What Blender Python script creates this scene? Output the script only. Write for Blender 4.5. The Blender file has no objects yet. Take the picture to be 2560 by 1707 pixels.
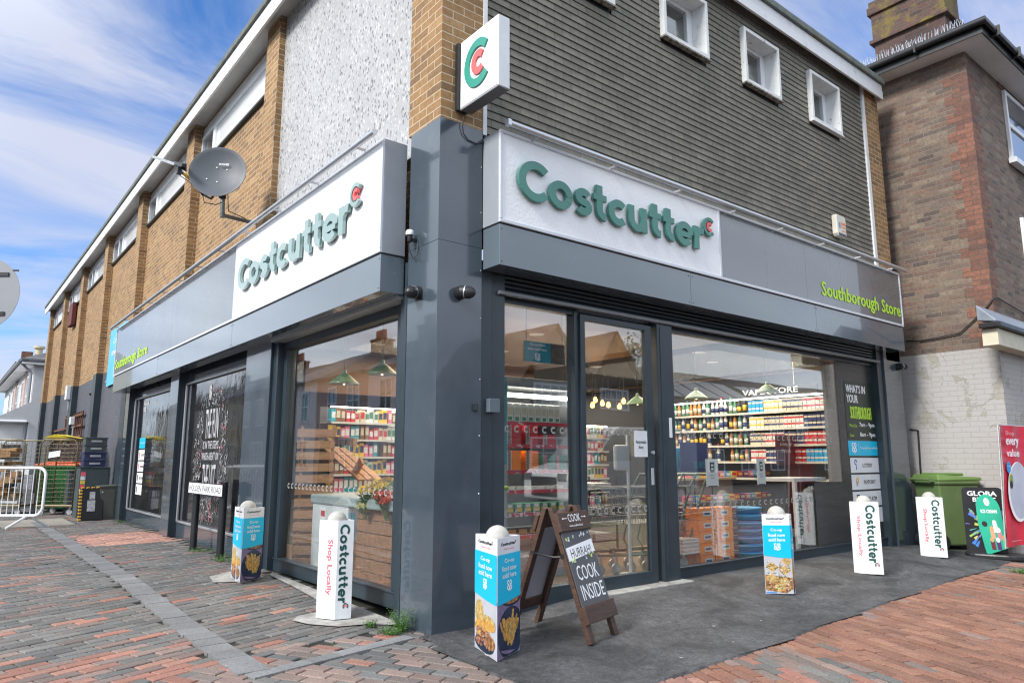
import bpy, math, random
from mathutils import Vector, Matrix, noise
random.seed(7)
R = math.radians
S = bpy.context.scene
COL = S.collection

# ---------------------------------------------------------------- camera
YAW, PITCH, CAM = 0.6751, 0.1651, Vector((-2.936, -4.604, 1.26))
FPX = 1776.5
cam_d = bpy.data.cameras.new("camera")
cam_d.sensor_width = 36.0
cam_d.lens = 36.0 * FPX / 2560
cam_d.clip_start = 0.05
cam_d.clip_end = 2000
cam = bpy.data.objects.new("camera", cam_d)
COL.objects.link(cam)
cam.location = CAM
cam.rotation_euler = (math.pi / 2 + PITCH, 0, -YAW)
S.camera = cam

# ---------------------------------------------------------------- sky and sun
SUN_EL, SUN_AZ = R(37), R(263)          # azimuth clockwise from +Y
world = bpy.data.worlds.new("World")
S.world = world
world.use_nodes = True
nt = world.node_tree
nt.nodes.clear()
def wn(t, **k):
    n = nt.nodes.new(t)
    for a, b in k.items(): setattr(n, a, b)
    return n
wout = wn('ShaderNodeOutputWorld'); wbg = wn('ShaderNodeBackground')
sky = wn('ShaderNodeTexSky', sky_type='NISHITA', sun_disc=False)
sky.sun_elevation = SUN_EL; sky.sun_rotation = SUN_AZ
sky.air_density = 1.0; sky.dust_density = 0.6; sky.ozone_density = 3.0
tc = wn('ShaderNodeTexCoord'); sx = wn('ShaderNodeSeparateXYZ')
nt.links.new(tc.outputs['Generated'], sx.inputs[0])
zz = wn('ShaderNodeMath', operation='MAXIMUM'); zz.inputs[1].default_value = 0.0
nt.links.new(sx.outputs[2], zz.inputs[0])
za = wn('ShaderNodeMath', operation='ADD'); za.inputs[1].default_value = 0.22
nt.links.new(zz.outputs[0], za.inputs[0])
dx = wn('ShaderNodeMath', operation='DIVIDE'); dy = wn('ShaderNodeMath', operation='DIVIDE')
nt.links.new(sx.outputs[0], dx.inputs[0]); nt.links.new(za.outputs[0], dx.inputs[1])
nt.links.new(sx.outputs[1], dy.inputs[0]); nt.links.new(za.outputs[0], dy.inputs[1])
cx = wn('ShaderNodeCombineXYZ')
nt.links.new(dx.outputs[0], cx.inputs[0]); nt.links.new(dy.outputs[0], cx.inputs[1])
mp = wn('ShaderNodeMapping'); mp.inputs['Rotation'].default_value = (0, 0, R(28)); mp.inputs['Scale'].default_value = (0.55, 1.5, 1)
mp.inputs['Location'].default_value = (0.35, 0.9, 0)
nt.links.new(cx.outputs[0], mp.inputs[0])
n1 = wn('ShaderNodeTexNoise'); n1.inputs['Scale'].default_value = 1.25; n1.inputs['Detail'].default_value = 7; n1.inputs['Roughness'].default_value = 0.60; n1.inputs['Distortion'].default_value = 1.1
nt.links.new(mp.outputs[0], n1.inputs[0])
cr = wn('ShaderNodeValToRGB'); cr.color_ramp.elements[0].position = 0.34; cr.color_ramp.elements[1].position = 0.61
nt.links.new(n1.outputs[0], cr.inputs[0])
mx = wn('ShaderNodeMix', data_type='RGBA')
cm = wn('ShaderNodeMath', operation='MULTIPLY'); cm.inputs[1].default_value = 0.9
nt.links.new(cr.outputs[0], cm.inputs[0])
# a closed bank of grey cloud stands over the roads behind the viewer
dt = wn('ShaderNodeVectorMath', operation='DOT_PRODUCT'); dt.inputs[1].default_value = (0.766, 0.643, 0.0)
nt.links.new(tc.outputs['Generated'], dt.inputs[0])
bk = wn('ShaderNodeMapRange', interpolation_type='SMOOTHSTEP'); bk.inputs['From Min'].default_value = 0.66; bk.inputs['From Max'].default_value = 0.40; bk.inputs['To Max'].default_value = 0.95
nt.links.new(dt.outputs['Value'], bk.inputs['Value'])
cmx = wn('ShaderNodeMath', operation='MAXIMUM'); nt.links.new(cm.outputs[0], cmx.inputs[0]); nt.links.new(bk.outputs[0], cmx.inputs[1]); nt.links.new(cmx.outputs[0], mx.inputs[0])
n2 = wn('ShaderNodeTexNoise'); n2.inputs['Scale'].default_value = 1.6; n2.inputs['Detail'].default_value = 6; nt.links.new(mp.outputs[0], n2.inputs[0])
gcr = wn('ShaderNodeValToRGB'); gcr.color_ramp.elements[0].position = 0.35; gcr.color_ramp.elements[0].color = (0.47, 0.515, 0.59, 1); gcr.color_ramp.elements[1].position = 0.65; gcr.color_ramp.elements[1].color = (0.76, 0.83, 0.93, 1); nt.links.new(n2.outputs[0], gcr.inputs[0])
gsc = wn('ShaderNodeVectorMath', operation='SCALE'); gsc.inputs[3].default_value = 8.6; nt.links.new(gcr.outputs[0], gsc.inputs[0])
ccol = wn('ShaderNodeMix', data_type='RGBA'); nt.links.new(bk.outputs[0], ccol.inputs[0]); ccol.inputs[6].default_value = (3.15, 3.3, 3.95, 1); nt.links.new(gsc.outputs[0], ccol.inputs[7])
skc = wn('ShaderNodeMix', data_type='RGBA', blend_type='MULTIPLY'); skc.inputs[0].default_value = 1.0; skc.inputs[7].default_value = (0.40, 0.68, 0.98, 1)
nt.links.new(sky.outputs[0], skc.inputs[6])
nt.links.new(skc.outputs[2], mx.inputs[6]); nt.links.new(ccol.outputs[2], mx.inputs[7])
nt.links.new(mx.outputs[2], wbg.inputs[0]); wbg.inputs[1].default_value = 0.115
nt.links.new(wbg.outputs[0], wout.inputs[0])

sd = bpy.data.lights.new("sun", 'SUN'); sd.energy = 2.3; sd.angle = R(14); sd.color = (1.0, 0.965, 0.915)
sun = bpy.data.objects.new("sun", sd); COL.objects.link(sun)
sdir = Vector((math.sin(SUN_AZ) * math.cos(SUN_EL), math.cos(SUN_AZ) * math.cos(SUN_EL), math.sin(SUN_EL)))
sun.rotation_euler = sdir.to_track_quat('Z', 'Y').to_euler()
sun.location = (-10, -10, 20)
S.view_settings.view_transform = 'Standard'; S.view_settings.look = 'None'
S.view_settings.gamma = 1.0; S.view_settings.exposure = 1.0
S.cycles.max_bounces = 8; S.cycles.transparent_max_bounces = 12; S.cycles.glossy_bounces = 4
S.cycles.caustics_reflective = False; S.cycles.caustics_refractive = False
S.cycles.sample_clamp_indirect = 6.0
S.cycles.filter_width = 1.2

# ---------------------------------------------------------------- measuring: rays through photo points meet real planes
_cy, _sy, _cp, _sp = math.cos(YAW), math.sin(YAW), math.cos(PITCH), math.sin(PITCH)
VD = Vector((_sy * _cp, _cy * _cp, _sp)); VR = Vector((_cy, -_sy, 0)); VU = VR.cross(VD)
def ray(x, y): return VD + VR * ((x - 1280) / FPX) - VU * ((y - 853.5) / FPX)
def onx(x, y, X=0.0): d = ray(x, y); return CAM + d * ((X - CAM.x) / d.x)
def ony(x, y, Y=0.0): d = ray(x, y); return CAM + d * ((Y - CAM.y) / d.y)
def onz(x, y, Z=0.0): d = ray(x, y); return CAM + d * ((Z - CAM.z) / d.z)
def sst(a, b, t): t = max(0, min(1, (t - a) / (b - a))); return t * t * (3 - 2 * t)
def gz(x, y):
    z = 0.085 * sst(0.4, 1.9, x) * sst(-1.5, -0.1, y) * (1 - 0.55 * sst(7.0, 8.6, x))
    return z + 0.08 * sst(0.8, 4.2, y) * (1 - sst(0.3, 1.0, x) if y < 0.3 else 1)
def ong(x, y):
    p = onz(x, y, 0)
    for _ in range(8): p = onz(x, y, gz(p.x, p.y))
    return p
def zat(x, y, py):
    """height above the point (x,y) that the photo shows at image row py"""
    lo, hi = -1.0, 12.0
    for _ in range(40):
        m = (lo + hi) / 2; c = Vector((x, y, m)) - CAM
        if 853.5 - FPX * c.dot(VU) / c.dot(VD) > py: lo = m
        else: hi = m
    return lo

# ---------------------------------------------------------------- mesh builder
def chain(o):
    m = Matrix.Identity(4)
    while o is not None: m = o.matrix_basis @ m; o = o.parent
    return m
class MB:
    def __init__(s): s.v = []; s.f = []; s.m = []; s.c = None
    def poly(s, pts, m=0):
        b = len(s.v); s.v += [tuple(p) for p in pts]; s.f.append(tuple(range(b, b + len(pts)))); s.m.append(m)
    def faces(s, verts, fs, m=0):
        b = len(s.v); s.v += [tuple(p) for p in verts]
        for f in fs: s.f.append(tuple(b + i for i in f)); s.m.append(m)
    def obox(s, o, a, b, c, m=0):
        o, a, b, c = Vector(o), Vector(a), Vector(b), Vector(c)
        if a.cross(b).dot(c) < 0: a, b = b, a
        v = [o, o + a, o + a + b, o + b, o + c, o + a + c, o + a + b + c, o + b + c]
        s.faces(v, [(3, 2, 1, 0), (4, 5, 6, 7), (0, 1, 5, 4), (1, 2, 6, 5), (2, 3, 7, 6), (3, 0, 4, 7)], m)
    def box(s, x0, x1, y0, y1, z0, z1, m=0): s.obox((x0, y0, z0), (x1 - x0, 0, 0), (0, y1 - y0, 0), (0, 0, z1 - z0), m)
    def bar(s, p, q, w, d, up=(0, 0, 1), m=0):
        p, q = Vector(p), Vector(q); a = q - p; u = Vector(up); s1 = a.cross(u)
        if s1.length < 1e-6: s1 = Vector((1, 0, 0))
        s1.normalize(); u = s1.cross(a).normalized()
        s.obox(p - s1 * w / 2 - u * d / 2, a, s1 * w, u * d, m)
    def prism(s, pts, vec, m=0):
        n = len(pts); pts = [Vector(p) for p in pts]; vec = Vector(vec)
        nn = Vector((0, 0, 0))
        for i in range(n): nn += pts[i].cross(pts[(i + 1) % n])
        if nn.dot(vec) > 0: pts = pts[::-1]
        s.faces(pts + [p + vec for p in pts], [tuple(range(n)), tuple(range(2 * n - 1, n - 1, -1))] + [(i, i + n, (i + 1) % n + n, (i + 1) % n)[::1] for i in range(n)], m)
    def tube(s, pts, r, n=8, m=0, cap=True):
        pts = [Vector(p) for p in pts]; b = len(s.v); k = len(pts); pu = None
        rr = r if isinstance(r, (list, tuple)) else [r] * k
        for i, p in enumerate(pts):
            t = (pts[min(i + 1, k - 1)] - pts[max(i - 1, 0)]).normalized()
            if pu is None: pu = t.cross(Vector((0, 0, 1)) if abs(t.z) < .9 else Vector((1, 0, 0))).normalized()
            else: pu = (pu - t * pu.dot(t)).normalized()
            w = t.cross(pu)
            for j in range(n):
                a = 2 * math.pi * j / n; s.v.append(tuple(p + (pu * math.cos(a) + w * math.sin(a)) * rr[i]))
        for i in range(k - 1):
            for j in range(n):
                s.f.append((b + i * n + j, b + i * n + (j + 1) % n, b + (i + 1) * n + (j + 1) % n, b + (i + 1) * n + j)); s.m.append(m)
        if cap:
            s.f.append(tuple(b + j for j in range(n - 1, -1, -1))); s.m.append(m)
            s.f.append(tuple(b + (k - 1) * n + j for j in range(n))); s.m.append(m)
    def rev(s, prof, c=(0, 0, 0), n=20, ax=None, m=0, sc=(1, 1)):
        """profile of (radius, along) turned about an axis through c"""
        c = Vector(c); A = Vector(ax).normalized() if ax else Vector((0, 0, 1))
        U = A.cross(Vector((0, 0, 1)) if abs(A.z) < .9 else Vector((1, 0, 0))).normalized()
        if abs(A.z) > .9: U = Vector((1, 0, 0))
        W = A.cross(U); b = len(s.v)
        for r, h in prof:
            for j in range(n):
                a = 2 * math.pi * j / n; s.v.append(tuple(c + A * h + U * (r * math.cos(a) * sc[0]) + W * (r * math.sin(a) * sc[1])))
        for i in range(len(prof) - 1):
            for j in range(n):
                s.f.append((b + i * n + j, b + i * n + (j + 1) % n, b + (i + 1) * n + (j + 1) % n, b + (i + 1) * n + j)); s.m.append(m)
        if prof[0][0] > 1e-5: s.f.append(tuple(b + j for j in range(n - 1, -1, -1))); s.m.append(m)
        if prof[-1][0] > 1e-5: s.f.append(tuple(b + (len(prof) - 1) * n + j for j in range(n))); s.m.append(m)
    def build(s, name, mats, parent=None, smooth=False, bevel=0, **tags):
        me = bpy.data.meshes.new(name)
        V = s.v
        if parent is not None:
            Mi = chain(parent).inverted(); V = [tuple(Mi @ Vector(p)) for p in V]
        me.from_pydata(V, [], s.f)
        if not isinstance(mats, (list, tuple)): mats = [mats]
        for mm in mats: me.materials.append(mm)
        me.polygons.foreach_set('material_index', s.m)
        uv = me.uv_layers.new(name='UVMap')
        for p in me.polygons:
            n = p.normal; ax = max(range(3), key=lambda i: abs(n[i]) + (0.02 if i == 2 else 0))
            for li in p.loop_indices:
                c = me.vertices[me.loops[li].vertex_index].co
                uv.data[li].uv = (c.y, c.z) if ax == 0 else ((c.x, c.z) if ax == 1 else (c.x, c.y))
        if s.c is not None:
            ca = me.color_attributes.new('Col', 'FLOAT_COLOR', 'CORNER')
            for p in me.polygons:
                for li in p.loop_indices: ca.data[li].color = s.c[p.index]
        if smooth: me.polygons.foreach_set('use_smooth', [True] * len(me.polygons))
        me.update()
        o = bpy.data.objects.new(name, me); COL.objects.link(o)
        if smooth == 'auto':
            me.polygons.foreach_set('use_smooth', [True] * len(me.polygons))
            try: me.set_sharp_from_angle(angle=R(35))
            except Exception: pass
        if parent is not None: o.parent = parent
        if bevel:
            bm = o.modifiers.new('bevel', 'BEVEL'); bm.width = bevel; bm.segments = 2; bm.limit_method = 'ANGLE'; bm.angle_limit = R(40)
            bm.harden_normals = False
        tag(o, **tags)
        return o
def tag(o, label=None, category=None, group=None, kind=None):
    if label: o['label'] = label
    if category: o['category'] = category
    if group: o['group'] = group
    if kind: o['kind'] = kind
    return o
def thing(name, label, category, loc=(0, 0, 0), rz=0, group=None):
    o = bpy.data.objects.new(name, None); COL.objects.link(o); o.empty_display_size = 0.1
    o.location = loc; o.rotation_euler = (0, 0, rz)
    return tag(o, label, category, group)
def dup(root, loc, rz=None, label=None, group=None):
    def cp(o, par):
        c = o.copy(); COL.objects.link(c); c.parent = par
        for k in [x for x in o.children]: cp(k, c)
        return c
    r = cp(root, None); r.location = loc
    if rz is not None: r.rotation_euler = (0, 0, rz)
    if label: r['label'] = label
    if group: r['group'] = group
    return r

# ---------------------------------------------------------------- materials
def nodes(name):
    m = bpy.data.materials.new(name); m.use_nodes = True; t = m.node_tree
    b = t.nodes['Principled BSDF']; return m, t, b
def N(t, ty, ins={}, **k):
    n = t.nodes.new(ty)
    for a, b in k.items(): setattr(n, a, b)
    for a, b in ins.items():
        if hasattr(b, 'is_linked') or hasattr(b, 'links'): t.links.new(b, n.inputs[a])
        else: n.inputs[a].default_value = b
    return n
def c4(c): return (c[0], c[1], c[2], 1)
def mat(name, col, rough=0.5, metal=0.0, var=0.12, vs=3.0, bump=0.0, bs=60.0, coat=0.0, col2=None, mask=None, emit=None, es=0.0, spec=0.5, det=4, bd=0.003):
    """plain surface with uneven tone, dirt of a second colour by noise and fine relief"""
    m, t, b = nodes(name); tcn = N(t, 'ShaderNodeTexCoord')
    n = N(t, 'ShaderNodeTexNoise', {'Vector': tcn.outputs['Object'], 'Scale': vs, 'Detail': det, 'Roughness': 0.6})
    r = N(t, 'ShaderNodeMapRange', {'Value': n.outputs[0], 'From Min': 0.3, 'From Max': 0.7, 'To Min': 1 - var, 'To Max': 1 + var})
    mm = N(t, 'ShaderNodeMix', {0: 1.0, 6: c4(col)}, data_type='RGBA', blend_type='MULTIPLY')
    t.links.new(r.outputs[0], mm.inputs[7]); out = mm.outputs[2]
    if col2:
        n2 = N(t, 'ShaderNodeTexNoise', {'Vector': tcn.outputs['Object'], 'Scale': mask[0], 'Detail': 6, 'Roughness': 0.65})
        r2 = N(t, 'ShaderNodeMapRange', {'Value': n2.outputs[0], 'From Min': mask[1], 'From Max': mask[2]})
        m2 = N(t, 'ShaderNodeMix', {0: r2.outputs[0], 6: out, 7: c4(col2)}, data_type='RGBA'); out = m2.outputs[2]
    t.links.new(out, b.inputs['Base Color'])
    rr = N(t, 'ShaderNodeMapRange', {'Value': n.outputs[0], 'From Min': 0.3, 'From Max': 0.7, 'To Min': max(0.02, rough - 0.06), 'To Max': min(1, rough + 0.08)})
    t.links.new(rr.outputs[0], b.inputs['Roughness'])
    b.inputs['Metallic'].default_value = metal; b.inputs['Coat Weight'].default_value = coat; b.inputs['Specular IOR Level'].default_value = spec
    if bump:
        n3 = N(t, 'ShaderNodeTexNoise', {'Vector': tcn.outputs['Object'], 'Scale': bs, 'Detail': 4})
        bp = N(t, 'ShaderNodeBump', {'Height': n3.outputs[0], 'Strength': bump, 'Distance': bd}); t.links.new(bp.outputs[0], b.inputs['Normal'])
    if emit: b.inputs['Emission Color'].default_value = c4(emit); b.inputs['Emission Strength'].default_value = es
    return m
def brick(name, cols, mortar, bw=0.225, bh=0.075, ms=0.010, off=0.5, bump=0.6, rough=0.85, var=0.25, mud=None, rot=0, paint=None, mvar=0.1, gain=1.0):
    """bond of bricks: each brick takes its own colour from the ramp"""
    m, t, b = nodes(name); u = N(t, 'ShaderNodeUVMap'); mpn = N(t, 'ShaderNodeMapping', {'Vector': u.outputs[0], 'Rotation': (0, 0, rot)})
    tcn = N(t, 'ShaderNodeTexCoord')
    wob = N(t, 'ShaderNodeTexNoise', {'Vector': mpn.outputs[0], 'Scale': 14.0, 'Detail': 2})
    ws = N(t, 'ShaderNodeVectorMath', {0: wob.outputs[1], 1: (0.5, 0.5, 0.5)}, operation='SUBTRACT')
    wsc = N(t, 'ShaderNodeVectorMath', {0: ws.outputs[0], 3: 0.006}, operation='SCALE')
    wa = N(t, 'ShaderNodeVectorMath', {0: mpn.outputs[0], 1: wsc.outputs[0]}, operation='ADD')
    k = N(t, 'ShaderNodeTexBrick', {'Vector': wa.outputs[0], 'Color1': (0, 0, 0, 1), 'Color2': (1, 1, 1, 1), 'Mortar': (0.5, 0.5, 0.5, 1), 'Scale': 1.0,
          'Mortar Size': ms * 0.5, 'Mortar Smooth': 0.25, 'Bias': 0.0, 'Brick Width': bw, 'Row Height': bh}, offset=off)
    rp = N(t, 'ShaderNodeValToRGB', {'Fac': k.outputs['Color']}); e = rp.color_ramp.elements
    for i, c in enumerate(cols):
        q = i / (len(cols) - 1)
        if i < 2: e[i].position = q if i == 0 else 1.0; e[i].color = c4(c)
    if len(cols) > 2:
        e[1].color = c4(cols[-1])
        for i, c in enumerate(cols[1:-1], 1): x = e.new(i / (len(cols) - 1)); x.color = c4(c)
    n = N(t, 'ShaderNodeTexNoise', {'Vector': tcn.outputs['Object'], 'Scale': 22.0, 'Detail': 6, 'Roughness': 0.7})
    r = N(t, 'ShaderNodeMapRange', {'Value': n.outputs[0], 'From Min': 0.3, 'From Max': 0.7, 'To Min': 1 - var, 'To Max': 1 + var})
    mm = N(t, 'ShaderNodeMix', {0: 1.0, 6: rp.outputs[0]}, data_type='RGBA', blend_type='MULTIPLY'); t.links.new(r.outputs[0], mm.inputs[7])
    mo = N(t, 'ShaderNodeMix', {0: k.outputs['Fac'], 6: mm.outputs[2], 7: c4(mortar)}, data_type='RGBA'); out = mo.outputs[2]
    n5 = N(t, 'ShaderNodeTexNoise', {'Vector': tcn.outputs['Object'], 'Scale': 0.9, 'Detail': 6, 'Roughness': 0.6})
    r5 = N(t, 'ShaderNodeMapRange', {'Value': n5.outputs[0], 'From Min': 0.3, 'From Max': 0.7, 'To Min': 1 - mvar, 'To Max': 1 + mvar})
    m5 = N(t, 'ShaderNodeMix', {0: 1.0, 6: out}, data_type='RGBA', blend_type='MULTIPLY'); t.links.new(r5.outputs[0], m5.inputs[7]); out = m5.outputs[2]
    if mud:
        n2 = N(t, 'ShaderNodeTexNoise', {'Vector': tcn.outputs['Object'], 'Scale': mud[1], 'Detail': 7, 'Roughness': 0.65})
        r2 = N(t, 'ShaderNodeMapRange', {'Value': n2.outputs[0], 'From Min': mud[2], 'From Max': mud[3], 'To Max': mud[4]})
        m2 = N(t, 'ShaderNodeMix', {0: r2.outputs[0], 6: out, 7: c4(mud[0])}, data_type='RGBA'); out = m2.outputs[2]
    if paint:
        n2 = N(t, 'ShaderNodeTexNoise', {'Vector': tcn.outputs['Object'], 'Scale': 1.6, 'Detail': 9, 'Roughness': 0.72, 'Distortion': 0.6})
        r2 = N(t, 'ShaderNodeMapRange', {'Value': n2.outputs[0], 'From Min': 0.552, 'From Max': 0.562})
        m2 = N(t, 'ShaderNodeMix', {0: r2.outputs[0], 6: c4(paint), 7: (0.34, 0.325, 0.28, 1)}, data_type='RGBA')
        nn = N(t, 'ShaderNodeMix', {0: 0.82, 6: m2.outputs[2]}, data_type='RGBA', blend_type='MULTIPLY'); t.links.new(m5.outputs[2], nn.inputs[7])
        dk = N(t, 'ShaderNodeMix', {0: k.outputs['Fac'], 6: (1, 1, 1, 1), 7: (0.93, 0.92, 0.91, 1)}, data_type='RGBA')
        nx = N(t, 'ShaderNodeMix', {0: 1.0, 6: m2.outputs[2], 7: dk.outputs[2]}, data_type='RGBA', blend_type='MULTIPLY'); out = nx.outputs[2]
    t.links.new(out, b.inputs['Base Color']); b.inputs['Roughness'].default_value = rough
    inv = N(t, 'ShaderNodeMath', {0: 1.0, 1: k.outputs['Fac']}, operation='SUBTRACT')
    ad = N(t, 'ShaderNodeMath', {0: n.outputs[0], 1: 0.35, 2: inv.outputs[0]}, operation='MULTIPLY_ADD')
    if paint:
        ad2 = N(t, 'ShaderNodeMath', {0: r2.outputs[0], 1: -0.8, 2: ad.outputs[0]}, operation='MULTIPLY_ADD'); ad = ad2
    bp = N(t, 'ShaderNodeBump', {'Height': ad.outputs[0], 'Strength': bump * gain, 'Distance': 0.008}); t.links.new(bp.outputs[0], b.inputs['Normal'])
    return m
def glass(name, tint=(0.93, 0.96, 0.95), ior=1.75, wave=0.0, rough=0.0):
    m, t, b = nodes(name); t.nodes.remove(b); o = t.nodes['Material Output']
    tr = N(t, 'ShaderNodeBsdfTransparent', {'Color': c4(tint)}); gl = N(t, 'ShaderNodeBsdfGlossy', {'Color': (1, 1, 1, 1), 'Roughness': rough})
    ge = N(t, 'ShaderNodeNewGeometry'); io = N(t, 'ShaderNodeMapRange', {'Value': ge.outputs['Backfacing'], 'To Min': ior, 'To Max': 1 / ior})
    fr = N(t, 'ShaderNodeFresnel', {'IOR': io.outputs[0]}); mxs = N(t, 'ShaderNodeMixShader', {0: fr.outputs[0], 1: tr.outputs[0], 2: gl.outputs[0]})
    if wave:
        tcn = N(t, 'ShaderNodeTexCoord')
        n = N(t, 'ShaderNodeTexNoise', {'Vector': tcn.outputs['Object'], 'Scale': 1.1, 'Detail': 1})
        bp = N(t, 'ShaderNodeBump', {'Height': n.outputs[0], 'Strength': wave, 'Distance': 0.05})
        t.links.new(bp.outputs[0], gl.inputs['Normal'])
    t.links.new(mxs.outputs[0], o.inputs[0]); return m
def speckle(name, scale, cells, rough=0.4, bump=0.3):
    """mosaic of small tiles: list of (threshold, colour)"""
    m, t, b = nodes(name); u = N(t, 'ShaderNodeUVMap')
    mv = N(t, 'ShaderNodeMapping', {'Vector': u.outputs[0], 'Scale': (1.35, 0.75, 1)}); k = N(t, 'ShaderNodeTexVoronoi', {'Vector': mv.outputs[0], 'Scale': scale, 'Randomness': 0.7})
    s = N(t, 'ShaderNodeSeparateColor', {0: k.outputs['Color']})
    rp = N(t, 'ShaderNodeValToRGB', {'Fac': s.outputs[0]}); rp.color_ramp.interpolation = 'CONSTANT'
    e = rp.color_ramp.elements; e[0].position = 0; e[0].color = c4(cells[0][1]); e[1].position = cells[1][0]; e[1].color = c4(cells[1][1])
    for p, c in cells[2:]: x = e.new(p); x.color = c4(c)
    r = N(t, 'ShaderNodeMapRange', {'Value': k.outputs['Distance'], 'From Min': 0.42, 'From Max': 0.6, 'To Min': 1.0, 'To Max': 0.93})
    mm = N(t, 'ShaderNodeMix', {0: 1.0, 6: rp.outputs[0]}, data_type='RGBA', blend_type='MULTIPLY'); t.links.new(r.outputs[0], mm.inputs[7])
    ms_ = N(t, 'ShaderNodeMapping', {'Vector': u.outputs[0], 'Scale': (1.2, 0.7, 1)}); ns_ = N(t, 'ShaderNodeTexNoise', {'Vector': ms_.outputs[0], 'Scale': 1.6, 'Detail': 6, 'Roughness': 0.6})
    rs_ = N(t, 'ShaderNodeMapRange', {'Value': ns_.outputs[0], 'From Min': 0.35, 'From Max': 0.65, 'To Min': 0.93, 'To Max': 1.05}); m9 = N(t, 'ShaderNodeMix', {0: 1.0, 6: mm.outputs[2]}, data_type='RGBA', blend_type='MULTIPLY'); t.links.new(rs_.outputs[0], m9.inputs[7])
    t.links.new(m9.outputs[2], b.inputs['Base Color']); b.inputs['Roughness'].default_value = rough
    bp = N(t, 'ShaderNodeBump', {'Height': r.outputs[0], 'Strength': bump, 'Distance': 0.003}); t.links.new(bp.outputs[0], b.inputs['Normal'])
    return m
def colattr(name, rough=0.85, bump=0.35, spots=None):
    """colour kept per stone, with grain and stains"""
    m, t, b = nodes(name); a = N(t, 'ShaderNodeVertexColor', layer_name='Col'); tcn = N(t, 'ShaderNodeTexCoord')
    n = N(t, 'ShaderNodeTexNoise', {'Vector': tcn.outputs['Object'], 'Scale': 70.0, 'Detail': 5, 'Roughness': 0.75})
    r = N(t, 'ShaderNodeMapRange', {'Value': n.outputs[0], 'From Min': 0.3, 'From Max': 0.7, 'To Min': 0.66, 'To Max': 1.34})
    mm = N(t, 'ShaderNodeMix', {0: 1.0, 6: a.outputs[0]}, data_type='RGBA', blend_type='MULTIPLY'); t.links.new(r.outputs[0], mm.inputs[7]); out = mm.outputs[2]
    n2 = N(t, 'ShaderNodeTexNoise', {'Vector': tcn.outputs['Object'], 'Scale': 1.7, 'Detail': 6, 'Roughness': 0.65})
    r2 = N(t, 'ShaderNodeMapRange', {'Value': n2.outputs[0], 'From Min': 0.3, 'From Max': 0.7, 'To Min': 0.80, 'To Max': 1.18})
    m2 = N(t, 'ShaderNodeMix', {0: 1.0, 6: out}, data_type='RGBA', blend_type='MULTIPLY'); t.links.new(r2.outputs[0], m2.inputs[7]); out = m2.outputs[2]
    v = N(t, 'ShaderNodeTexVoronoi', {'Vector': tcn.outputs['Object'], 'Scale': 5.5}, feature='F1')
    n4 = N(t, 'ShaderNodeTexNoise', {'Vector': tcn.outputs['Object'], 'Scale': 45.0, 'Detail': 3})
    va = N(t, 'ShaderNodeMath', {0: n4.outputs[0], 1: 0.13, 2: v.outputs['Distance']}, operation='MULTIPLY_ADD')
    r4 = N(t, 'ShaderNodeMapRange', {'Value': va.outputs[0], 'From Min': 0.088, 'From Max': 0.10, 'To Min': 0.5, 'To Max': 0.0})
    m4 = N(t, 'ShaderNodeMix', {0: r4.outputs[0], 6: out, 7: (0.55, 0.54, 0.5, 1)}, data_type='RGBA'); out = m4.outputs[2]
    t.links.new(out, b.inputs['Base Color']); b.inputs['Roughness'].default_value = rough
    bp = N(t, 'ShaderNodeBump', {'Height': n.outputs[0], 'Strength': bump, 'Distance': 0.004}); t.links.new(bp.outputs[0], b.inputs['Normal'])
    return m
def wood(name, c1, c2, rough=0.6, sc=(1, 12, 12), bump=0.3):
    m, t, b = nodes(name); tcn = N(t, 'ShaderNodeTexCoord'); mpn = N(t, 'ShaderNodeMapping', {'Vector': tcn.outputs['Object'], 'Scale': sc})
    n = N(t, 'ShaderNodeTexNoise', {'Vector': mpn.outputs[0], 'Scale': 3.0, 'Detail': 7, 'Roughness': 0.65, 'Distortion': 0.6})
    r = N(t, 'ShaderNodeMapRange', {'Value': n.outputs[0], 'From Min': 0.3, 'From Max': 0.7})
    mm = N(t, 'ShaderNodeMix', {0: r.outputs[0], 6: c4(c1), 7: c4(c2)}, data_type='RGBA'); t.links.new(mm.outputs[2], b.inputs['Base Color'])
    b.inputs['Roughness'].default_value = rough
    bp = N(t, 'ShaderNodeBump', {'Height': n.outputs[0], 'Strength': bump, 'Distance': 0.003}); t.links.new(bp.outputs[0], b.inputs['Normal'])
    return m
def lit(name, col, s):
    m, t, b = nodes(name); t.nodes.remove(b); e = N(t, 'ShaderNodeEmission', {'Color': c4(col), 'Strength': s})
    t.links.new(e.outputs[0], t.nodes['Material Output'].inputs[0]); return m

MT = {}
MT['anth'] = mat('anthracite_panel', (0.054, 0.074, 0.094), 0.17, var=0.14, vs=1.4, coat=0.6, spec=0.6, bump=0.16, bs=1.6, bd=0.02, col2=(0.13, 0.135, 0.14), mask=(2.2, 0.58, 0.95))
MT['anth_dull'] = mat('anthracite_frame', (0.026, 0.040, 0.052), 0.34, var=0.12, vs=4)
MT['anth_paint'] = brick('painted_anthracite_brick', [(0.085, 0.09, 0.108), (0.10, 0.105, 0.125)], (0.075, 0.08, 0.095), bump=0.5, var=0.15, rough=0.6)
MT['fascia'] = mat('fascia_panel', (0.108, 0.140, 0.168), 0.22, var=0.10, vs=0.8, spec=0.7, coat=0.8)
MT['black'] = mat('black_metal', (0.012, 0.012, 0.014), 0.4, var=0.2)
MT['blackp'] = mat('black_plastic', (0.016, 0.017, 0.019), 0.38, var=0.15, spec=0.5)
MT['signwhite'] = mat('sign_white', (0.88, 0.89, 0.905), 0.55, var=0.03, vs=2, bump=0.55, bs=38, bd=0.006)
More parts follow.
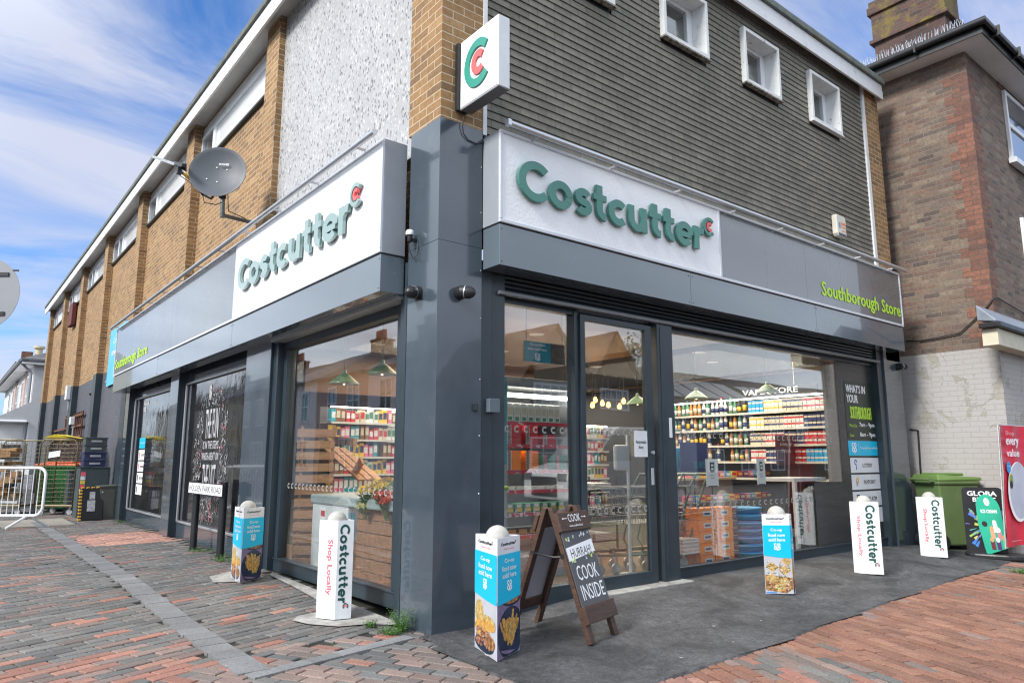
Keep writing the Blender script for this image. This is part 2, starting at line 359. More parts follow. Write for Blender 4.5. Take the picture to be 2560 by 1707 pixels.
MT['white'] = mat('white_paint', (0.74, 0.75, 0.76), 0.45, var=0.06, vs=4, col2=(0.42, 0.42, 0.38), mask=(5.0, 0.60, 0.80))
MT['whiteold'] = mat('weathered_white_paint', (0.74, 0.75, 0.74), 0.6, var=0.08, vs=6, col2=(0.22, 0.20, 0.16), mask=(9.0, 0.62, 0.70), bump=0.4, bs=40)
MT['pvc'] = mat('white_pvc', (0.78, 0.80, 0.82), 0.3, var=0.03)
MT['card'] = mat('printed_card_white', (0.68, 0.70, 0.73), 0.38, col2=(0.42, 0.42, 0.41), mask=(4.0, 0.60, 0.85), var=0.06, vs=7, bump=0.25, bs=4, bd=0.02, spec=0.5)
MT['cyan'] = mat('print_cyan', (0.0, 0.47, 0.72), 0.38, var=0.03)
MT['ink'] = mat('ink_black', (0.015, 0.016, 0.02), 0.5)
MT['inkg'] = mat('ink_dark_green', (0.005, 0.062, 0.05), 0.5)
MT['pink'] = mat('print_red_pink', (0.80, 0.13, 0.17), 0.5)
MT['pwhite'] = mat('print_white', (0.85, 0.86, 0.87), 0.5, var=0.02)
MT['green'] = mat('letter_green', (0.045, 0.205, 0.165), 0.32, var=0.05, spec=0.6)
MT['coral'] = mat('letter_coral', (0.80, 0.13, 0.13), 0.35, var=0.05)
MT['lime'] = mat('lime_print', (0.50, 0.80, 0.05), 0.5, var=0.03)
MT['greypanel'] = mat('grey_sign_panel', (0.108, 0.120, 0.128), 0.28, var=0.16, vs=1.6, spec=0.8, coat=0.8)
MT['alu'] = mat('aluminium', (0.58, 0.60, 0.63), 0.35, metal=0.75, var=0.06)
MT['galv'] = mat('galvanised_steel', (0.45, 0.46, 0.47), 0.45, metal=0.6, var=0.15, vs=20)
MT['brick'] = brick('buff_brick', [(0.19, 0.115, 0.056), (0.26, 0.15, 0.066), (0.32, 0.185, 0.080), (0.28, 0.16, 0.068), (0.38, 0.23, 0.105)], (0.50, 0.41, 0.29), ms=0.011, mud=((0.10, 0.065, 0.035), 3.0, 0.55, 0.75, 0.5))
MT['brickdark'] = brick('buff_brick_return', [(0.10, 0.06, 0.035), (0.16, 0.09, 0.045), (0.22, 0.125, 0.055)], (0.42, 0.34, 0.25), ms=0.011)
MT['oldbrick'] = brick('old_stock_brick', [(0.085, 0.066, 0.060), (0.17, 0.125, 0.095), (0.15, 0.092, 0.070), (0.19, 0.145, 0.108), (0.11, 0.085, 0.075), (0.17, 0.105, 0.078), (0.22, 0.172, 0.128), (0.15, 0.115, 0.092)], (0.20, 0.165, 0.135), bump=1.0, var=0.35, ms=0.016, mud=((0.10, 0.08, 0.07), 1.1, 0.5, 0.72, 0.55))
MT['quoin'] = brick('red_quoin_brick', [(0.12, 0.062, 0.05), (0.19, 0.088, 0.062), (0.24, 0.108, 0.072)], (0.13, 0.09, 0.07), bump=0.9, var=0.3, ms=0.012, mud=((0.12, 0.09, 0.075), 2.5, 0.52, 0.68, 0.8))
MT['whitebrick'] = brick('white_painted_brick', [(0.86, 0.85, 0.84), (0.95, 0.94, 0.93)], (0.8, 0.79, 0.78), bump=1.0, var=0.15, paint=(0.40, 0.385, 0.375), ms=0.014, gain=0.55)
MT['mossbrick'] = brick('chimney_brick', [(0.05, 0.035, 0.032), (0.11, 0.055, 0.042), (0.08, 0.052, 0.043)], (0.13, 0.115, 0.09), bump=0.9, var=0.3, mud=((0.17, 0.13, 0.03), 3.2, 0.50, 0.62, 0.85))
MT['mossbrick2'] = brick('chimney_brick_low', [(0.045, 0.032, 0.03), (0.10, 0.05, 0.04), (0.075, 0.048, 0.04)], (0.09, 0.08, 0.07), bump=0.9, var=0.3, mud=((0.20, 0.17, 0.10), 3.2, 0.62, 0.70, 0.6))
MT['slate'] = brick('cladding_tile', [(0.140, 0.132, 0.106), (0.170, 0.158, 0.126), (0.200, 0.184, 0.146)], (0.05, 0.049, 0.043), bw=0.165, bh=50.0, ms=0.005, var=0.22, bump=0.5, rough=0.7, mud=((0.20, 0.18, 0.13), 2.6, 0.60, 0.74, 0.6), mvar=0.16)
MT['capping'] = mat('mossy_roof_capping', (0.13, 0.15, 0.14), 0.8, var=0.3, vs=8, col2=(0.16, 0.13, 0.05), mask=(6, 0.55, 0.66), bump=0.6, bs=50)
MT['pebble'] = speckle('mosaic_panel', 42.0, [(0, (0.56, 0.56, 0.56)), (0.10, (0.40, 0.40, 0.40)), (0.55, (0.44, 0.44, 0.44)), (0.91, (0.15, 0.15, 0.155))])
MT['glass'] = glass('window_glass', tint=(.96, .98, .97), ior=2.02, wave=0.03)
MT['glassup'] = mat('upper_window_glass', (0.10, 0.115, 0.13), 0.05, var=0.2, vs=1.5, coat=1.0, spec=0.8)
MT['opaline'] = mat('opal_white_panel', (0.82, 0.84, 0.86), 0.12, var=0.02, coat=0.5)
MT['concrete'] = mat('concrete', (0.46, 0.45, 0.42), 0.85, var=0.12, vs=12, bump=0.5, bs=90, col2=(0.30, 0.29, 0.25), mask=(7, 0.55, 0.75))
MT['screed'] = mat('pale_mortar', (0.37, 0.36, 0.335), 0.9, var=0.25, vs=8, bump=0.8, bs=50, col2=(0.22, 0.21, 0.19), mask=(5, 0.5, 0.66), bd=0.006)
MT['strip'] = colattr('grey_concrete_sett', 0.85, 0.3)
MT['paver'] = colattr('clay_paver', 0.82, 0.5)
MT['joint'] = mat('paving_joint', (0.028, 0.027, 0.02), 0.95, var=0.3, vs=10, col2=(0.05, 0.085, 0.02), mask=(2.5, 0.55, 0.68))
MT['dwood'] = wood('dark_stained_wood', (0.030, 0.015, 0.009), (0.095, 0.048, 0.029), 0.55, (3, 3, 20))
MT['pallet'] = wood('pallet_wood', (0.28, 0.13, 0.06), (0.50, 0.27, 0.14), 0.7, (2, 2, 10))
MT['ceilwood'] = wood('ceiling_boards', (0.13, 0.055, 0.016), (0.25, 0.11, 0.035), 0.35, (1, 14, 6))
MT['chalk'] = mat('chalkboard', (0.085, 0.085, 0.092), 0.55, var=0.1)
MT['lilac'] = mat('board_back', (0.42, 0.40, 0.45), 0.5)
MT['dish'] = mat('dish_grey', (0.075, 0.085, 0.10), 0.5, var=0.08, vs=3)
MT['yellowtube'] = mat('yellow_tape', (0.55, 0.33, 0.02), 0.4)
MT['leaf'] = mat('leaf_green', (0.065, 0.16, 0.022), 0.6, var=0.4, vs=30)
MT['cable'] = mat('cable', (0.02, 0.02, 0.022), 0.6)

# ---------------------------------------------------------------- lettering
_tc = {}
def glyphs(s, bold=0.0):
    k = (s, bold)
    if k in _tc: return _tc[k]
    cu = bpy.data.curves.new('t', 'FONT'); cu.body = s; cu.size = 1.0; cu.resolution_u = 2; cu.offset = bold; cu.fill_mode = 'FRONT'
    o = bpy.data.objects.new('t', cu); me = bpy.data.meshes.new_from_object(o)
    vs = [(v.co.x, v.co.y) for v in me.vertices]; fs = [tuple(p.vertices) for p in me.polygons]
    bpy.data.objects.remove(o); bpy.data.curves.remove(cu); bpy.data.meshes.remove(me)
    x0 = min(v[0] for v in vs); x1 = max(v[0] for v in vs); y0 = min(v[1] for v in vs); y1 = max(v[1] for v in vs)
    vs = [((x - x0) / (x1 - x0), (y - y0) / (y1 - y0)) for x, y in vs]
    _tc[k] = (vs, fs, (x1 - x0) / (y1 - y0)); return _tc[k]
class Plane:
    """a sign face: origin, unit right, unit up; z pushes out along the normal"""
    def __init__(s, o, u, v): s.o = Vector(o); s.u = Vector(u).normalized(); s.v = Vector(v).normalized(); s.n = s.u.cross(s.v)
    def p(s, x, y, z=0): return s.o + s.u * x + s.v * y + s.n * z
    def turned(s, x, y): return Plane(s.p(x, y), -s.v, s.u)       # reading downwards
    def rect(s, M, x0, x1, y0, y1, z=0.0015, m=0): M.poly([s.p(x0, y0, z), s.p(x1, y0, z), s.p(x1, y1, z), s.p(x0, y1, z)], m)
    def slab(s, M, x0, x1, y0, y1, z0, z1, m=0): M.obox(s.p(x0, y0, z0), s.u * (x1 - x0), s.v * (y1 - y0), s.n * (z1 - z0), m)
    def poly(s, M, pts, z=0.002, m=0): M.poly([s.p(x, y, z) for x, y in pts], m)
    def disc(s, M, x, y, rx, ry=None, z=0.002, m=0, n=20, a0=0, a1=360):
        ry = ry or rx
        s.poly(M, [(x + rx * math.cos(R(a0 + (a1 - a0) * i / n)), y + ry * math.sin(R(a0 + (a1 - a0) * i / n))) for i in range(n if a1 - a0 >= 360 else n + 1)], z, m)
    def text(s, M, t, x, y, w, h, z=0.0025, m=0, bold=0.0, align='l'):
        vs, fs, asp = glyphs(t, 0.0)
        if w is None: w = asp * h
        if align == 'c': x -= w / 2
        if align == 'r': x -= w
        b0 = abs(bold) * h * 1.1 if bold > 0 else 0
        for i, (ox, oy) in enumerate(((0, 0),) if not b0 else ((-b0, 0), (b0, 0), (0, b0 * .6), (0, -b0 * .6), (0, 0))):
            M.faces([s.p(x + ox + a * w, y + oy + b * h, z + i * .0002) for a, b in vs], fs, m)
def stroke(M, P, pts, w, d0, d1, m=0, f=lambda a: a):
    """thick letter stroke along pts as a solid between depths d0 and d1"""
    pts = [Vector((a, b)) for a, b in pts]; n = len(pts); L = []; Rr = []
    for i in range(n):
        t = (pts[min(i + 1, n - 1)] - pts[max(i - 1, 0)]).normalized(); q = Vector((-t.y, t.x)) * w / 2
        L.append(pts[i] + q); Rr.append(pts[i] - q)
    V = []
    for a in L + Rr: a = f(a); V.append(P.p(a[0], a[1], d1))
    for a in L + Rr: a = f(a); V.append(P.p(a[0], a[1], d0))
    F = []
    for i in range(n - 1):
        F.append((i, n + i, n + i + 1, i + 1)); F.append((i, i + 1, 2 * n + i + 1, 2 * n + i)); F.append((n + i + 1, n + i, 3 * n + i, 3 * n + i + 1))
    F.append((n, 0, 2 * n, 3 * n)); F.append((n - 1, 2 * n - 1, 4 * n - 1, 3 * n - 1))
    M.faces(V, F, m)
def arc(cx, cy, r, a0, a1, n=18, ry=None): return [(cx + r * math.cos(R(a0 + (a1 - a0) * i / n)), cy + (ry or r) * math.sin(R(a0 + (a1 - a0) * i / n))) for i in range(n + 1)]
GL = {
 'C': ([arc(.74, .69, .57, 44, 316, 26)], 1.28), 'o': ([arc(.52, .49, .37, 0, 360, 26)], 1.12),
 's': ([arc(.42, .68, .235, 22, 270, 14, .185) + arc(.42, .315, .25, 90, -150, 14, .18)[1:]], .86),
 't': ([[(.32, 1.32), (.32, .45)] + arc(.60, .42, .28, 180, 275, 8), [(.04, .86), (.66, .86)]], .76),
 'c': ([arc(.51, .49, .37, 46, 314, 22)], 1.0), 'u': ([[(.17, .98), (.17, .47)] + arc(.50, .45, .33, 180, 360, 14) + [(.83, .6), (.83, .98)], [(.85, .5), (.85, .0)]], 1.12),
 'e': ([arc(.52, .49, .37, 0, 318, 24), [(.2, .46), (.9, .46)]], 1.08), 'r': ([[(.17, .98), (.17, 0)], [(.17, .5)] + arc(.50, .50, .33, 165, 68, 8)], .68)}
def wordmark(M, P, x, y, W, H, d=0.03, m=0, mr=1, so=0.0):
    """the word Costcutter with its small ring mark: W to the end of the r, H the cap height"""
    tot = sum(GL[c][1] for c in 'Costcutter') - .06; kx = W / tot; ky = H / 1.42; px = 0
    for j, c in enumerate('Costcutter'):
        for i, st in enumerate(GL[c][0]):
            wd = .235 if (c in 'te' and i == 1) else .29
            stroke(M, P, st, wd, so, so + d + 0.0006 * i + 0.0003 * (j % 2), m, lambda a, px=px: (x + (a[0] + px) * kx, y + (a[1] + .03) * ky))
        px += GL[c][1]
    ex = x + W + .30 * kx; ey = y + 1.16 * ky
    cmark(M, P, ex + .1 * kx, ey, .42 * min(kx, ky) if W > 1 else .36 * kx, d, m, mr, so)
def cmark(M, P, x, y, r, d, m, mr, so=0.0, sy=1.0):
    stroke(M, P, arc(0, 0, r * .82, 42, 318, 28), r * .34, so, so + d, m, lambda a: (x + a[0], y + a[1] * sy))
    stroke(M, P, arc(0, 0, r * .36, 42, 318, 20), r * .30, so, so + d, mr, lambda a: (x + r * .06 + a[0], y + a[1] * sy))
def coop(M, P, x, y, h, z, m):
    """the four-letter clover mark, c-o over o-p"""
    r = h * .19; q = h * .25
    for i, (a, b, l) in enumerate([(-q, q, 'c'), (q, q, 'o'), (-q, -q, 'o'), (q, -q, 'p')]):
        stroke(M, P, arc(a + x, b + y, r, 40 if l == 'c' else 0, 320 if l == 'c' else 360, 16), h * .12, z, z + .001 + .0002 * i, m)
    stroke(M, P, [(x + q - r, y - q), (x + q - r, y - h * .62)], h * .12, z, z + .0021, m)

# ================================================================ ground
def inpoly(x, y, pg):
    c = False; j = len(pg) - 1
    for i in range(len(pg)):
        if (pg[i][1] > y) != (pg[j][1] > y) and x < (pg[j][0] - pg[i][0]) * (y - pg[i][1]) / (pg[j][1] - pg[i][1]) + pg[i][0]: c = not c
        j = i
    return c
ASPH = [(-.05, .03), (-.19, -.50), (-.20, -1.23), (.02, -1.62), (.42, -1.735), (1.43, -1.70), (2.3, -1.62), (3.24, -1.55), (4.3, -1.47), (5.24, -1.415), (6.45, -1.377), (7.9, -1.30), (8.9, -1.30), (8.9, .5), (.0, .5)]
# asphalt forecourt, finely gridded so that it carries the slope up to the door
M = MB(); nx, ny = 92, 23
def apt(i, j):
    x = -0.3 + i * 0.1; y = 0.5 - j * 0.1
    return x, y
ed = random.Random(3)
for i in range(nx):
    for j in range(ny):
        x, y = apt(i, j)
        if inpoly(x + .05, y - .05, ASPH):
            M.poly([(x, y - .1, gz(x, y - .1) + .010), (x + .1, y - .1, gz(x + .1, y - .1) + .010), (x + .1, y, gz(x + .1, y) + .010), (x, y, gz(x, y) + .010)])
# ragged rim following the measured edge
k = len(ASPH)
for i in range(12):
    a, b = Vector(ASPH[i]), Vector(ASPH[i + 1]); n = max(2, int((b - a).length / .05)); d = (b - a).normalized(); q = Vector((-d.y, d.x))
    pr = None
    for j in range(n + 1):
        p = a + (b - a) * j / n; o = p - q * (.014 * noise.noise(Vector((p.x * 7, p.y * 7, 0))) + .006); ii = p + q * .16
        cur = (Vector((o.x, o.y, gz(o.x, o.y) - .004)), Vector((o.x + q.x * .012, o.y + q.y * .012, gz(o.x, o.y) + .011)), Vector((ii.x, ii.y, gz(ii.x, ii.y) + .0115)))
        if pr: M.poly([pr[0], cur[0], cur[1], pr[1]]); M.poly([pr[1], cur[1], cur[2], pr[2]])
        pr = cur
m, t, b = nodes('asphalt'); tcn = N(t, 'ShaderNodeTexCoord')
nA = N(t, 'ShaderNodeTexNoise', {'Vector': tcn.outputs['Object'], 'Scale': 60.0, 'Detail': 8, 'Roughness': 0.85}); nB = N(t, 'ShaderNodeTexNoise', {'Vector': tcn.outputs['Object'], 'Scale': 1.5, 'Detail': 8, 'Roughness': 0.65, 'Distortion': 0.8})
rA = N(t, 'ShaderNodeMapRange', {'Value': nA.outputs[0], 'From Min': .3, 'From Max': .7, 'To Min': .2, 'To Max': 1.95}); rB = N(t, 'ShaderNodeMapRange', {'Value': nB.outputs[0], 'From Min': .36, 'From Max': .64, 'To Min': .55, 'To Max': 1.75})
ml = N(t, 'ShaderNodeMath', {0: rA.outputs[0], 1: rB.outputs[0]}, operation='MULTIPLY')
nC = N(t, 'ShaderNodeTexNoise', {'Vector': tcn.outputs['Object'], 'Scale': 16.0, 'Detail': 6, 'Roughness': 0.7}); rC = N(t, 'ShaderNodeMapRange', {'Value': nC.outputs[0], 'From Min': .35, 'From Max': .65, 'To Min': .72, 'To Max': 1.32}); ml2 = N(t, 'ShaderNodeMath', {0: ml.outputs[0], 1: rC.outputs[0]}, operation='MULTIPLY')
mc = N(t, 'ShaderNodeMix', {0: 1.0, 6: (0.050, 0.0505, 0.053, 1), 7: ml2.outputs[0]}, data_type='RGBA', blend_type='MULTIPLY')
vo = N(t, 'ShaderNodeTexVoronoi', {'Vector': tcn.outputs['Object'], 'Scale': 3.1}); n4 = N(t, 'ShaderNodeTexNoise', {'Vector': tcn.outputs['Object'], 'Scale': 30.0, 'Detail': 4})
va = N(t, 'ShaderNodeMath', {0: n4.outputs[0], 1: .12, 2: vo.outputs['Distance']}, operation='MULTIPLY_ADD'); r4 = N(t, 'ShaderNodeMapRange', {'Value': va.outputs[0], 'From Min': .088, 'From Max': .094, 'To Min': .7, 'To Max': 0})
m4 = N(t, 'ShaderNodeMix', {0: r4.outputs[0], 6: mc.outputs[2], 7: (.42, .42, .41, 1)}, data_type='RGBA'); vw = N(t, 'ShaderNodeTexNoise', {'Vector': tcn.outputs['Object'], 'Scale': 5.0, 'Detail': 4}); vs_ = N(t, 'ShaderNodeVectorMath', {0: vw.outputs[1], 3: .22}, operation='SCALE'); vad = N(t, 'ShaderNodeVectorMath', {0: tcn.outputs['Object'], 1: vs_.outputs[0]}, operation='ADD')
ve = N(t, 'ShaderNodeTexVoronoi', {'Vector': vad.outputs[0], 'Scale': .62}, feature='DISTANCE_TO_EDGE'); rk = N(t, 'ShaderNodeMapRange', {'Value': ve.outputs['Distance'], 'From Min': .0, 'From Max': .006, 'To Min': .6, 'To Max': 0})
nk = N(t, 'ShaderNodeTexNoise', {'Vector': tcn.outputs['Object'], 'Scale': .9, 'Detail': 2}); rn = N(t, 'ShaderNodeMapRange', {'Value': nk.outputs[0], 'From Min': .48, 'From Max': .56}); kk_ = N(t, 'ShaderNodeMath', {0: rk.outputs[0], 1: rn.outputs[0]}, operation='MULTIPLY')
m5_ = N(t, 'ShaderNodeMix', {0: kk_.outputs[0], 6: m4.outputs[2], 7: (.012, .012, .012, 1)}, data_type='RGBA'); t.links.new(m5_.outputs[2], b.inputs['Base Color'])
b.inputs['Roughness'].default_value = .8; bp = N(t, 'ShaderNodeBump', {'Height': nA.outputs[0], 'Strength': .9, 'Distance': .004}); t.links.new(bp.outputs[0], b.inputs['Normal'])
MT['asphalt'] = m
M.build('forecourt_asphalt', MT['asphalt'], kind='structure', smooth=True)

GRID = {}
def laid(name, region, ang, L, Wd, pal, bound, zoff=0.0, mt='paver', jit=.0028, gap=.010, seed=1, lab=None, far=None):
    """real clay pavers, one chamfered block each, coloured one by one"""
    rd = random.Random(seed); ca, sa = math.cos(ang), math.sin(ang); M = MB(); M.c = []
    x0, x1, y0, y1 = bound; ex = max(abs(v) for v in bound) * 1.5
    cxm, cym = (x0 + x1) / 2, (y0 + y1) / 2; ext = math.hypot(x1 - x0, y1 - y0) / 2 + L
    nr = int(ext / Wd) + 1; nc = int(ext / L) + 1
    for r in range(-nr, nr + 1):
        o = .5 * L * (r % 2) + rd.uniform(-.02, .02)
        for c in range(-nc, nc + 1):
            u = c * L + o; v = r * Wd
            px = cxm + u * ca - v * sa; py = cym + u * sa + v * ca
            if not (x0 < px < x1 and y0 < py < y1): continue
            rg = region(px, py)
            if not rg: continue
            dd = math.hypot(px - CAM.x, py - CAM.y)
            h = rd.uniform(-1, 1) * jit; tx = rd.uniform(-1, 1) * .012; ty = rd.uniform(-1, 1) * .012; a2 = rd.uniform(-.012, .012)
            c2, s2 = math.cos(ang + a2), math.sin(ang + a2); l = L / 2 - gap / 2 - rd.uniform(0, .003); w = Wd / 2 - gap / 2 - rd.uniform(0, .002); ch = .005
            V = []
            for k2, (q, zz) in enumerate(((0, -.02), (0, -ch), (ch, 0))):
                for su, sv in ((-1, -1), (1, -1), (1, 1), (-1, 1)):
                    lu, lv = su * (l - q), sv * (w - q); X = px + lu * c2 - lv * s2; Y = py + lu * s2 + lv * c2
                    V.append((X, Y, gz(X, Y) + zoff + h + zz + lu * tx + lv * ty))
            F = [(8, 9, 10, 11)] + [(i + 4, (i + 1) % 4 + 4, (i + 1) % 4 + 8, i + 8) for i in range(4)] + [(i, (i + 1) % 4, (i + 1) % 4 + 4, i + 4) for i in range(4)]
            if dd > 9: F = F[:5]
            M.faces(V, F); col = pal(px, py, rd); M.c += [c4(col)] * len(F)
    return M.build(name, MT[mt], kind='structure')
GREYS = [(.118, .116, .114), (.135, .132, .128), (.15, .146, .140), (.168, .162, .154), (.15, .138, .128), (.128, .124, .12)]
BROWN = [(.18, .138, .122), (.215, .150, .132), (.165, .135, .122), (.235, .17, .145)]
REDS = [(.27, .130, .098), (.31, .148, .112), (.245, .125, .098), (.32, .17, .13)]
def mixc(rd, l): c = rd.choice(l); k = rd.uniform(.86, 1.14); return (c[0] * k, c[1] * k, c[2] * k)
def nz(x, y, s, o=0): return noise.noise(Vector((x * s + o, y * s + o * 2.3, o)))
def pal_left(x, y, rd):
    q = rd.random(); k = nz(x, y, .6, 3) + .25 * nz(x, y, 2.2, 5)
    if 7.0 < y < 8.8 and -1.15 < x: return mixc(rd, [(.42, .22, .17), (.46, .25, .19), (.38, .22, .18)])
    if -2.9 < x < -1.45 and .15 < y < .95: return mixc(rd, REDS if q < .45 else BROWN + GREYS[:2])
    if y > 1.8 and x < -1.6: k += .12
    if q < .045 + .07 * max(0, k): return mixc(rd, REDS)
    if q < .16 + .34 * max(0, k + .08): return mixc(rd, BROWN)
    return mixc(rd, GREYS)
def pal_front(x, y, rd):
    q = rd.random(); k = nz(x, y, 1.1, 9)
    if q < .15: return mixc(rd, REDS)
    if q < .62 + .3 * k: return mixc(rd, BROWN)
    return mixc(rd, GREYS[:4])
def pal_right(x, y, rd):
    q = rd.random()
    s = .55 * (x - 1.0) + 1.0 * (y + 2.2)     # the brownish band that crosses the red field
    if x < .75 and y < -1.6: return mixc(rd, REDS if q < .75 else BROWN)
    band = -.05 < (x - 1.15) - .15 * (y + 1.7) < .55 and y < -1.7
    if band: return mixc(rd, BROWN if q < .55 else GREYS[:4] if q < .9 else REDS)
    if x > 6.6: return mixc(rd, GREYS if q < .5 else REDS)
    if q < .05: return mixc(rd, BROWN)
    c = mixc(rd, [(.215, .103, .070), (.245, .120, .082), (.19, .095, .068), (.23, .12, .085), (.265, .14, .096)]); return c
SX = -1.31                                   # the grey band runs beside the shop, then turns to the corner
def in_strip(x, y):
    if y > -.1 and SX - .055 < x < SX + .055: return True
    a = Vector((-1.33, -.12)); b_ = Vector((-.06, .10)); d = (b_ - a); q = ((Vector((x, y)) - a).dot(d)) / d.length_squared
    if 0 <= q <= 1:
        c = a + d * q; return (Vector((x, y)) - c).length < .012
    return False
def segd(x, y, a, b):
    a, b, p = Vector(a), Vector(b), Vector((x, y)); d = b - a; t = max(0, min(1, (p - a).dot(d) / d.length_squared)); return (p - a - d * t).length
def zone(x, y):
    if inpoly(x, y, ASPH):
        a = min(segd(x, y, ASPH[i], ASPH[i + 1]) for i in range(12))
        if a > .13: return None
    if x > 0.05 and y > 0.05 and x < 8.4: return None
    if in_strip(x, y): return None
    if 11.0 < y < 12.9 and -1.9 < x < -.75: return None
    if x > .05: return 'R'
    if x > -1.2 and y > .28 + .10 * (x + 1.2): return 'L'
    if x <= -1.2 and y > .18 + .25 * (x + 1.31): return 'L'
    return 'F' if x > -2.6 - .9 * (y) else 'L'
laid('brick_paving_beside_shop', lambda x, y: zone(x, y) == 'L', R(18.5), .243, .098, pal_left, (-6.5, .02, -1.5, 17), seed=4)
laid('brick_paving_at_corner', lambda x, y: zone(x, y) == 'F', R(-62), .215, .105, pal_front, (-3.6, .3, -3.4, .6), seed=5)
laid('red_brick_paving', lambda x, y: zone(x, y) == 'R', R(67), .225, .078, pal_right, (.0, 10.5, -5.2, 0), seed=6, jit=.004, gap=.0095)
# grey band of cut setts
M = MB(); M.c = []; rd = random.Random(11); y = -.1
while y < 11.9:
    h = .20; z0 = gz(SX, y); c = rd.uniform(.165, .21); w0 = rd.uniform(-.006, .006); dz = rd.uniform(0, .004)
    V = [(SX - .097 + w0, y + .003, gz(SX, y) + .007 + dz), (SX + .097 + w0, y + .003, gz(SX, y) + .007 + dz), (SX + .097 + w0, y + h, gz(SX, y + h) + .007 + dz), (SX - .097 + w0, y + h, gz(SX, y + h) + .007 + dz)]
    M.poly(V); M.c.append((c, c * 1.01, c * 1.03, 1))
    for i in range(4):
        a, b_ = V[i], V[(i + 1) % 4]; M.poly([(a[0], a[1], a[2] - .03), (b_[0], b_[1], b_[2] - .03), b_, a]); M.c.append((c, c, c, 1))
    y += h + .003
a = Vector((-1.36, -.165)); b_ = Vector((-.06, .09)); d = (b_ - a).normalized(); q = Vector((-d.y, d.x)); L = (b_ - a).length; u = 0
while u < L - .1:
    h = min(.205, L - u); c = rd.uniform(.175, .225); P4 = [a + d * u - q * .058, a + d * (u + h - .004) - q * .058, a + d * (u + h - .004) + q * .058, a + d * u + q * .058]; dz = rd.uniform(.007, .010)
    V = [(p.x, p.y, gz(p.x, p.y) + dz) for p in P4]; M.poly(V); M.c.append((c, c * 1.01, c * 1.03, 1))
    for i in range(4):
        e, g = V[i], V[(i + 1) % 4]; M.poly([(e[0], e[1], e[2] - .03), (g[0], g[1], g[2] - .03), g, e]); M.c.append((c, c, c, 1))
    u += .209
M.build('grey_sett_band', MT['strip'], kind='structure')
# bedding under the pavers, carried out past them as the pavement
M = MB()
xs = [-7 + .5 * i for i in range(37)]; ys = [-6 + .5 * i for i in range(49)]
for i in range(len(xs) - 1):
    for j in range(len(ys) - 1):
        M.poly([(xs[i + a], ys[j + c], gz(xs[i + a], ys[j + c]) - .014) for a, c in ((0, 0), (1, 0), (1, 1), (0, 1))])
M.build('paving_bed', MT['joint'], kind='structure', smooth=True)
M = MB(); M.box(-6.9, -6.75, -6, 40, -.12, .0); M.box(-6.75, 14, -6.1, -5.95, -.12, .0)
M.build('kerb', MT['concrete'], kind='structure')
MT['road'] = mat('road_asphalt', (0.07, 0.07, 0.073), 0.8, var=0.25, vs=3, bump=0.6, bs=90)
M = MB(); M.poly([(-600, -600, -.13), (600, -600, -.13), (600, 600, -.13), (-600, 600, -.13)])
M.build('road', MT['road'], kind='structure')
M = MB(); M.poly([(-6.9, 17, .04), (.3, 17, .04), (.3, 60, .04), (-6.9, 60, .04)])
M.build('far_pavement', MT['road'], kind='structure')
# flagstones by the barrier, mortar haunch under the left shopfront, threshold
MT['flag'] = mat('flagstone', (0.30, 0.275, 0.235), 0.85, var=0.15, vs=5, bump=0.4, bs=60)
M = MB()
for (x0, x1, y0, y1) in ((-1.9, -1.32, 11.02, 11.9), (-1.30, -.78, 11.05, 11.9), (-1.9, -.78, 11.93, 12.8)): M.box(x0, x1, y0, y1, .05, gz(-1, 11) + .008)
M.build('flagstones', MT['flag'], kind='structure', bevel=.006)
M = MB(); rd = random.Random(5)
pts = [(.02, .50), (-.05, .47), (-.20, .62), (-.40, .68), (-.55, .90), (-.60, 1.10), (-.50, 1.22), (-.30, 1.26), (-.16, 1.45), (-.11, 1.9), (-.08, 2.4), (-.06, 3.1), (.02, 3.2)]
M.poly([(x, y, gz(x, y) + .009) for x, y in pts[::-1]])
pts = [(-.66, 2.98), (-.60, 3.32), (-.30, 3.50), (-.12, 3.3), (-.15, 3.0), (-.4, 2.86)]
M.poly([(x, y, gz(x, y) + .009) for x, y in pts[::-1]])
M.build('mortar_haunching', MT['screed'], kind='structure')

# ================================================================ the shop building
shop = thing('shop_building', 'two storey corner shop of buff brick with grey hung tiles and a dark grey shopfront', 'building')
ZR = 7.05                     # underside of soffit
# --- corner column clad in anthracite panels
M = MB(); M.box(.0, .43, .0, .46, gz(0, 0) - .05, 2.985); M.box(.0, .43, .0, .46, 2.99, 4.03)
M.box(.003, .427, .003, .457, 2.98, 2.995)
M.build('corner_column', MT['anth'], shop, bevel=.002)
M = MB(); M.box(.46, .8, .001 + .02, .25, 4.03, 4.05); M.box(0.004, .43, 0.004, .51, 4.031, ZR); M.build('corner_pier', MT['brick'], shop)
# screws up the column edge
M = MB()
for z in (.55, 1.0, 1.45, 1.9, 2.4, 2.8, 3.3, 3.7): M.rev([(0, .003), (.005, .002), (.006, 0)], (.418, 0, z), 8, (0, -1, 0))
M.build('screw_row', MT['alu'], shop)
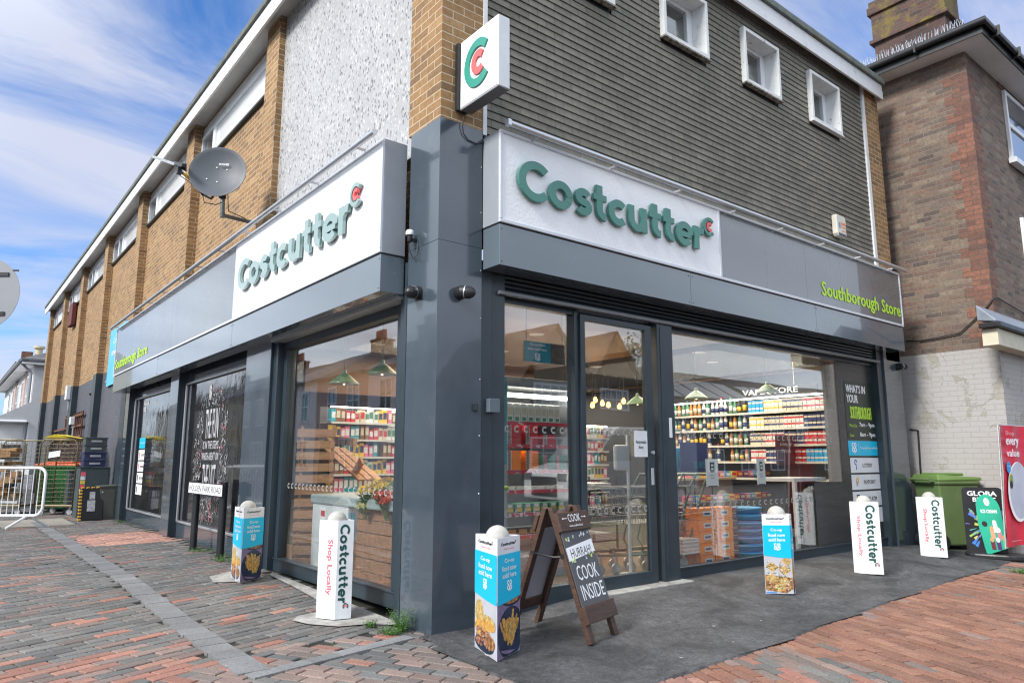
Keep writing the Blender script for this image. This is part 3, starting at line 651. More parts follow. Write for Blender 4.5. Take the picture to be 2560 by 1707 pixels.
# --- hung tile cladding, every course a sloping strip
WINS = [(1.31, 2.09), (2.88, 3.70), (4.45, 5.26), (6.05, 6.88)]; WZ0, WZ1 = 5.905, 6.65
GA = .0755
M = MB(); k = 0; z = 4.03
while z < ZR:
    z2 = min(z + GA, ZR + .05)
    iv = [(.47, 7.67)]
    if z2 > WZ0 and z < WZ1:
        iv = []; a = .47
        for w0, w1 in WINS: iv.append((a, w0)); a = w1
        iv.append((a, 7.67))
    for a, b_ in iv:
        M.poly([(a, .016, z), (b_, .016, z), (b_, .026, z2), (a, .026, z2)][::1]); M.poly([(a, .026, z), (b_, .026, z), (b_, .016, z), (a, .016, z)])
    z = z2
cl = M.build('tile_cladding', MT['slate'], shop)
for n_ in MT['slate'].node_tree.nodes:
    if n_.type == 'TEX_BRICK': n_.inputs['Row Height'].default_value = GA; n_.inputs['Brick Width'].default_value = .215; n_.inputs['Mortar Size'].default_value = .0030
    if n_.type == 'MAPPING': n_.inputs['Location'].default_value = (0, -(4.03 % GA) + .0012, 0)
M = MB(); M.box(.43, .47, -.006, .03, 4.0, ZR); M.build('corner_trim', MT['white'], shop); 
M = MB(); M.box(7.67, 7.75, -.006, .03, 3.95, ZR); M.build('end_trim', MT['white'], shop)
M = MB(); M.box(7.75, 8.2, .0, .30, 2.7, ZR); M.box(8.0, 8.2, .3, 9, 2.7, ZR); M.build('end_pier', MT['brick'], shop)
# backing wall with window holes, first floor interior is closed off by dark blinds
M = MB(); a = .47
for w0, w1 in WINS + [(7.75, 7.75)]:
    M.box(a, w0, .03, .25, 3.9, ZR); a = w1
for w0, w1 in WINS: M.box(w0, w1, .03, .25, 3.9, WZ0); M.box(w0, w1, .03, .25, WZ1, ZR)
M.build('upper_wall', MT['blackp'], shop)
MT['revealw'] = mat('reveal_white', (0.66, 0.66, 0.64), 0.6, var=0.08, vs=5)
MT['rot'] = mat('rotten_sill', (0.30, 0.28, 0.24), 0.85, var=0.5, vs=30, bump=1.0, bs=60, col2=(0.09, 0.08, 0.06), mask=(18, 0.5, 0.6))
for i, (w0, w1) in enumerate(WINS):
    M = MB(); t_ = .045; y0, y1 = -.045, .21
    M.box(w0, w0 + t_, y0, y1, WZ0, WZ1); M.box(w1 - t_, w1, y0, y1, WZ0, WZ1); M.box(w0 + t_, w1 - t_, y0, y1, WZ1 - t_, WZ1); M.box(w0 + t_, w1 - t_, y0, y1, WZ0, WZ0 + t_)
    f = M.build('window', MT['whiteold'], shop, bevel=.002)
    M = MB(); M.box(w0 - .01, w1 + .02, y0 - .008, .01, WZ0 - .026, WZ0 - .002); M.build('sill', MT['rot'] if i % 2 == 0 or i == 1 else MT['whiteold'], f, bevel=.004)
    M = MB(); g0, g1, h0, h1 = w0 + t_ + .002, w1 - t_ - .002, WZ0 + t_ + .002, WZ1 - t_ - .002; u = .05
    for b_ in ((g0, g0 + u, h0, h1), (g1 - u - .05, g1, h0, h1), (g0 + u, g1 - u - .05, h1 - u, h1), (g0 + u, g1 - u - .05, h0, h0 + u)): M.box(b_[0], b_[1], .15, .20, b_[2], b_[3])
    M.build('casement', MT['pvc'], f, bevel=.003)
    M = MB(); M.box(g0 + u, g1 - u - .05, .17, .176, h0 + u, h1 - u); M.build('pane', MT['glass'], f)
    M = MB(); M.box(g0, g0 + .26, .23, .24, h0, h1); M.build('curtain', mat('net_curtain', (.55, .56, .58), .9), f)
# --- parapet: white boarded fascia, capping, soffit on both fronts
YF, XF = -.12, -.17; ZB, ZT = 6.86, 7.10
M = MB()
M.box(XF, 8.16, YF, YF + .03, ZB, ZB + .135); M.box(XF + .004, 8.155, YF + .004, YF + .03, ZB + .139, ZT)
M.box(XF, XF + .03, YF + .03, 28.1, ZB, ZB + .135); M.box(XF + .004, XF + .03, YF + .034, 28.1, ZB + .139, ZT)
M.box(8.13, 8.16, YF + .03, 1.0, ZB, ZT)
M.build('roof_fascia', MT['white'], shop, bevel=.002)
MT['soffit'] = mat('soffit_board', (0.55, 0.55, 0.53), 0.7, var=0.1, vs=3)
M = MB(); M.box(XF + .03, 8.13, YF + .03, .3, ZR - .05, ZR - .02); y = .3
while y < 28: M.box(XF + .03, .3, y + .002, min(y + 1.2, 28.08), ZR - .05, ZR - .02); y += 1.2
M.build('soffit', MT['soffit'], shop)
M = MB(); M.box(XF - .03, 8.20, YF - .035, .25, ZT + .003, ZT + .09); M.box(XF - .03, .25, .25, 28.15, ZT + .003, ZT + .09); M.box(XF - .015, 8.18, YF - .015, .2, ZT + .09, ZT + .13); M.box(XF - .015, .2, .2, 28.12, ZT + .09, ZT + .13)
M.build('roof_capping', MT['capping'], shop, bevel=.012)
M = MB(); M.box(.25, 8.1, .25, 28, ZT - .2, ZT + .02); M.build('flat_roof', MT['capping'], shop)
# --- left front: mosaic panel, brick pilasters, recessed bays
M = MB(); M.box(.08, .3, .51, 3.9, 3.9, ZR); M.build('mosaic_panel', MT['pebble'], shop)
PY = [3.9 + 3.95 * i for i in range(7)]
ZP = 3.4
for i, y in enumerate(PY):
    M = MB(); M.box(.0, .3, y, y + .46, ZP if y > 11.5 else 3.9, ZR); M.build('pilaster', MT['brick'], shop)
    if y > 11.5:
        M = MB(); M.box(-.004, .3, y - .004, y + .464, -.05, ZP); M.build('pilaster_base', MT['anth_dull'], shop)
WB0, WB1 = 6.24, 7.0
for i, y in enumerate(PY[:-1]):
    a, b_ = y + .46, PY[i + 1]
    M = MB(); z0 = 3.4 if y > 11.5 else 3.9
    M.box(.15, .35, a, b_, z0, WB0); M.box(.15, .35, a, b_, 6.93, ZR); 
    if a < 11.9 and i == 1: pass
    M.build('bay_wall', MT['brick'], shop)
    if y > 11.5:
        M = MB(); M.box(.148, .35, a, b_, -.05, 3.4); M.build('rendered_wall', MT['anth_paint'], shop)
    # window band: deep head board, small casement at the far end, opal panel
    M = MB(); x0 = .12; fr = .05
    M.box(x0 + .015, .2, a + .01, b_ - .01, 6.78, 6.93)                       # head board
    M.box(x0, .2, a + .01, b_ - .01, 6.72, 6.78); M.box(x0, .2, a + .01, b_ - .01, WB0, WB0 + .045)
    c = b_ - .01
    for yy, w in ((a + .01, .05), (c - .05, .05), (c - .75, .09), (c - 1.2, .07) if i > 1 else (c - .78, .02)): M.box(x0 - .001, .2, yy, yy + w, WB0 + .045, 6.72)
    f = M.build('window_band', MT['pvc'], shop, bevel=.004)
    M = MB(); M.box(.165, .175, c - .66, c - .05, WB0 + .045, 6.72); M.build('pane', MT['glassup'], f)
    if i > 1: M = MB(); M.box(.165, .175, c - 1.13, c - .75, WB0 + .045, 6.72); M.build('pane', MT['glassup'], f)
    M = MB(); M.box(.155, .175, a + .06, c - (1.2 if i > 1 else .78), WB0 + .045, 6.72); M.build('opal_panel', MT['opaline'], f)
    M = MB(); M.box(.09, .2, a + .01, b_ - .01, WB0 - .03, WB0 - .002); M.build('sill', MT['anth_dull'], f)
M = MB(); M.box(.3, 8.0, 27.8, 28.06, -.05, ZR); M.build('end_wall', MT['brick'], shop)
M = MB(); M.box(.15, .35, .5, 12, 2.6, 3.9); M.build('wall_over_shopfront', MT['brick'], shop)
# --- left shopfront piers
for (y0, y1, xx) in ((3.56, 4.42, .30), (7.64, 8.16, .16), (11.43, 11.98, .16)):
    M = MB(); M.box(.0, .3, y0, y1, -.05, 2.95); M.build('shopfront_pier', MT['anth'], shop, bevel=.003)
    M = MB(); M.box(.012, .28, y0 - .006, y0 - .001, -.05, 2.9); M.box(-.003, .03, y0 - .012, y0 + .01, -.05, 2.9); M.build('pier_return', MT['anth_dull'], shop)
M = MB(); M.box(.02, .2, .462, .60, -.05, 2.9); M.box(-.004, .05, .462, .50, -.05, 2.9); M.build('shutter_guide', MT['anth_dull'], shop, bevel=.002)
M = MB(); M.box(.03, .2, 3.42, 3.552, -.05, 2.9); M.build('shutter_guide', MT['anth_dull'], shop, bevel=.002)
# big left window
GX = .15
M = MB(); M.box(GX - .05, GX + .04, .60, 3.42, .06, .20); M.box(GX - .05, GX + .04, .60, 3.42, 2.52, 2.64); M.box(GX - .045, GX + .04, .60, .80, .20, 2.52); M.box(GX - .045, GX + .04, 3.33, 3.42, .20, 2.52)
M.box(GX - .065, GX - .045, .60, 3.42, .185, .20)
lw = M.build('shop_window', MT['anth_dull'], shop, bevel=.003)
M = MB(); M.box(GX, GX + .008, .80, 3.33, .20, 2.52); M.build('pane', MT['glass'], lw)
M = MB()
for i in range(7): M.tube([(.02 + .0, .58, 2.66 + i * .045), (.02, 3.5, 2.66 + i * .045)], .022, 8)
M.box(-.03, .06, .56, 3.5, 2.645, 2.66); M.build('roller_shutter', MT['anth_dull'], lw)
M = MB(); M.box(-.04, .10, .56, 3.48, 2.60, 2.63); M.build('shutter_lath', MT['galv'], lw)
# two blind picture windows on the left
for j, (y0, y1, top) in enumerate(((4.42, 7.64, 2.46), (8.16, 11.43, 2.46))):
    M = MB(); M.box(.12, .2, y0, y1, -.05, .30); M.box(.12, .2, y0, y1, top + .03, 2.95); M.box(.12, .2, y0, y0 + .25, .30, top + .03); M.box(.12, .2, y1 - .06, y1, .30, top + .03)
    bw = M.build('display_window', MT['anth'], shop)
    a0, a1 = y0 + .25, y1 - .06; M = MB()
    for p, q in (((.11, a0, .32), (.11, a1, .32)), ((.11, a0, top), (.11, a1, top)), ((.11, a0, .32), (.11, a0, top)), ((.11, a1, .32), (.11, a1, top))): M.bar(p, q, .035, .035)
    M.build('frame', MT['alu'], bw, bevel=.008)
    M = MB(); M.box(.135, .16, a0, a1, .32, top)
    MT['blackgloss'] = MT.get('blackgloss') or mat('dark_glazed_film', (0.012, 0.013, 0.015), 0.03, var=0.1, spec=0.6, coat=0.4, bump=0.35, bs=2.2, bd=0.02)
    pn = M.build('pane', MT['blackgloss'], bw)
    P = Plane((.133, y1 - .06, .32), (0, -1, 0), (0, 0, 1))
    if j == 1:
        M = MB(); W = a1 - a0
        P.rect(M, .55, 1.05, 1.16, 1.36, .002, 1)
        for q in range(4): P.rect(M, .55, 1.05, .94 - q * .215, 1.13 - q * .215, .002, 0)
        for q, s in enumerate(('LOTTERY', 'PAYPOINT', 'FREE ATM', 'COSTA')[:3] + ('SHOP',)): 
            if q < 3: P.text(M, s, .78, 1.01 - q * .215, None, .045, .004, 2, .01)
            P.rect(M, .60, .66, .97 - q * .215, 1.09 - q * .215, .004, 2 if q > 1 else 3)
        P.text(M, 'Co-op food now sold here', .64, 1.24, .38, .04, .004, 0)
        P.text(M, "WHAT'S IN", .66, 1.98, .42, .09, .003, 4, .03); P.text(M, 'YOUR', .66, 1.86, .22, .09, .003, 4, .03)
        M.build('window_sticker', [MT['pwhite'], MT['cyan'], MT['ink'], MT['pink'], MT['pwhite']], pn)
    else:
        M = MB(); c = 1.42
        P.text(M, 'THE FUN', c, 1.25, .62, .42, .003, 0, .008, 'c'); P.text(M, 'IS IN THE ITEMS', c, 1.10, .74, .11, .003, 0, .02, 'c')
        P.text(M, "WHICH AREN'T ON", c, .94, .80, .11, .003, 0, .02, 'c'); P.text(M, 'THE LIST', c, .46, .62, .42, .003, 0, .008, 'c')
        rd = random.Random(2)
        for q in range(900):           # drawn confetti of small shopping items around the words
            an = rd.uniform(0, 6.283); rr = rd.uniform(.52, 1.0); x = c + math.cos(an) * rr * .82 + rd.uniform(-.04, .04); yv = 1.0 + math.sin(an) * rr * 1.0
            if abs(x - c) < .42 and .42 < yv < 1.7: continue
            if not (.1 < x < 2.7 and .05 < yv < 2.0): continue
            an = rd.uniform(0, 3.14); l = rd.uniform(.012, .05); w = rd.uniform(.003, .010); dx_, dy_ = math.cos(an) * l, math.sin(an) * l; ex, ey = -math.sin(an) * w, math.cos(an) * w
            P.poly(M, [(x - dx_ - ex, yv - dy_ - ey), (x + dx_ - ex, yv + dy_ - ey), (x + dx_ + ex, yv + dy_ + ey), (x - dx_ + ex, yv - dy_ + ey)], .003, 1 if rd.random() < .04 else (2 if rd.random() < .72 else 0))
        P.disc(M, 1.25, 1.93, .07, .12, .003, 0)
        M.build('window_graphic', [mat('graphic_white', (.5, .5, .52), .5), MT['pink'], mat('graphic_grey', (.16, .16, .17), .5)], pn)
# --- right shopfront
MT['lathgrey'] = mat('lath_grey', (.17, .18, .19), .4, var=.15, vs=8)
GY = .13
M = MB(); M.box(.43, .55, .02, .2, -.02, 2.9); M.box(.56, .70, .035, .2, -.02, 2.9); M.build('shutter_guide', MT['anth_dull'], shop, bevel=.003)
M = MB(); M.box(7.5, 7.65, .03, .2, -.02, 2.9); M.build('shutter_guide', MT['anth_dull'], shop, bevel=.003)
M = MB(); M.box(7.66, 8.2, .0, .3, -.05, 2.9); M.build('shopfront_pier', MT['anth'], shop, bevel=.003)
M = MB(); FZ = .09
M.box(.70, 1.55, GY - .04, GY + .05, FZ - .09, .20); M.box(.70, 1.55, GY - .04, GY + .05, 2.59, 2.665); M.box(1.55, 1.60, GY - .05, GY + .06, FZ - .05, 2.665); M.box(.70, .72, GY - .04, GY + .05, .2, 2.59)
sw1 = M.build('shop_window', MT['anth_dull'], shop, bevel=.003)
M = MB(); M.box(.72, 1.55, GY, GY + .008, .20, 2.59); M.build('pane', MT['glass'], sw1)
M = MB(); y0 = GY - .075
M.box(1.605, 1.665, y0, y0 + .05, FZ + .005, 2.60); M.box(2.50, 2.60, y0, y0 + .05, FZ + .005, 2.60); M.box(1.665, 2.50, y0, y0 + .05, FZ + .005, .22); M.box(1.665, 2.50, y0, y0 + .05, 2.545, 2.60)
dr = M.build('sliding_door', MT['anth_dull'], shop, bevel=.003)
M = MB(); M.box(1.665, 2.50, y0 + .02, y0 + .028, .22, 2.545); M.build('pane', MT['glass'], dr)
M = MB(); M.box(2.535, 2.575, y0 - .006, y0, 1.02, 1.18); M.build('flush_pull', MT['alu'], dr, bevel=.003)
M = MB(); M.rev([(.018, 0), (.018, .02), (0, .022)], (2.56, y0, 1.33), 14, (0, -1, 0)); M.build('lock', MT['alu'], dr)
M = MB(); P = Plane((2.30, y0 - .001, 1.29), (1, 0, 0), (0, 0, 1)); P.slab(M, 0, .19, 0, .25, 0, .002, 0); P.text(M, 'Automatic', .02, .13, .15, .03, .004, 1, .01); P.text(M, 'door', .06, .08, .07, .03, .004, 1, .01)
M.build('notice', [MT['card'], MT['ink']], dr)
M = MB(); M.box(2.66, 2.90, .03, .22, FZ - .09, 2.665); M.box(1.58, 2.90, GY - .0, GY + .12, 2.61, 2.665); M.box(2.70, 2.72, .024, .03, FZ, 2.6); M.build('door_post', MT['anth_dull'], shop, bevel=.004)
M = MB(); M.box(2.80, 2.84, .02, .03, 1.48, 1.68); M.build('door_sensor', MT['pvc'], shop, bevel=.004)
M = MB(); M.box(1.6, 2.95, -.09, .10, -.02, .105); M.build('threshold', MT['screed'], shop, bevel=.006)
M = MB(); x0, x1 = 2.90, 7.5
M.box(x0, x1, GY - .04, GY + .05, -.02, .20); M.box(x0, x1, GY - .04, GY + .05, 2.59, 2.665); M.box(x0, x0 + .03, GY - .04, GY + .05, .2, 2.59); M.box(x0, x1, GY - .055, GY - .04, .19, .205)
sw2 = M.build('shop_window', MT['anth_dull'], shop, bevel=.003)
M = MB(); M.box(x0 + .03, 5.40, GY, GY + .008, .20, 2.59); M.box(5.405, x1, GY, GY + .008, .20, 2.59); M.build('pane', MT['glass'], sw2)
M = MB()
for i in range(4): M.tube([(.70, .075, 2.69 + i * .04), (7.5, .075, 2.69 + i * .04)], .018, 8)
M.box(.6, 7.6, .09, .14, 2.67, 2.9); M.build('roller_shutter', MT['anth_dull'], shop)
M = MB(); M.box(.62, 7.55, .0, .05, 2.635, 2.668); M.build('shutter_lath', MT['lathgrey'], shop, bevel=.004)
M = MB(); M.rev([(.02, 0), (.02, .004)], (.79, -.034, 2.6), 8, (0, -1, 0)); 
# ring-mark manifestation dots on the panes
M = MB(); P = Plane((0, GY - .003, 0), (1, 0, 0), (0, 0, 1))
MT['frost'] = mat('frosted_vinyl', (0.30, 0.31, 0.31), 0.7)
def ringdots(P, M, a, b_, st, z):
    x = a
    while x < b_: stroke(M, P, arc(0, 0, .024, 45, 315, 10), .012, 0, .0008, 0, lambda q, x=x: (x + q[0], z + q[1])); x += st
ringdots(P, M, .80, 1.52, .105, 1.52); ringdots(P, M, .80, 1.52, .105, .82); M.build('ring_transfers', MT['frost'], sw1)
M = MB(); P = Plane((0, y0 + .017, 0), (1, 0, 0), (0, 0, 1)); ringdots(P, M, 1.74, 2.46, .09, 1.52); ringdots(P, M, 1.74, 2.46, .09, .80); M.build('ring_transfers', MT['frost'], dr)
M = MB(); P = Plane((0, GY - .003, 0), (1, 0, 0), (0, 0, 1)); ringdots(P, M, 3.0, 6.3, .115, 1.52); ringdots(P, M, 3.0, 6.3, .115, .78); M.build('ring_transfers', MT['frost'], sw2)
M = MB(); P = Plane((GX - .003, 3.3, 0), (0, -1, 0), (0, 0, 1)); ringdots(P, M, .1, 2.45, .10, .98); M.build('ring_transfers', MT['frost'], lw)
# opening hours and services sticker on the right-hand pane
MT['ply'] = wood('charcoal_boards', (.020, .021, .024), (.050, .051, .056), .32, (1, 1, 9), .25)
M = MB(); M.box(6.46, 7.5, GY - .004, GY - .001, .205, 2.585); M.box(5.72, 6.458, GY - .004, GY - .001, .205, .98); M.build('board_film', MT['ply'], sw2)
M = MB(); P = Plane((6.66, GY - .007, .62), (1, 0, 0), (0, 0, 1))
MT['stickdark'] = mat('sticker_dark_green', (0.012, 0.026, 0.018), 0.35)
P.rect(M, 0, .92, .92, 1.72, 0, 3)
P.text(M, "WHAT'S IN", .05, 1.56, .55, .11, .001, 0, .04); P.text(M, 'YOUR', .05, 1.42, .32, .11, .001, 0, .04); P.text(M, 'SOUTHBOROUGH', .13, 1.20, .60, .17, .001, 1, .03)
P.text(M, 'Mon-Sat:', .08, 1.085, .22, .045, .001, 1); P.text(M, '7am - 9pm', .36, 1.08, .44, .075, .001, 0, .03)
P.text(M, 'Sun:', .08, .955, .11, .04, .001, 1); P.text(M, '8am - 9pm', .36, .945, .44, .075, .001, 0, .03)
P.rect(M, 0, .90, .70, .90, 0, 2); coop(M, P, .16, .81, .13, .001, 0); P.rect(M, .29, .295, .74, .87, .001, 0); P.text(M, 'Co-op food now sold here', .33, .78, .52, .045, .001, 0, .01)
for q, s in enumerate(('LOTTERY', 'PAYPOINT', 'FREE ATM', 'PARCELS')[:3]):
    zq = .47 - q * .225; P.rect(M, .02, .92, zq, zq + .20, 0, 4); P.text(M, s, .36, zq + .07, .34 if q else .28, .055, .001, 5, .02)
    if q == 0: stroke(M, P, arc(0, 0, .03, 0, 300, 10), .02, 0, .001, 6, lambda a, zq=zq: (.17 + a[0], zq + .14 + a[1])); P.disc(M, .18, zq + .07, .012, .035, .001, 6)
    if q == 1: stroke(M, P, arc(0, 0, .03, -90, 180, 10), .022, 0, .001, 7, lambda a, zq=zq: (.18 + a[0], zq + .12 + a[1])); P.rect(M, .15, .172, zq + .05, zq + .12, .001, 5)
    if q == 2: P.rect(M, .13, .21, zq + .03, zq + .16, .001, 5); P.rect(M, .145, .195, zq + .10, zq + .145, .0015, 4); P.rect(M, .145, .195, zq + .045, zq + .085, .0015, 4)
P.rect(M, .02, .92, -.205, -.005, 0, 4)
M.build('window_sticker', [MT['pwhite'], MT['lime'], MT['cyan'], MT['stickdark'], MT['card'], MT['ink'], mat('print_blue', (.03, .12, .45), .5), mat('print_ochre', (.7, .4, .02), .5)], sw2)

# ================================================================ illuminated sign boxes
def signbox(name, label, P, L, z0, z1, f0, wl, wr, white, rails, textbox, store, txt_mat):
    """P lies on the wall; x runs along it; white part from wl to wr, grey for the rest"""
    t = thing(name, label, 'sign', tuple(P.p(0, 0, 0)), 0)
    D = .236
    M = MB(); P.slab(M, 0, L, z0, z1, 0, D - .02, 0); M.build('sign_casing', [MT['alu_paint']], t, bevel=.003)
    M = MB(); P.slab(M, wl, wr, z0 + .03, z1 - .03, D - .02, D - .004, 0); M.build('sign_face', MT['signwhite'], t)
    g0, g1 = (wr + .03, L - .03) if wl < L / 2 and wr < L / 2 + 1 and wl < .5 else (.03, wl - .03)
    M = MB(); n = 5; w = (g1 - g0) / n
    for i in range(n): P.slab(M, g0 + i * w + .001, g0 + (i + 1) * w - .001, z0 + .03, z1 - .03, D - .02, D - .005 - .0004 * (i % 2), 0)
    M.build('grey_panel', MT['greypanel'], t)
    M = MB(); r = .03
    P.slab(M, 0, L, z1 - r, z1, D - .02, D + .004); P.slab(M, 0, L, z0, z0 + r, D - .02, D + .004); P.slab(M, 0, r, z0 + r, z1 - r, D - .02, D + .004); P.slab(M, L - r, L, z0 + r, z1 - r, D - .02, D + .004)
    e = wr if wl < .5 else wl - r
    P.slab(M, e, e + r, z0 + r, z1 - r, D - .02, D + .003)
    M.build('edge_frame', MT['rail'], t, bevel=.004)
    M = MB(); Q = Plane(P.p(0, 0, D), P.u, P.v); x, z, W, H = textbox; wordmark(M, Q, x, z, W, H, .030, 0, 1, .012)
    rd = 0
    M.build('raised_lettering', [txt_mat, MT['coral']], t, bevel=.0012)
    M = MB(); Q.text(M, 'Southborough Store', store[0], store[1], store[2], store[3], 0, 0, .035)
    M.build('shop_name', MT['lime'], t)
    # fascia board beneath
    b_ = thing('fascia_board', label.split(' with')[0].replace('sign', 'glossy slate blue panel under the sign'), 'fascia', tuple(P.p(0, 0, 0)), 0)
    b_['label'] = ('long glossy slate grey panel under the ' + ('Holden Park Road side' if P.u.y else 'entrance side') + ' sign')
    M = MB(); nseg = 3
    for i in range(nseg): P.slab(M, L * i / nseg + (.001 if i else .006), L * (i + 1) / nseg - (.001 if i < 2 else .006), f0, z0 - .012, 0, D - .012)
    M.build('panel', MT['fascia'], b_, bevel=.003)
    M = MB(); P.slab(M, .004, L - .004, z0 - .012, z0, .02, D - .03); M.build('shadow_gap', MT['black'], b_)
    M = MB()
    for i in range(nseg + 1):
        for zz in (f0 + .03, z0 - .05):
            for sx_ in (-.03, .03):
                xx = L * i / nseg + sx_
                if 0 < xx < L: M.rev([(.006, 0), (.005, .003), (0, .004)], P.p(xx, zz, D - .012), 8, tuple(P.n))
    M.build('screw', MT['black'], b_)
    return t
MT['alu_paint'] = mat('grey_coated_aluminium', (0.30, 0.325, 0.36), 0.35, var=0.05, spec=0.6)
MT['rail'] = mat('rail_white_grey', (0.62, 0.65, 0.70), 0.35, var=0.04)
MT['green2'] = mat('letter_green_glare', (0.19, 0.31, 0.285), 0.18, var=0.05, spec=1.0, coat=1.0)  # paler than the door-side letters: glare off the gloss put into the green
PRt = Plane((.435, 0, 0), (1, 0, 0), (0, 0, 1))
s1 = signbox('shop_sign', 'long shop sign over the automatic door with dark green letters on frosted white', PRt, 7.43, 3.165, 3.965, 2.81, .03, 2.99, True, None, (.16, 3.402, 2.505, .352), (5.13, 3.25, 2.22, .235), MT['green'])
PLt = Plane((0, 12.0, 0), (0, -1, 0), (0, 0, 1))
s2 = signbox('shop_sign', 'long shop sign above the flower window with green letters paled by glare and grey left half', PLt, 11.48, 2.96, 3.965, 2.63, 7.69, 11.45, False, None, (7.90, 3.27, 3.03, .375), (.14, 3.04, 2.85, .245), MT['green2'])
for o in (s1, s2): o['group'] = 'illuminated shop signs'
# lighting troughs on arms above the signs
for nm, lab, P, L in (('sign_light_bar', 'long aluminium light tube on short arms above the sign over the door', PRt, 7.43), ('sign_light_bar', 'long aluminium light tube on short arms above the sign on the road side', Plane((0, 12.16, 0), (0, -1, 0), (0, 0, 1)), 11.66)):
    t = thing(nm, lab, 'light', tuple(P.p(0, 3.97, 0)), 0, 'light tubes above the shop signs')
    M = MB(); M.tube([P.p(0, 3.985, .33), P.p(L, 3.985, .33)], .026, 14); P.slab(M, -.004, .03, 3.96, 4.01, .305, .355); M.build('tube', MT['alu'], t, smooth='auto')
    M = MB(); n = 8 if L < 8 else 12
    for i in range(n):
        x = .35 + (L - .7) * i / (n - 1); M.bar(P.p(x, 3.968, .02), P.p(x, 3.968, .32), .012, .02)
    M.build('arm', MT['alu'], t)
# projecting sign
t = thing('projecting_sign', 'square projecting sign box with green and coral ring mark', 'sign', (.2, 0, 4.4))
M = MB(); M.box(.17, .285, -.555, -.035, 4.125, 4.73); M.build('sign_box', MT['alu_paint2'] if 'alu_paint2' in MT else MT['card'], t, bevel=.006)
M = MB(); M.box(.166, .17, -.545, -.045, 4.135, 4.72); M.build('sign_face', MT['signwhite'], t)
M = MB(); M.box(.172, .283, -.55, -.04, 4.118, 4.126); M.build('bottom_tray', mat('tray_grey', (.16, .165, .17), .5), t)
M = MB(); P = Plane((.166, -.295, 4.43), (0, -1, 0), (0, 0, 1)); cmark(M, P, .0, 0, .185, .014, 0, 1, 0, 1.12); M.build('ring_mark', [MT['green3'] if 'green3' in MT else mat('logo_green', (.03, .30, .22), .35), MT['coral']], t, bevel=.001)
M = MB(); M.box(.14, .25, -.035, 0, 4.12, 4.72); M.build('wall_bracket', MT['blackp'], t)
M = MB(); M.tube([(.22, -.02, 4.12), (.21, -.03, 4.07), (.205, -.02, 4.0), (.22, -.015, 3.94), (.27, -.01, 3.90), (.36, -.01, 3.89), (.44, -.012, 3.93)], .005, 6); M.build('cable', MT['cable'], t, smooth=True)

# ================================================================ fittings on the walls
def bullet(name, label, p, n, down=(0, 0, -1), L=.13, r=.052):
    t = thing(name, label, 'camera', tuple(p), 0, 'security cameras')
    p = Vector(p); n = Vector(n).normalized(); q = p + n * .055 
    M = MB(); M.rev([(.056, 0), (.056, .02), (.05, .055), (.045, .058)], p, 20, tuple(n)); M.build('mount', MT['blackp'], t, smooth='auto')
    a = (n + Vector(down)).normalized()
    M = MB(); M.rev([(r, 0), (r, .04), (r * .98, .075), (r * .72, .105), (r * .25, .122), (0, .124)], q - a * .02, 20, tuple(a)); h = M.build('head', MT['blackp'], t, smooth='auto')
    M = MB(); M.rev([(r * 1.03, .035), (r * 1.03, .043)], q - a * .02, 20, tuple(a)); M.build('ring', MT['alu'], h)
    return t
bullet('security_camera', 'black camera on the left face of the grey corner column', onx(1048, 733), (-1, 0, 0), (-.1, -.7, -.25))
bullet('security_camera', 'black camera on the right face of the grey corner column', ony(1148, 733), (0, -1, 0), (.75, .1, -.15))
bullet('security_camera', 'small black camera at the right end pier beneath the fascia', ony(2243, 917, 0), (0, -1, 0), (1.2, .2, -.1), r=.045)
bullet('security_camera', 'black camera high on the dark rendered wall beyond the shopfront', onx(240, 983, .14), (-1, 0, 0), (-.4, .2, -.3), r=.06)
t = thing('dusk_sensor', 'white capped light sensor with a looped cable on the corner column', 'sensor', tuple(onx(1045, 600)))
p = onx(1040, 600)
M = MB(); c = p + Vector((-.06, 0, 0)); M.rev([(.016, -.03), (.02, -.02), (.022, .03)], c, 14); M.box(c.x, 0, p.y - .01, p.y + .012, p.z - .02, p.z + .005); M.build('body', MT['blackp'], t, smooth='auto')
M = MB(); M.rev([(.034, .028), (.036, .045), (.033, .062), (.024, .072), (0, .076)], c, 16); M.build('cap', MT['pvc'], t, smooth='auto')
M = MB(); M.tube([c + Vector((0, 0, -.03)), c + Vector((.005, .01, -.10)), c + Vector((.03, -.015, -.17)), c + Vector((.045, -.04, -.15)), c + Vector((.055, -.05, -.08)), c + Vector((.058, -.04, -.02))], .004, 6); M.build('cable', MT['cable'], t, smooth=True)
t = thing('call_point', 'small black square box screwed to the corner column', 'box', tuple(ony(1186, 1018)))
p = ony(1186, 1018); M = MB(); M.box(p.x - .022, p.x + .022, -.02, 0, p.z - .03, p.z + .03); M.build('case', MT['blackp'], t, bevel=.003); M = MB(); M.box(p.x - .012, p.x + .012, -.022, -.02, p.z - .02, p.z + .02); M.build('face_plate', MT['anth_dull'], t)
p = ony(1231, 1014, 0); t = thing('shutter_switch', 'grey switch box on the door guide with a white lead', 'box', tuple(p))
M = MB(); M.box(p.x - .055, p.x + .05, -.035, .035, p.z - .055, p.z + .055); M.build('case', MT['fascia'], t, bevel=.003)
M = MB(); M.tube([p + Vector((.045, -.01, .01)), p + Vector((.07, .02, -.02)), p + Vector((.10, .05, -.05)), p + Vector((.14, .08, -.09))], .006, 6); M.build('lead', MT['pvc'], t, smooth=True)
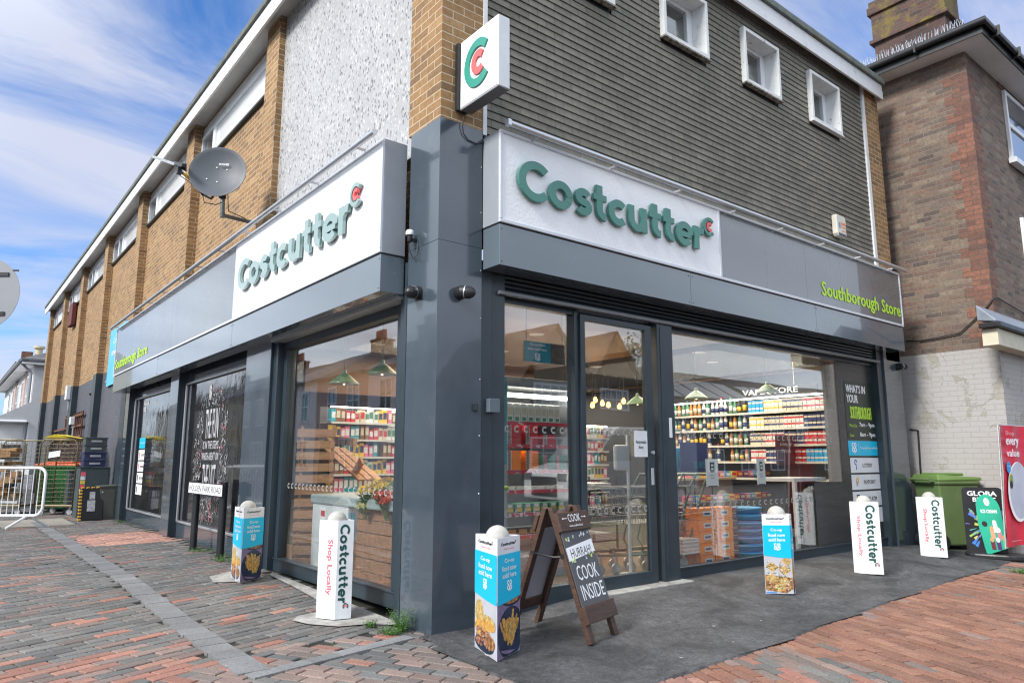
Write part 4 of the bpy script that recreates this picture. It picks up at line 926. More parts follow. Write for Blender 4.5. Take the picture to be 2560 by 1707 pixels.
# alarm box
p = ony(2094, 571, 0); t = thing('alarm_box', 'cream burglar alarm box on the grey hung tiles', 'alarm', tuple(p))
M = MB(); M.prism([(p.x - .13, -.06, p.z - .10), (p.x - .10, -.06, p.z - .14), (p.x + .10, -.06, p.z - .14), (p.x + .13, -.06, p.z - .10), (p.x + .13, -.06, p.z + .15), (p.x + .10, -.06, p.z + .17), (p.x - .13, -.06, p.z + .17)], (0, .075, 0)); M.build('case', mat('cream_plastic', (.66, .63, .55), .4), t, bevel=.012)
M = MB(); M.box(p.x - .10, p.x + .10, -.064, -.03, p.z - .13, p.z - .09); M.build('lens', mat('alarm_lens', (.06, .09, .12), .2), t, bevel=.006)
M = MB(); P = Plane((p.x, -.0615, p.z), (1, 0, 0), (0, 0, 1)); P.rect(M, -.01, .11, .03, .07, 0, 0); P.rect(M, -.01, .11, -.01, .01, 0, 0); P.rect(M, -.08, -.03, -.02, .06, 0, 1); P.rect(M, -.01, .11, -.06, -.045, 0, 0); M.build('badge', [mat('badge_orange', (.75, .25, .08), .5), mat('badge_blue', (.2, .28, .5), .5)], t)
# satellite dish on a bracket
cen = onx(546, 433, -.62); t = thing('satellite_dish', 'grey satellite dish with yellow taped arm on the brick side wall', 'satellite dish', tuple(cen))
n = Vector((-.52, -.84, .14)).normalized(); Rd = .325
M = MB(); pr = [(Rd * i / 9, .07 * (i / 9) ** 2) for i in range(10)]; pb = [(Rd * 1.0, .064), (Rd * .6, .012), (0.0, -.014)]
M.rev(pr + [(Rd + .008, .07), (Rd + .008, .062)] + pb, cen - n * .03, 40, tuple(n)); M.build('reflector', MT['dish'], t, smooth='auto')
U = n.cross(Vector((0, 0, 1))).normalized(); U = -U if U.dot(VR) < 0 else U; W = U.cross(n); W = -W if W.z < 0 else W
M = MB(); P = Plane(cen + n * .0, U, W); P.text(M, 'HUGHES', .0, .10, .115, .03, 0.012, 0, .03)
for a, b_ in ((-.03, .085), (.09, .06), (-.13, -.08), (-.01, -.11)): P.disc(M, a, b_, .008, .008, .0 + .07 * ((a * a + b_ * b_) / Rd ** 2) - .022, 0, 10)
M.build('maker_lettering', MT['pwhite'], t)
lb = onx(448, 428, -1.02); y1_ = onx(458, 434, -.98); y2_ = onx(489, 459, -.82); k1 = onx(506, 486, -.70); k2 = onx(528, 497, -.62)
M = MB(); M.tube([lb, y1_], .016, 8); M.tube([y2_, k1, k2, cen - n * .06 + W * -.2], .015, 8); M.build('feed_arm', MT['blackp'], t, smooth='auto')
M = MB(); M.tube([y1_, y2_], .018, 10); M.build('taped_section', MT['yellowtube'], t, smooth='auto')
M = MB(); a_ = onx(440, 412, -1.02); b_ = onx(385, 393, -1.14); M.bar(a_, b_, .045, .035); M.build('transmitter', MT['galv'], t, bevel=.004)
M = MB(); M.bar(onx(437, 408, -1.02), onx(461, 414, -1.0), .05, .04); M.rev([(.02, 0), (.05, .05), (.052, .06), (0, .062)], onx(452, 418, -1.0), 14, tuple((cen - lb).normalized())); M.bar(lb + Vector((0, 0, .05)), lb + Vector((0, 0, -.04)), .05, .05); M.build('feed_horn', MT['blackp'], t, bevel=.003)
m0 = onx(557, 489, -.42); m1 = onx(556, 538, -.42); m2 = onx(612, 552, -.05); m2b = Vector((.15, m2.y, m2.z))
M = MB(); M.tube([m0, m1], .028, 12); M.tube([m1, m2, m2b], .026, 12); M.rev([(.03, -.03), (.03, .03)], m1, 12, (0, 0, 1)); M.build('mast', mat('painted_steel_bracket', (.13, .16, .17), .45), t, smooth='auto')
M = MB(); M.bar(cen - n * .04, m0, .09, .10); M.box(.12, .16, m2.y - .08, m2.y + .08, m2.z - .1, m2.z + .1); M.build('bracket', MT['blackp'], t, bevel=.006)
M = MB(); M.tube([k1, k1 + Vector((.03, 0, -.10)), onx(540, 512, -.55), onx(555, 506, -.46)], .006, 6); M.tube([lb, onx(452, 441, -.95), onx(470, 452, -.9), k1], .005, 6); M.tube([m0 + Vector((.05, -.03, .05)), m1 + Vector((.06, -.03, .06)), m2 + Vector((0, -.03, .02))], .006, 6); M.build('cable', MT['cable'], t, smooth=True)
# back of a round road sign leaning into the left edge
rs = CAM + ray(-45, 735) * 5.67; fw = Vector((VD.x, VD.y, 0)).normalized()
t = thing('road_sign', 'grey back of a round road sign at the left edge of the view', 'road sign', (rs.x, rs.y, 0))
M = MB(); M.rev([(.0, -.002), (.30, -.002), (.30, .002), (0, .002)], rs, 48, tuple(fw)); M.build('disc', mat('sign_back_grey', (.24, .25, .27), .5, var=.06), t, smooth='auto')
M = MB(); pp = rs + fw * .05; M.tube([(pp.x, pp.y, -.05), (pp.x, pp.y, rs.z + .28)], .038, 12); M.build('pole', MT['galv'], t, smooth='auto')
M = MB(); sd_ = Vector((fw.y, -fw.x, 0))
for zz in (.16, -.16): M.bar(rs - fw * .006 - sd_ * .2 + Vector((0, 0, zz)), rs - fw * .006 + sd_ * .2 + Vector((0, 0, zz)), .012, .03)
M.bar(rs - fw * .012 + sd_ * .235 + Vector((0, 0, .19)), rs - fw * .012 + sd_ * .28 + Vector((0, 0, .19)), .01, .012)
M.build('clip', MT['black'], t)
# things on the far part of the side wall
a, b_ = onx(262, 877, .0), onx(291, 859.5, 0); c, d_ = onx(281, 969, 0), onx(255, 979, 0)
t = thing('wall_banner', 'light blue printed banner on the brick wall just past the long sign', 'banner', tuple(d_))
y0, y1, z0, z1 = 12.35, 14.9, 3.0, 4.35
M = MB(); M.box(.10, .11, y0, y1, z0, z1); M.build('sheet', MT['cyan2'] if 'cyan2' in MT else mat('print_pale_blue', (.10, .46, .66), .45), t)
M = MB(); P = Plane((.098, y1, z0), (0, -1, 0), (0, 0, 1)); P.text(M, 'Co-op food', .5, .95, 1.2, .17, 0, 0, .02); P.text(M, 'now sold here', .4, .70, 1.5, .17, 0, 0, .02); coop(M, P, 1.1, .35, .42, 0, 0); P.rect(M, 2.15, 2.55, 0, 1.35, .0005, 1); M.build('print', [MT['pwhite'], mat('print_food', (.5, .3, .2), .5, var=.6, vs=9)], t)
M = MB()
for yy in (y0, y1): M.box(.08, .15, yy - .03, yy + .03, z0 + .1, z0 + .14); M.box(.08, .15, yy - .03, yy + .03, z1 - .14, z1 - .1)
M.build('fixing', MT['alu'], t)
p = onx(181, 785, .05); t = thing('window_basket', 'rusty red window box hung under a white window', 'window box', tuple(p))
M = MB(); M.box(.0, .12, p.y - .3, p.y + .5, p.z - .38, p.z + .35); M.build('box', mat('rusty_red', (.13, .03, .03), .7, var=.3), t, bevel=.01)
M = MB(); M.bar((.12, p.y, p.z + .3), (.16, p.y, p.z + .42), .03, .03); M.build('hook', MT['black'], t)
for (px, py, w, h, lab) in ((175, 982, .16, .42, 'white utility box high on the dark pilaster'), (185.6, 1052, .12, .22, 'small white socket box low on the dark pilaster')):
    p = onx(px, py, 0); t = thing('utility_box', lab, 'box', tuple(p)); M = MB(); M.box(-.11, -.004, p.y - w, p.y + w, p.z - h / 2, p.z + h / 2); M.build('case', MT['pvc'], t, bevel=.01)
    M = MB(); M.box(-.03, -.004, p.y - .01, p.y + .01, p.z - h / 2 - .3, p.z - h / 2); M.build('conduit', MT['pvc'], t)
t = thing('trellis', 'rusty brown lattice leaning on the dark wall behind the roll cages', 'trellis', (.0, 21, 0))
M = MB()
for q in range(22): M.bar((.1, 18.0 + q * .33, .1), (.1, 18.0 + q * .33, 2.6 - .5 * (q > 10)), .03, .05)
for zz in (.4, .9, 1.4, 1.9, 2.2, 2.5): M.bar((.07, 17.8, zz), (.07, 25.2 if zz < 2.3 else 21.3, zz), .03, .06)
M.build('slats', mat('rust', (.13, .055, .03), .8, var=.3), t)

# ================================================================ old brick house on the right
XN, YN, ZN = 8.6, -1.16, 7.36
nb = thing('brick_house', 'old red and brown brick house with white painted base beyond the shop', 'building', (XN, YN, 0))
M = MB(); M.box(XN, 17, YN, 11, 2.84, ZN + .2); M.build('wall', MT['oldbrick'], nb)
M = MB(); M.box(XN - .012, 17, YN - .012, 11, -.1, 2.835); M.build('painted_wall', MT['whitebrick'], nb)
M = MB(); k = 0; z = 2.84 + .0
while z < ZN - .35:
    l = .34 if k % 2 else .225; l2 = .225 if k % 2 else .34
    M.obox((XN - .003, YN - .003, z), (0, l, 0), (.05, 0, 0), (0, 0, .15)); M.obox((XN + .047, YN - .003, z), (l2 - .05, 0, 0), (0, .05, 0), (0, 0, .15)); z += .15; k += 1
M.build('quoins', MT['quoin'], nb)
OV = .34
MT['soffdk'] = mat('soffit_white', (.80, .80, .79), .6, var=.06)
M = MB(); M.box(XN - OV, 17, YN - OV, YN, ZN, ZN + .025); M.box(XN - OV, XN, YN, 11, ZN, ZN + .025); M.build('soffit', MT['soffdk'], nb)
M = MB(); M.box(XN - OV - .02, XN - OV, YN - OV - .02, 11, ZN - .01, ZN + .16); M.box(XN - OV, 17, YN - OV - .02, YN - OV, ZN - .01, ZN + .16); M.build('bargeboard', MT['blackp'], nb)
M = MB(); g = OV + .075
M.tube([(XN - g, 11, ZN + .14), (XN - g, YN - g, ZN + .14), (17, YN - g, ZN + .14)], .055, 12)
for q in range(8): M.box(XN - g - .062, XN - g + .062, YN + .5 + q * 1.0, YN + .53 + q * 1.0, ZN + .05, ZN + .205)
for q in range(8): M.box(XN + q * .9, XN + .03 + q * .9, YN - g - .062, YN - g + .062, ZN + .05, ZN + .205)
M.build('gutter', MT['black'], nb, smooth='auto')
MT['roofslate'] = brick('roof_slate', [(.10, .105, .115), (.16, .165, .175), (.13, .13, .14)], (.04, .04, .045), bw=.3, bh=.2, ms=.006, bump=.8, mud=((.30, .31, .32), 2, .5, .8, .5))
M = MB(); e0 = XN - OV - .05; f0 = YN - OV - .05; zr = ZN + .19; rx, ry, rz = 12.6, 3.2, ZN + 2.3
M.poly([(e0, 11, zr), (e0, f0, zr), (rx, ry, rz), (rx, 11, rz)]); M.poly([(e0, f0, zr), (17, f0, zr), (rx, ry, rz)]); M.poly([(e0, f0, zr - .02), (e0, 11, zr - .02), (17, 11, zr - .02), (17, f0, zr - .02)]); M.build('roof', MT['roofslate'], nb)
M = MB(); rd = random.Random(8)
y = YN - .1
while y < 1.5:
    for q in (-1, 0, 1):
        M.tube([(e0 + .05, y, zr + .015), (e0 + .05 + q * .045 + rd.uniform(-.01, .01), y + rd.uniform(-.03, .03), zr + .15 + rd.uniform(-.015, .02))], .0035, 4, cap=False)
    y += .045
M.box(e0 + .02, e0 + .09, YN - .2, 1.6, zr + .008, zr + .02); M.build('bird_spikes', MT['alu'], nb)
# chimney on the roof
cx0 = 10.4; c1 = onx(2362, 38, cx0); cy0 = c1.y; cy1 = onx(2187, 115, cx0).y; cx1 = ony(2397, 73, cy0).x; zc = c1.z
M = MB(); M.box(cx0, cx1, cy0, cy1, ZN + .2, zc + .02); ch = M.build('chimney', MT['mossbrick2'], nb)
M = MB(); o = .07; M.box(cx0 - o, cx1 + o, cy0 - o, cy1 + o, zc + .02, zc + .10); M.box(cx0 - o * .3, cx1 + o * .3, cy0 - o * .3, cy1 + o * .3, zc + .10, zc + .62); M.box(cx0 - o * 1.0, cx1 + o * 1.0, cy0 - o * 1.0, cy1 + o * 1.0, zc + .62, zc + .78); M.box(cx0 - o * .6, cx1 + o * .6, cy0 - o * .6, cy1 + o * .6, zc + .78, zc + .9)
M.build('cap_courses', MT['mossbrick'], ch, bevel=.01)
M = MB()
for q in (.30, .75): M.rev([(.15, 0), (.13, .1), (.11, .45), (.13, .5), (.09, .5), (.09, .2)], (cx0 + (cx1 - cx0) * .5, cy1 - (cy1 - cy0) * (q - .12), zc + .88), 18)
M.build('pot', mat('chimney_pot', (.50, .46, .36), .8, var=.1), ch, smooth='auto')
# windows in the street face
def sash(parent, x0, x1, z0, z1, yf, mull=True):
    M = MB(); t_ = .07
    M.box(x0, x1, yf, yf + .05, z1 - t_, z1); M.box(x0, x1, yf, yf + .05, z0, z0 + t_); M.box(x0, x0 + t_, yf, yf + .05, z0 + t_, z1 - t_); M.box(x1 - t_, x1, yf, yf + .05, z0 + t_, z1 - t_); zm = (z0 + z1) / 2; M.box(x0 + t_, x1 - t_, yf - .005, yf + .05, zm - .04, zm + .04)
    w = M.build('window', MT['pvc'], parent, bevel=.004)
    M = MB(); M.box(x0 + t_, x1 - t_, yf + .02, yf + .026, z0 + t_, z1 - t_); M.build('pane', MT['glassup'], w)
    M = MB(); M.box(x0 - .08, x1 + .08, yf - .07, yf + .04, z0 - .09, z0 - .003); M.build('sill', MT['pvc'], w, bevel=.005)
wx = ony(2511, 300, YN).x; wz1 = ony(2512, 236, YN).z; wz0 = ony(2527, 402, YN).z
sash(nb, wx, wx + 1.1, wz0, wz1, YN - .052)
lx = ony(2548, 545, YN).x; sash(nb, lx, lx + 1.1, ony(2552, 640, YN).z - .9, ony(2548, 545, YN).z, YN - .052)
M = MB(); M.box(wx - .15, wx + 1.25, YN - .006, YN + .02, wz1 + .02, wz1 + .28); M.build('window_arch', MT['quoin'], nb)
# lead flashing, gutter and cream board of the little shopfront at the corner
fz1 = ony(2480, 762, -1.3).z; fzb = ony(2500, 862, -1.36).z; fx = ony(2494, 830, -1.36).x
M = MB(); M.prism([(fx - .08, YN, fz1), (fx - .08, YN, fz1 - .22), (fx - .08, YN - .22, fz1 - .26), (fx - .07, YN - .22, fz1 - .23)], (4, 0, 0)); M.build('lead_flashing', mat('lead', (.20, .23, .27), .4, var=.15, vs=6), nb, bevel=.01)
M = MB(); M.box(fx - .09, fx + 4, YN - .27, YN - .012, fz1 - .33, fz1 - .262); M.build('shopfront_gutter', MT['black'], nb, bevel=.01)
M = MB(); M.box(fx, fx + 4, YN - .20, YN - .012, fzb, fz1 - .335); M.build('cream_board', mat('cream_paint', (.62, .58, .44), .6), nb, bevel=.008)
a = onx(2262, 1065 - 168 + .0, XN); M = MB(); pts = [onx(x, y, XN - .03) for x, y in ((2265, 853), (2300, 851), (2350, 843), (2400, 832), (2430, 805), (2465, 770), (2480, 750))] ; M.tube(pts + [Vector((XN + .1, YN - .03, pts[-1].z + .05)), Vector((XN + 2, YN - .03, pts[-1].z - .1))], .010, 6)
M.build('cable', MT['cable'], nb, smooth=True)
p0, p1, p2 = onx(2275, 1073, XN - .03), onx(2295, 1075, XN - .03), onx(2303, 1200, XN - .03)
M = MB(); M.tube([p0, p1, p2], .013, 6); M.build('pipe', MT['black'], nb)

# ================================================================ far houses on the left
def house(name, label, x0, x1, y0, y1, ze, zr, wallm, axis='y', roofm=None, chim=None, group=None, extra=None):
    t = thing(name, label, 'house', (x0, y0, 0), 0, group)
    M = MB(); M.box(x0, x1, y0, y1, -.1, ze)
    if axis == 'y':
        xm = (x0 + x1) / 2; M.prism([(x0, y0, ze), (x1, y0, ze), (xm, y0, zr)], (0, y1 - y0, 0))
    else:
        ym = (y0 + y1) / 2; M.prism([(x0, y0, ze), (x0, y1, ze), (x0, ym, zr)], (x1 - x0, 0, 0))
    M.build('wall', wallm, t); o = .3; M = MB(); roofm = roofm or MT['roofslate']
    if axis == 'y':
        k = (zr - ze) / ((x1 - x0) / 2)
        for s_, xa in ((-1, x0), (1, x1)):
            M.prism([(xa + s_ * o, y0 - .15, ze - o * k + .03), (xm, y0 - .15, zr + .03), (xm, y1 + .15, zr + .03), (xa + s_ * o, y1 + .15, ze - o * k + .03)], (0, 0, .1))
    else:
        k = (zr - ze) / ((y1 - y0) / 2)
        for s_, ya in ((-1, y0), (1, y1)):
            M.prism([(x0 - .15, ya + s_ * o, ze - o * k + .03), (x0 - .15, ym, zr + .03), (x1 + .15, ym, zr + .03), (x1 + .15, ya + s_ * o, ze - o * k + .03)], (0, 0, .1))
    M.build('roof', roofm, t)
    if chim:
        for (cx_, cy_, h) in chim:
            M = MB(); M.box(cx_ - .35, cx_ + .35, cy_ - .6, cy_ + .6, ze, zr + h); M.box(cx_ - .4, cx_ + .4, cy_ - .65, cy_ + .65, zr + h, zr + h + .12); c = M.build('chimney', MT['mossbrick2'], t)
            M = MB()
            for q in (-.35, 0, .35): M.rev([(.13, 0), (.11, .5), (.14, .52), (.08, .52)], (cx_, cy_ + q, zr + h + .12), 12)
            M.build('pot', mat('terracotta', (.35, .13, .08), .8), c, smooth='auto')
    return t
def hwin(t, face, a0, a1, z0, z1, pos, s=-1, bars=1):
    """window flush on a face: face 'x' lies in plane x=pos, 'y' in plane y=pos; s tells which way is out"""
    M = MB(); f = .09; e = .05 * s
    def bx(p0, p1, q0, q1, d0, d1, MM):
        if face == 'x': MM.box(min(pos + d0 * s, pos + d1 * s), max(pos + d0 * s, pos + d1 * s), p0, p1, q0, q1)
        else: MM.box(p0, p1, min(pos + d0 * s, pos + d1 * s), max(pos + d0 * s, pos + d1 * s), q0, q1)
    bx(a0, a1, z1 - f, z1, .003, .06, M); bx(a0, a1, z0, z0 + f, .003, .06, M); bx(a0, a0 + f, z0 + f, z1 - f, .003, .06, M); bx(a1 - f, a1, z0 + f, z1 - f, .003, .06, M)
    for q in range(1, bars + 1): c = a0 + (a1 - a0) * q / (bars + 1); bx(c - .03, c + .03, z0 + f, z1 - f, .003, .055, M)
    bx(a0 + f, a1 - f, (z0 + z1) / 2 - .03, (z0 + z1) / 2 + .03, .003, .058, M)
    w = M.build('window', MT['pvc'], t); M = MB(); bx(a0 + f, a1 - f, z0 + f, z1 - f, .004, .02, M); M.build('pane', MT['glassup'], w)
MT['render_w'] = mat('white_render', (.80, .80, .80), .8, var=.06); MT['render_g'] = mat('grey_render', (.56, .57, .59), .8, var=.06); MT['render_b'] = mat('beige_render', (.56, .48, .32), .8, var=.06); MT['render_p'] = mat('pink_render', (.50, .36, .32), .8, var=.06)
hy = 33.0; hx = ony(79, 1000, hy).x; ze_ = ony(80, 903, hy).z
t = thing('villa', 'white bay fronted terraced villa with slate eaves past the end of the shop', 'house', (hx, hy, 0))
M = MB(); M.box(hx, hx + 7, hy, hy + 17, -.1, ze_); M.build('wall', MT['render_g'], t)
M = MB(); M.box(hx - .03, hx, hy + .05, hy + 17, -.1, ze_ - .05)
M.build('front_wall', MT['render_w'], t)
M = MB(); o = .55; rz_ = ze_ + 1.6
M.prism([(hx - o, hy - .35, ze_ - .03), (hx + 3.5, hy + 1.5, rz_), (hx + 3.5, hy + 17, rz_), (hx - o, hy + 17.2, ze_ - .03)], (0, 0, .1)); M.prism([(hx - o, hy - .35, ze_ - .03), (hx + 7.4, hy - .35, ze_ - .03), (hx + 3.5, hy + 1.5, rz_)], (0, 0, .1))
for q in range(16): M.box(hx - o - .08, hx - o + .5, hy + 2 + q * .9, hy + 2.45 + q * .9, ze_ - .02, ze_ + .16)
M.build('roof', MT['roofslate'], t)
M = MB(); M.box(hx - o + .02, hx, hy - .2, hy + 17, ze_ - .16, ze_ - .06); M.box(hx - o + .02, hx + 7, hy - .3, hy, ze_ - .16, ze_ - .06); M.build('eaves_board', MT['white'], t)
M = MB(); M.tube([(hx - o - .05, hy - .3, ze_ - .02), (hx - o - .05, hy + 17, ze_ - .02)], .06, 8); M.tube([(hx - o, hy + .1, ze_ - .05), (hx - .12, hy + .1, ze_ - .5), (hx - .12, hy + .1, 0)], .06, 8); M.build('drainpipe', MT['alu_paint'], t)
for q in range(5):
    ya = hy + 1.2 + q * 2.6; hwin(t, 'x', ya, ya + 1.1, 3.2, ze_ - .5, hx - .03)
M = MB(); M.box(hx - .10, hx - .03, hy + 3.0, hy + 3.6, 2.7, ze_ - .2); M.box(hx - .1, hx - .03, hy + 8.1, hy + 8.7, 2.7, ze_ - .2); M.build('pilaster_strip', MT['render_p'], t)
bz = ony(0, 1045, hy).z; M = MB(); bx0 = ony(-15, 1060, hy - .3).x
M.prism([(hx - .03, hy + .2, .0), (hx - 1.0, hy + .2, .0), (hx - 1.35, hy + .9, 0), (hx - 1.35, hy + 2.6, 0), (hx - .03, hy + 3.4, 0)], (0, 0, bz - .15)); bay = M.build('bay', MT['render_w'], t)
M = MB(); M.prism([(hx - 1.5, hy + .0, bz - .15), (hx, hy + .0, bz - .15), (hx, hy + .0, bz + .75)], (0, 3.6, 0)); M.build('bay_roof', MT['render_g'], bay)
M = MB(); M.box(hx - .98, hx - .1, hy + .14, hy + .198, 1.2, 2.0); w = M.build('window', MT['pvc'], bay); M = MB(); M.box(hx - .88, hx - .2, hy + .12, hy + .138, 1.28, 1.92); M.build('pane', MT['glassup'], w)
M = MB(); M.tube([(hx - 1.52, hy - .02, bz - .12), (hx - .1, hy - .02, bz - .12), ], .06, 8); M.build('gutter', MT['pvc'], bay)
for (px, lab) in ((67, 'narrow red brick chimney above the white villa'), (96, 'pale chimney pot rising behind the villa roof')):
    pp = ony(px, 893, hy + 3); M = MB()
    if px < 80: M.box(pp.x - .22, pp.x + .22, pp.y - .2, pp.y + .2, ze_ + .3, ony(px, 880, hy + 3).z); M.build('chimney', MT['quoin'], t)
    else: M.rev([(.16, 0), (.15, .9), (.24, .92), (.24, 1.02), (.1, 1.02)], (pp.x, pp.y, ony(px, 893, hy + 3).z - .5), 12); M.build('chimney', MT['render_b'], t, smooth='auto')
house('house', 'beige rendered house at the far left edge behind the villa', -9, -2.6, 58, 72, 8.6, 10.4, MT['render_b'], 'x')
t = thing('wall_dish', 'small dark satellite dish on the front of the far villa', 'satellite dish', tuple(ony(13, 1030, hy + 9))); p = Vector((hx - .6, hy + 9, 3.0))
M = MB(); M.rev([(0, 0), (.3, .03), (.42, .09), (.42, .07), (0, -.03)], p, 20, (-.5, -.8, .2)); M.build('reflector', MT['dish'], t, smooth='auto'); M = MB(); M.bar(p, p + Vector((.6, 0, -.2)), .06, .06); M.build('arm', MT['black'], t)

# ================================================================ buildings across both roads (the glass mirrors them)
MT['wboard'] = brick('black_weatherboard', [(.014, .014, .015), (.03, .03, .03)], (.004, .004, .004), bw=4, bh=.15, ms=.02, bump=1.0)
MT['plaintile'] = brick('plain_roof_tile', [(.045, .03, .025), (.07, .042, .033), (.055, .038, .03)], (.03, .02, .02), bw=.165, bh=.1, ms=.006, bump=.6)
MT['darktile'] = brick('dark_roof_tile', [(.035, .033, .033), (.06, .055, .052)], (.015, .015, .015), bw=.3, bh=.25, ms=.01, bump=.6)
yb = -19.7
for (xa, xb, za) in ((17.3, 21.4, 5.0), (21.4, 25.1, 4.9)):
    t = thing('gabled_house', 'black boarded gable with white lattice windows ' + ('nearer the corner' if xa < 18 else 'further along the road'), 'house', (xa, yb, 0), 0)
    xm = (xa + xb) / 2; M = MB(); M.box(xa, xb, yb - 8, yb, -.1, za); M.prism([(xa, yb, za), (xb, yb, za), (xm, yb, 7.5)], (0, -8, 0)); M.build('wall', MT['wboard'], t)
    M = MB()
    for s_, x in ((-1, xa), (1, xb)): M.prism([(x + s_ * .3, yb + .3, za - .35), (xm, yb + .3, 7.55), (xm, yb - 8, 7.55), (x + s_ * .3, yb - 8, za - .35)], (0, 0, .12))
    M.build('roof', MT['plaintile'], t); hwin(t, 'y', xa + .7, xb - .9, 3.7, 4.75, yb, 1, 4)
    hwin(t, 'y', xa + .5, xb - .5, .9, 2.3, yb, 1, 3)
t = house('terrace', 'long low terrace with solar panels on its dark roof across the main road', 26, 58, yb - 8, yb, 4.4, 6.6, MT['oldbrick'], 'x', MT['darktile'])
M = MB(); k = (6.6 - 4.4) / 4
for q in range(16):
    x = 27.5 + q * 1.75 + (q // 5) * .8; y0, y1 = yb + .0, yb - 2.2; M.obox((x, y0 - .1, 4.4 + .3), (1.55, 0, 0), (0, -2.3, 2.3 * k), (0, 0, .06))
M.build('solar_panels', mat('solar_glass', (.03, .035, .05), .12, coat=1.0), t)
for q in range(9): hwin(t, 'y', 27.5 + q * 3.2, 29.0 + q * 3.2, 2.7, 3.9, yb, 1, 1)
for q in range(9): hwin(t, 'y', 27.5 + q * 3.2, 29.0 + q * 3.2, .6, 1.9, yb, 1, 1)
xl = -11.7; ys_ = [8, 13.5, 19, 24.5, 30, 36, 41.5, 47, 52.5, 58, 64]; wl_ = ['render_g', 'render_b', 'render_w', 'render_p', 'render_w', 'oldbrick', 'render_b', 'oldbrick', 'render_g', 'oldbrick']
for i in range(10):
    t = house('terraced_house', ['grey rendered', 'beige rendered', 'white rendered', 'pinkish rendered', 'farther white rendered', 'first brown brick', 'farther beige rendered', 'second brown brick', 'farther grey rendered', 'last brown brick'][i] + ' terraced house across the side road', xl - 8, xl, ys_[i], ys_[i + 1] - .01, 5.3, 7.2, MT[wl_[i]], 'y', MT['darktile'] if i % 2 else MT['roofslate'], [(xl - 4, ys_[i] + .7, .6)] if i in (1, 3, 4, 6, 8) else None)
    for a in (.8, 3.2): hwin(t, 'x', ys_[i] + a, ys_[i] + a + 1.1, 3.2, 4.8, xl, 1, 1)
    hwin(t, 'x', ys_[i] + .7, ys_[i] + 2.6, .8, 2.3, xl, 1, 2); M = MB(); M.box(xl, xl + .06, ys_[i] + 3.8, ys_[i] + 4.8, .0, 2.2); M.build('door', MT['inkg'] if i % 2 else MT['pvc'], t)
def van(x, y, rz, label):
    t = thing('van', label, 'van', (0, 0, 0))
    def sd(q): return [(-2.5, .35), (-2.5, 1.0), (-2.35, 1.15), (-1.55, 1.35), (-.95, 2.15), (-.7, 2.28), (2.45, 2.30), (2.55, 2.2), (2.6, .4)][q]
    pts = [sd(q) for q in range(9)]; M = MB(); M.prism([(a, -.95, b_) for a, b_ in pts], (0, 1.9, 0)); M.build('body', mat('van_white', (.72, .73, .74), .25, coat=.6, var=.03), t, bevel=.08)
    M = MB(); M.prism([(-1.62, -.96, 1.38), (-1.02, -.96, 2.05), (-.35, -.96, 2.05), (-.3, -.96, 1.38)], (0, 1.92, 0)); M.prism([(-1.60, -.8, 1.36), (-1.0, -.8, 2.12), (-1.02, -.8, 2.16), (-1.64, -.8, 1.4)], (0, 1.6, 0)); M.build('side_window', MT['glassup'], t)
    for sx_ in (-1.65, 1.7):
        for sy_ in (-.96, .80): M = MB(); M.rev([(.2, 0), (.33, .0), (.34, .03), (.34, .14), (.33, .16), (.2, .16)], (sx_, sy_, .34), 24, (0, 1, 0)); w = M.build('wheel', MT['blackp'], t, smooth='auto'); M = MB(); M.rev([(0, -.005), (.2, -.005), (.2, .165), (0, .165)], (sx_, sy_, .34), 16, (0, 1, 0)); M.build('rim', MT['alu'], w)
    for sy_ in (-.72, .72): M = MB(); M.box(-2.53, -2.4, sy_ - .17, sy_ + .17, .85, 1.05); M.build('headlight', MT['glassup'], t, bevel=.02)
    M = MB(); M.box(-2.54, -2.45, -.5, .5, .45, .95); M.build('grille', MT['blackp'], t)
    t.location = (x, y, -.13); t.rotation_euler = (0, 0, rz)
van(12.4, -9.6, R(4), 'white van parked across the forecourt kerb, mirrored in the door')
# tree beyond the terrace
def tree(x, y, h, rr, label, seed):
    rd = random.Random(seed); t = thing('tree', label, 'tree', (x, y, -.1)); M = MB(); tips = []
    M.tube([(x, y, -.1), (x + .1, y, h * .3), (x - .1, y + .1, h * .55), (x, y, h * .8)], [.35, .26, .17, .05], 10)
    for q in range(9):
        a = q * 2.4; z0 = h * (.35 + .05 * q); e = Vector((x + math.cos(a) * rr * .7, y + math.sin(a) * rr * .7, z0 + h * .2)); M.tube([(x, y, z0), (Vector((x, y, z0)) + e) / 2 + Vector((0, 0, .2)), e], [.12, .07, .02], 6); tips.append(e)
    M.build('trunk', mat('bark', (.08, .06, .045), .9), t); M = MB()
    for e in tips + [Vector((x, y, h * .85)), Vector((x + .6, y, h * .75))]:
        for q in range(330):
            d = Vector((rd.gauss(0, 1), rd.gauss(0, 1), rd.gauss(0, .7))); p = e + d * rr * .24; a = Vector((rd.uniform(-1, 1), rd.uniform(-1, 1), rd.uniform(-.6, .6))).normalized() * .13; b_ = a.cross(Vector((rd.uniform(-1, 1), rd.uniform(-1, 1), rd.uniform(-1, 1)))).normalized() * .08
            M.poly([p - a, p - b_, p + a, p + b_])
    M.build('crown', mat('foliage', (.045, .085, .02), .7, var=.5, vs=2), t)
tree(38, -34, 10.5, 3.2, 'round dark tree rising behind the solar panel terrace', 4)

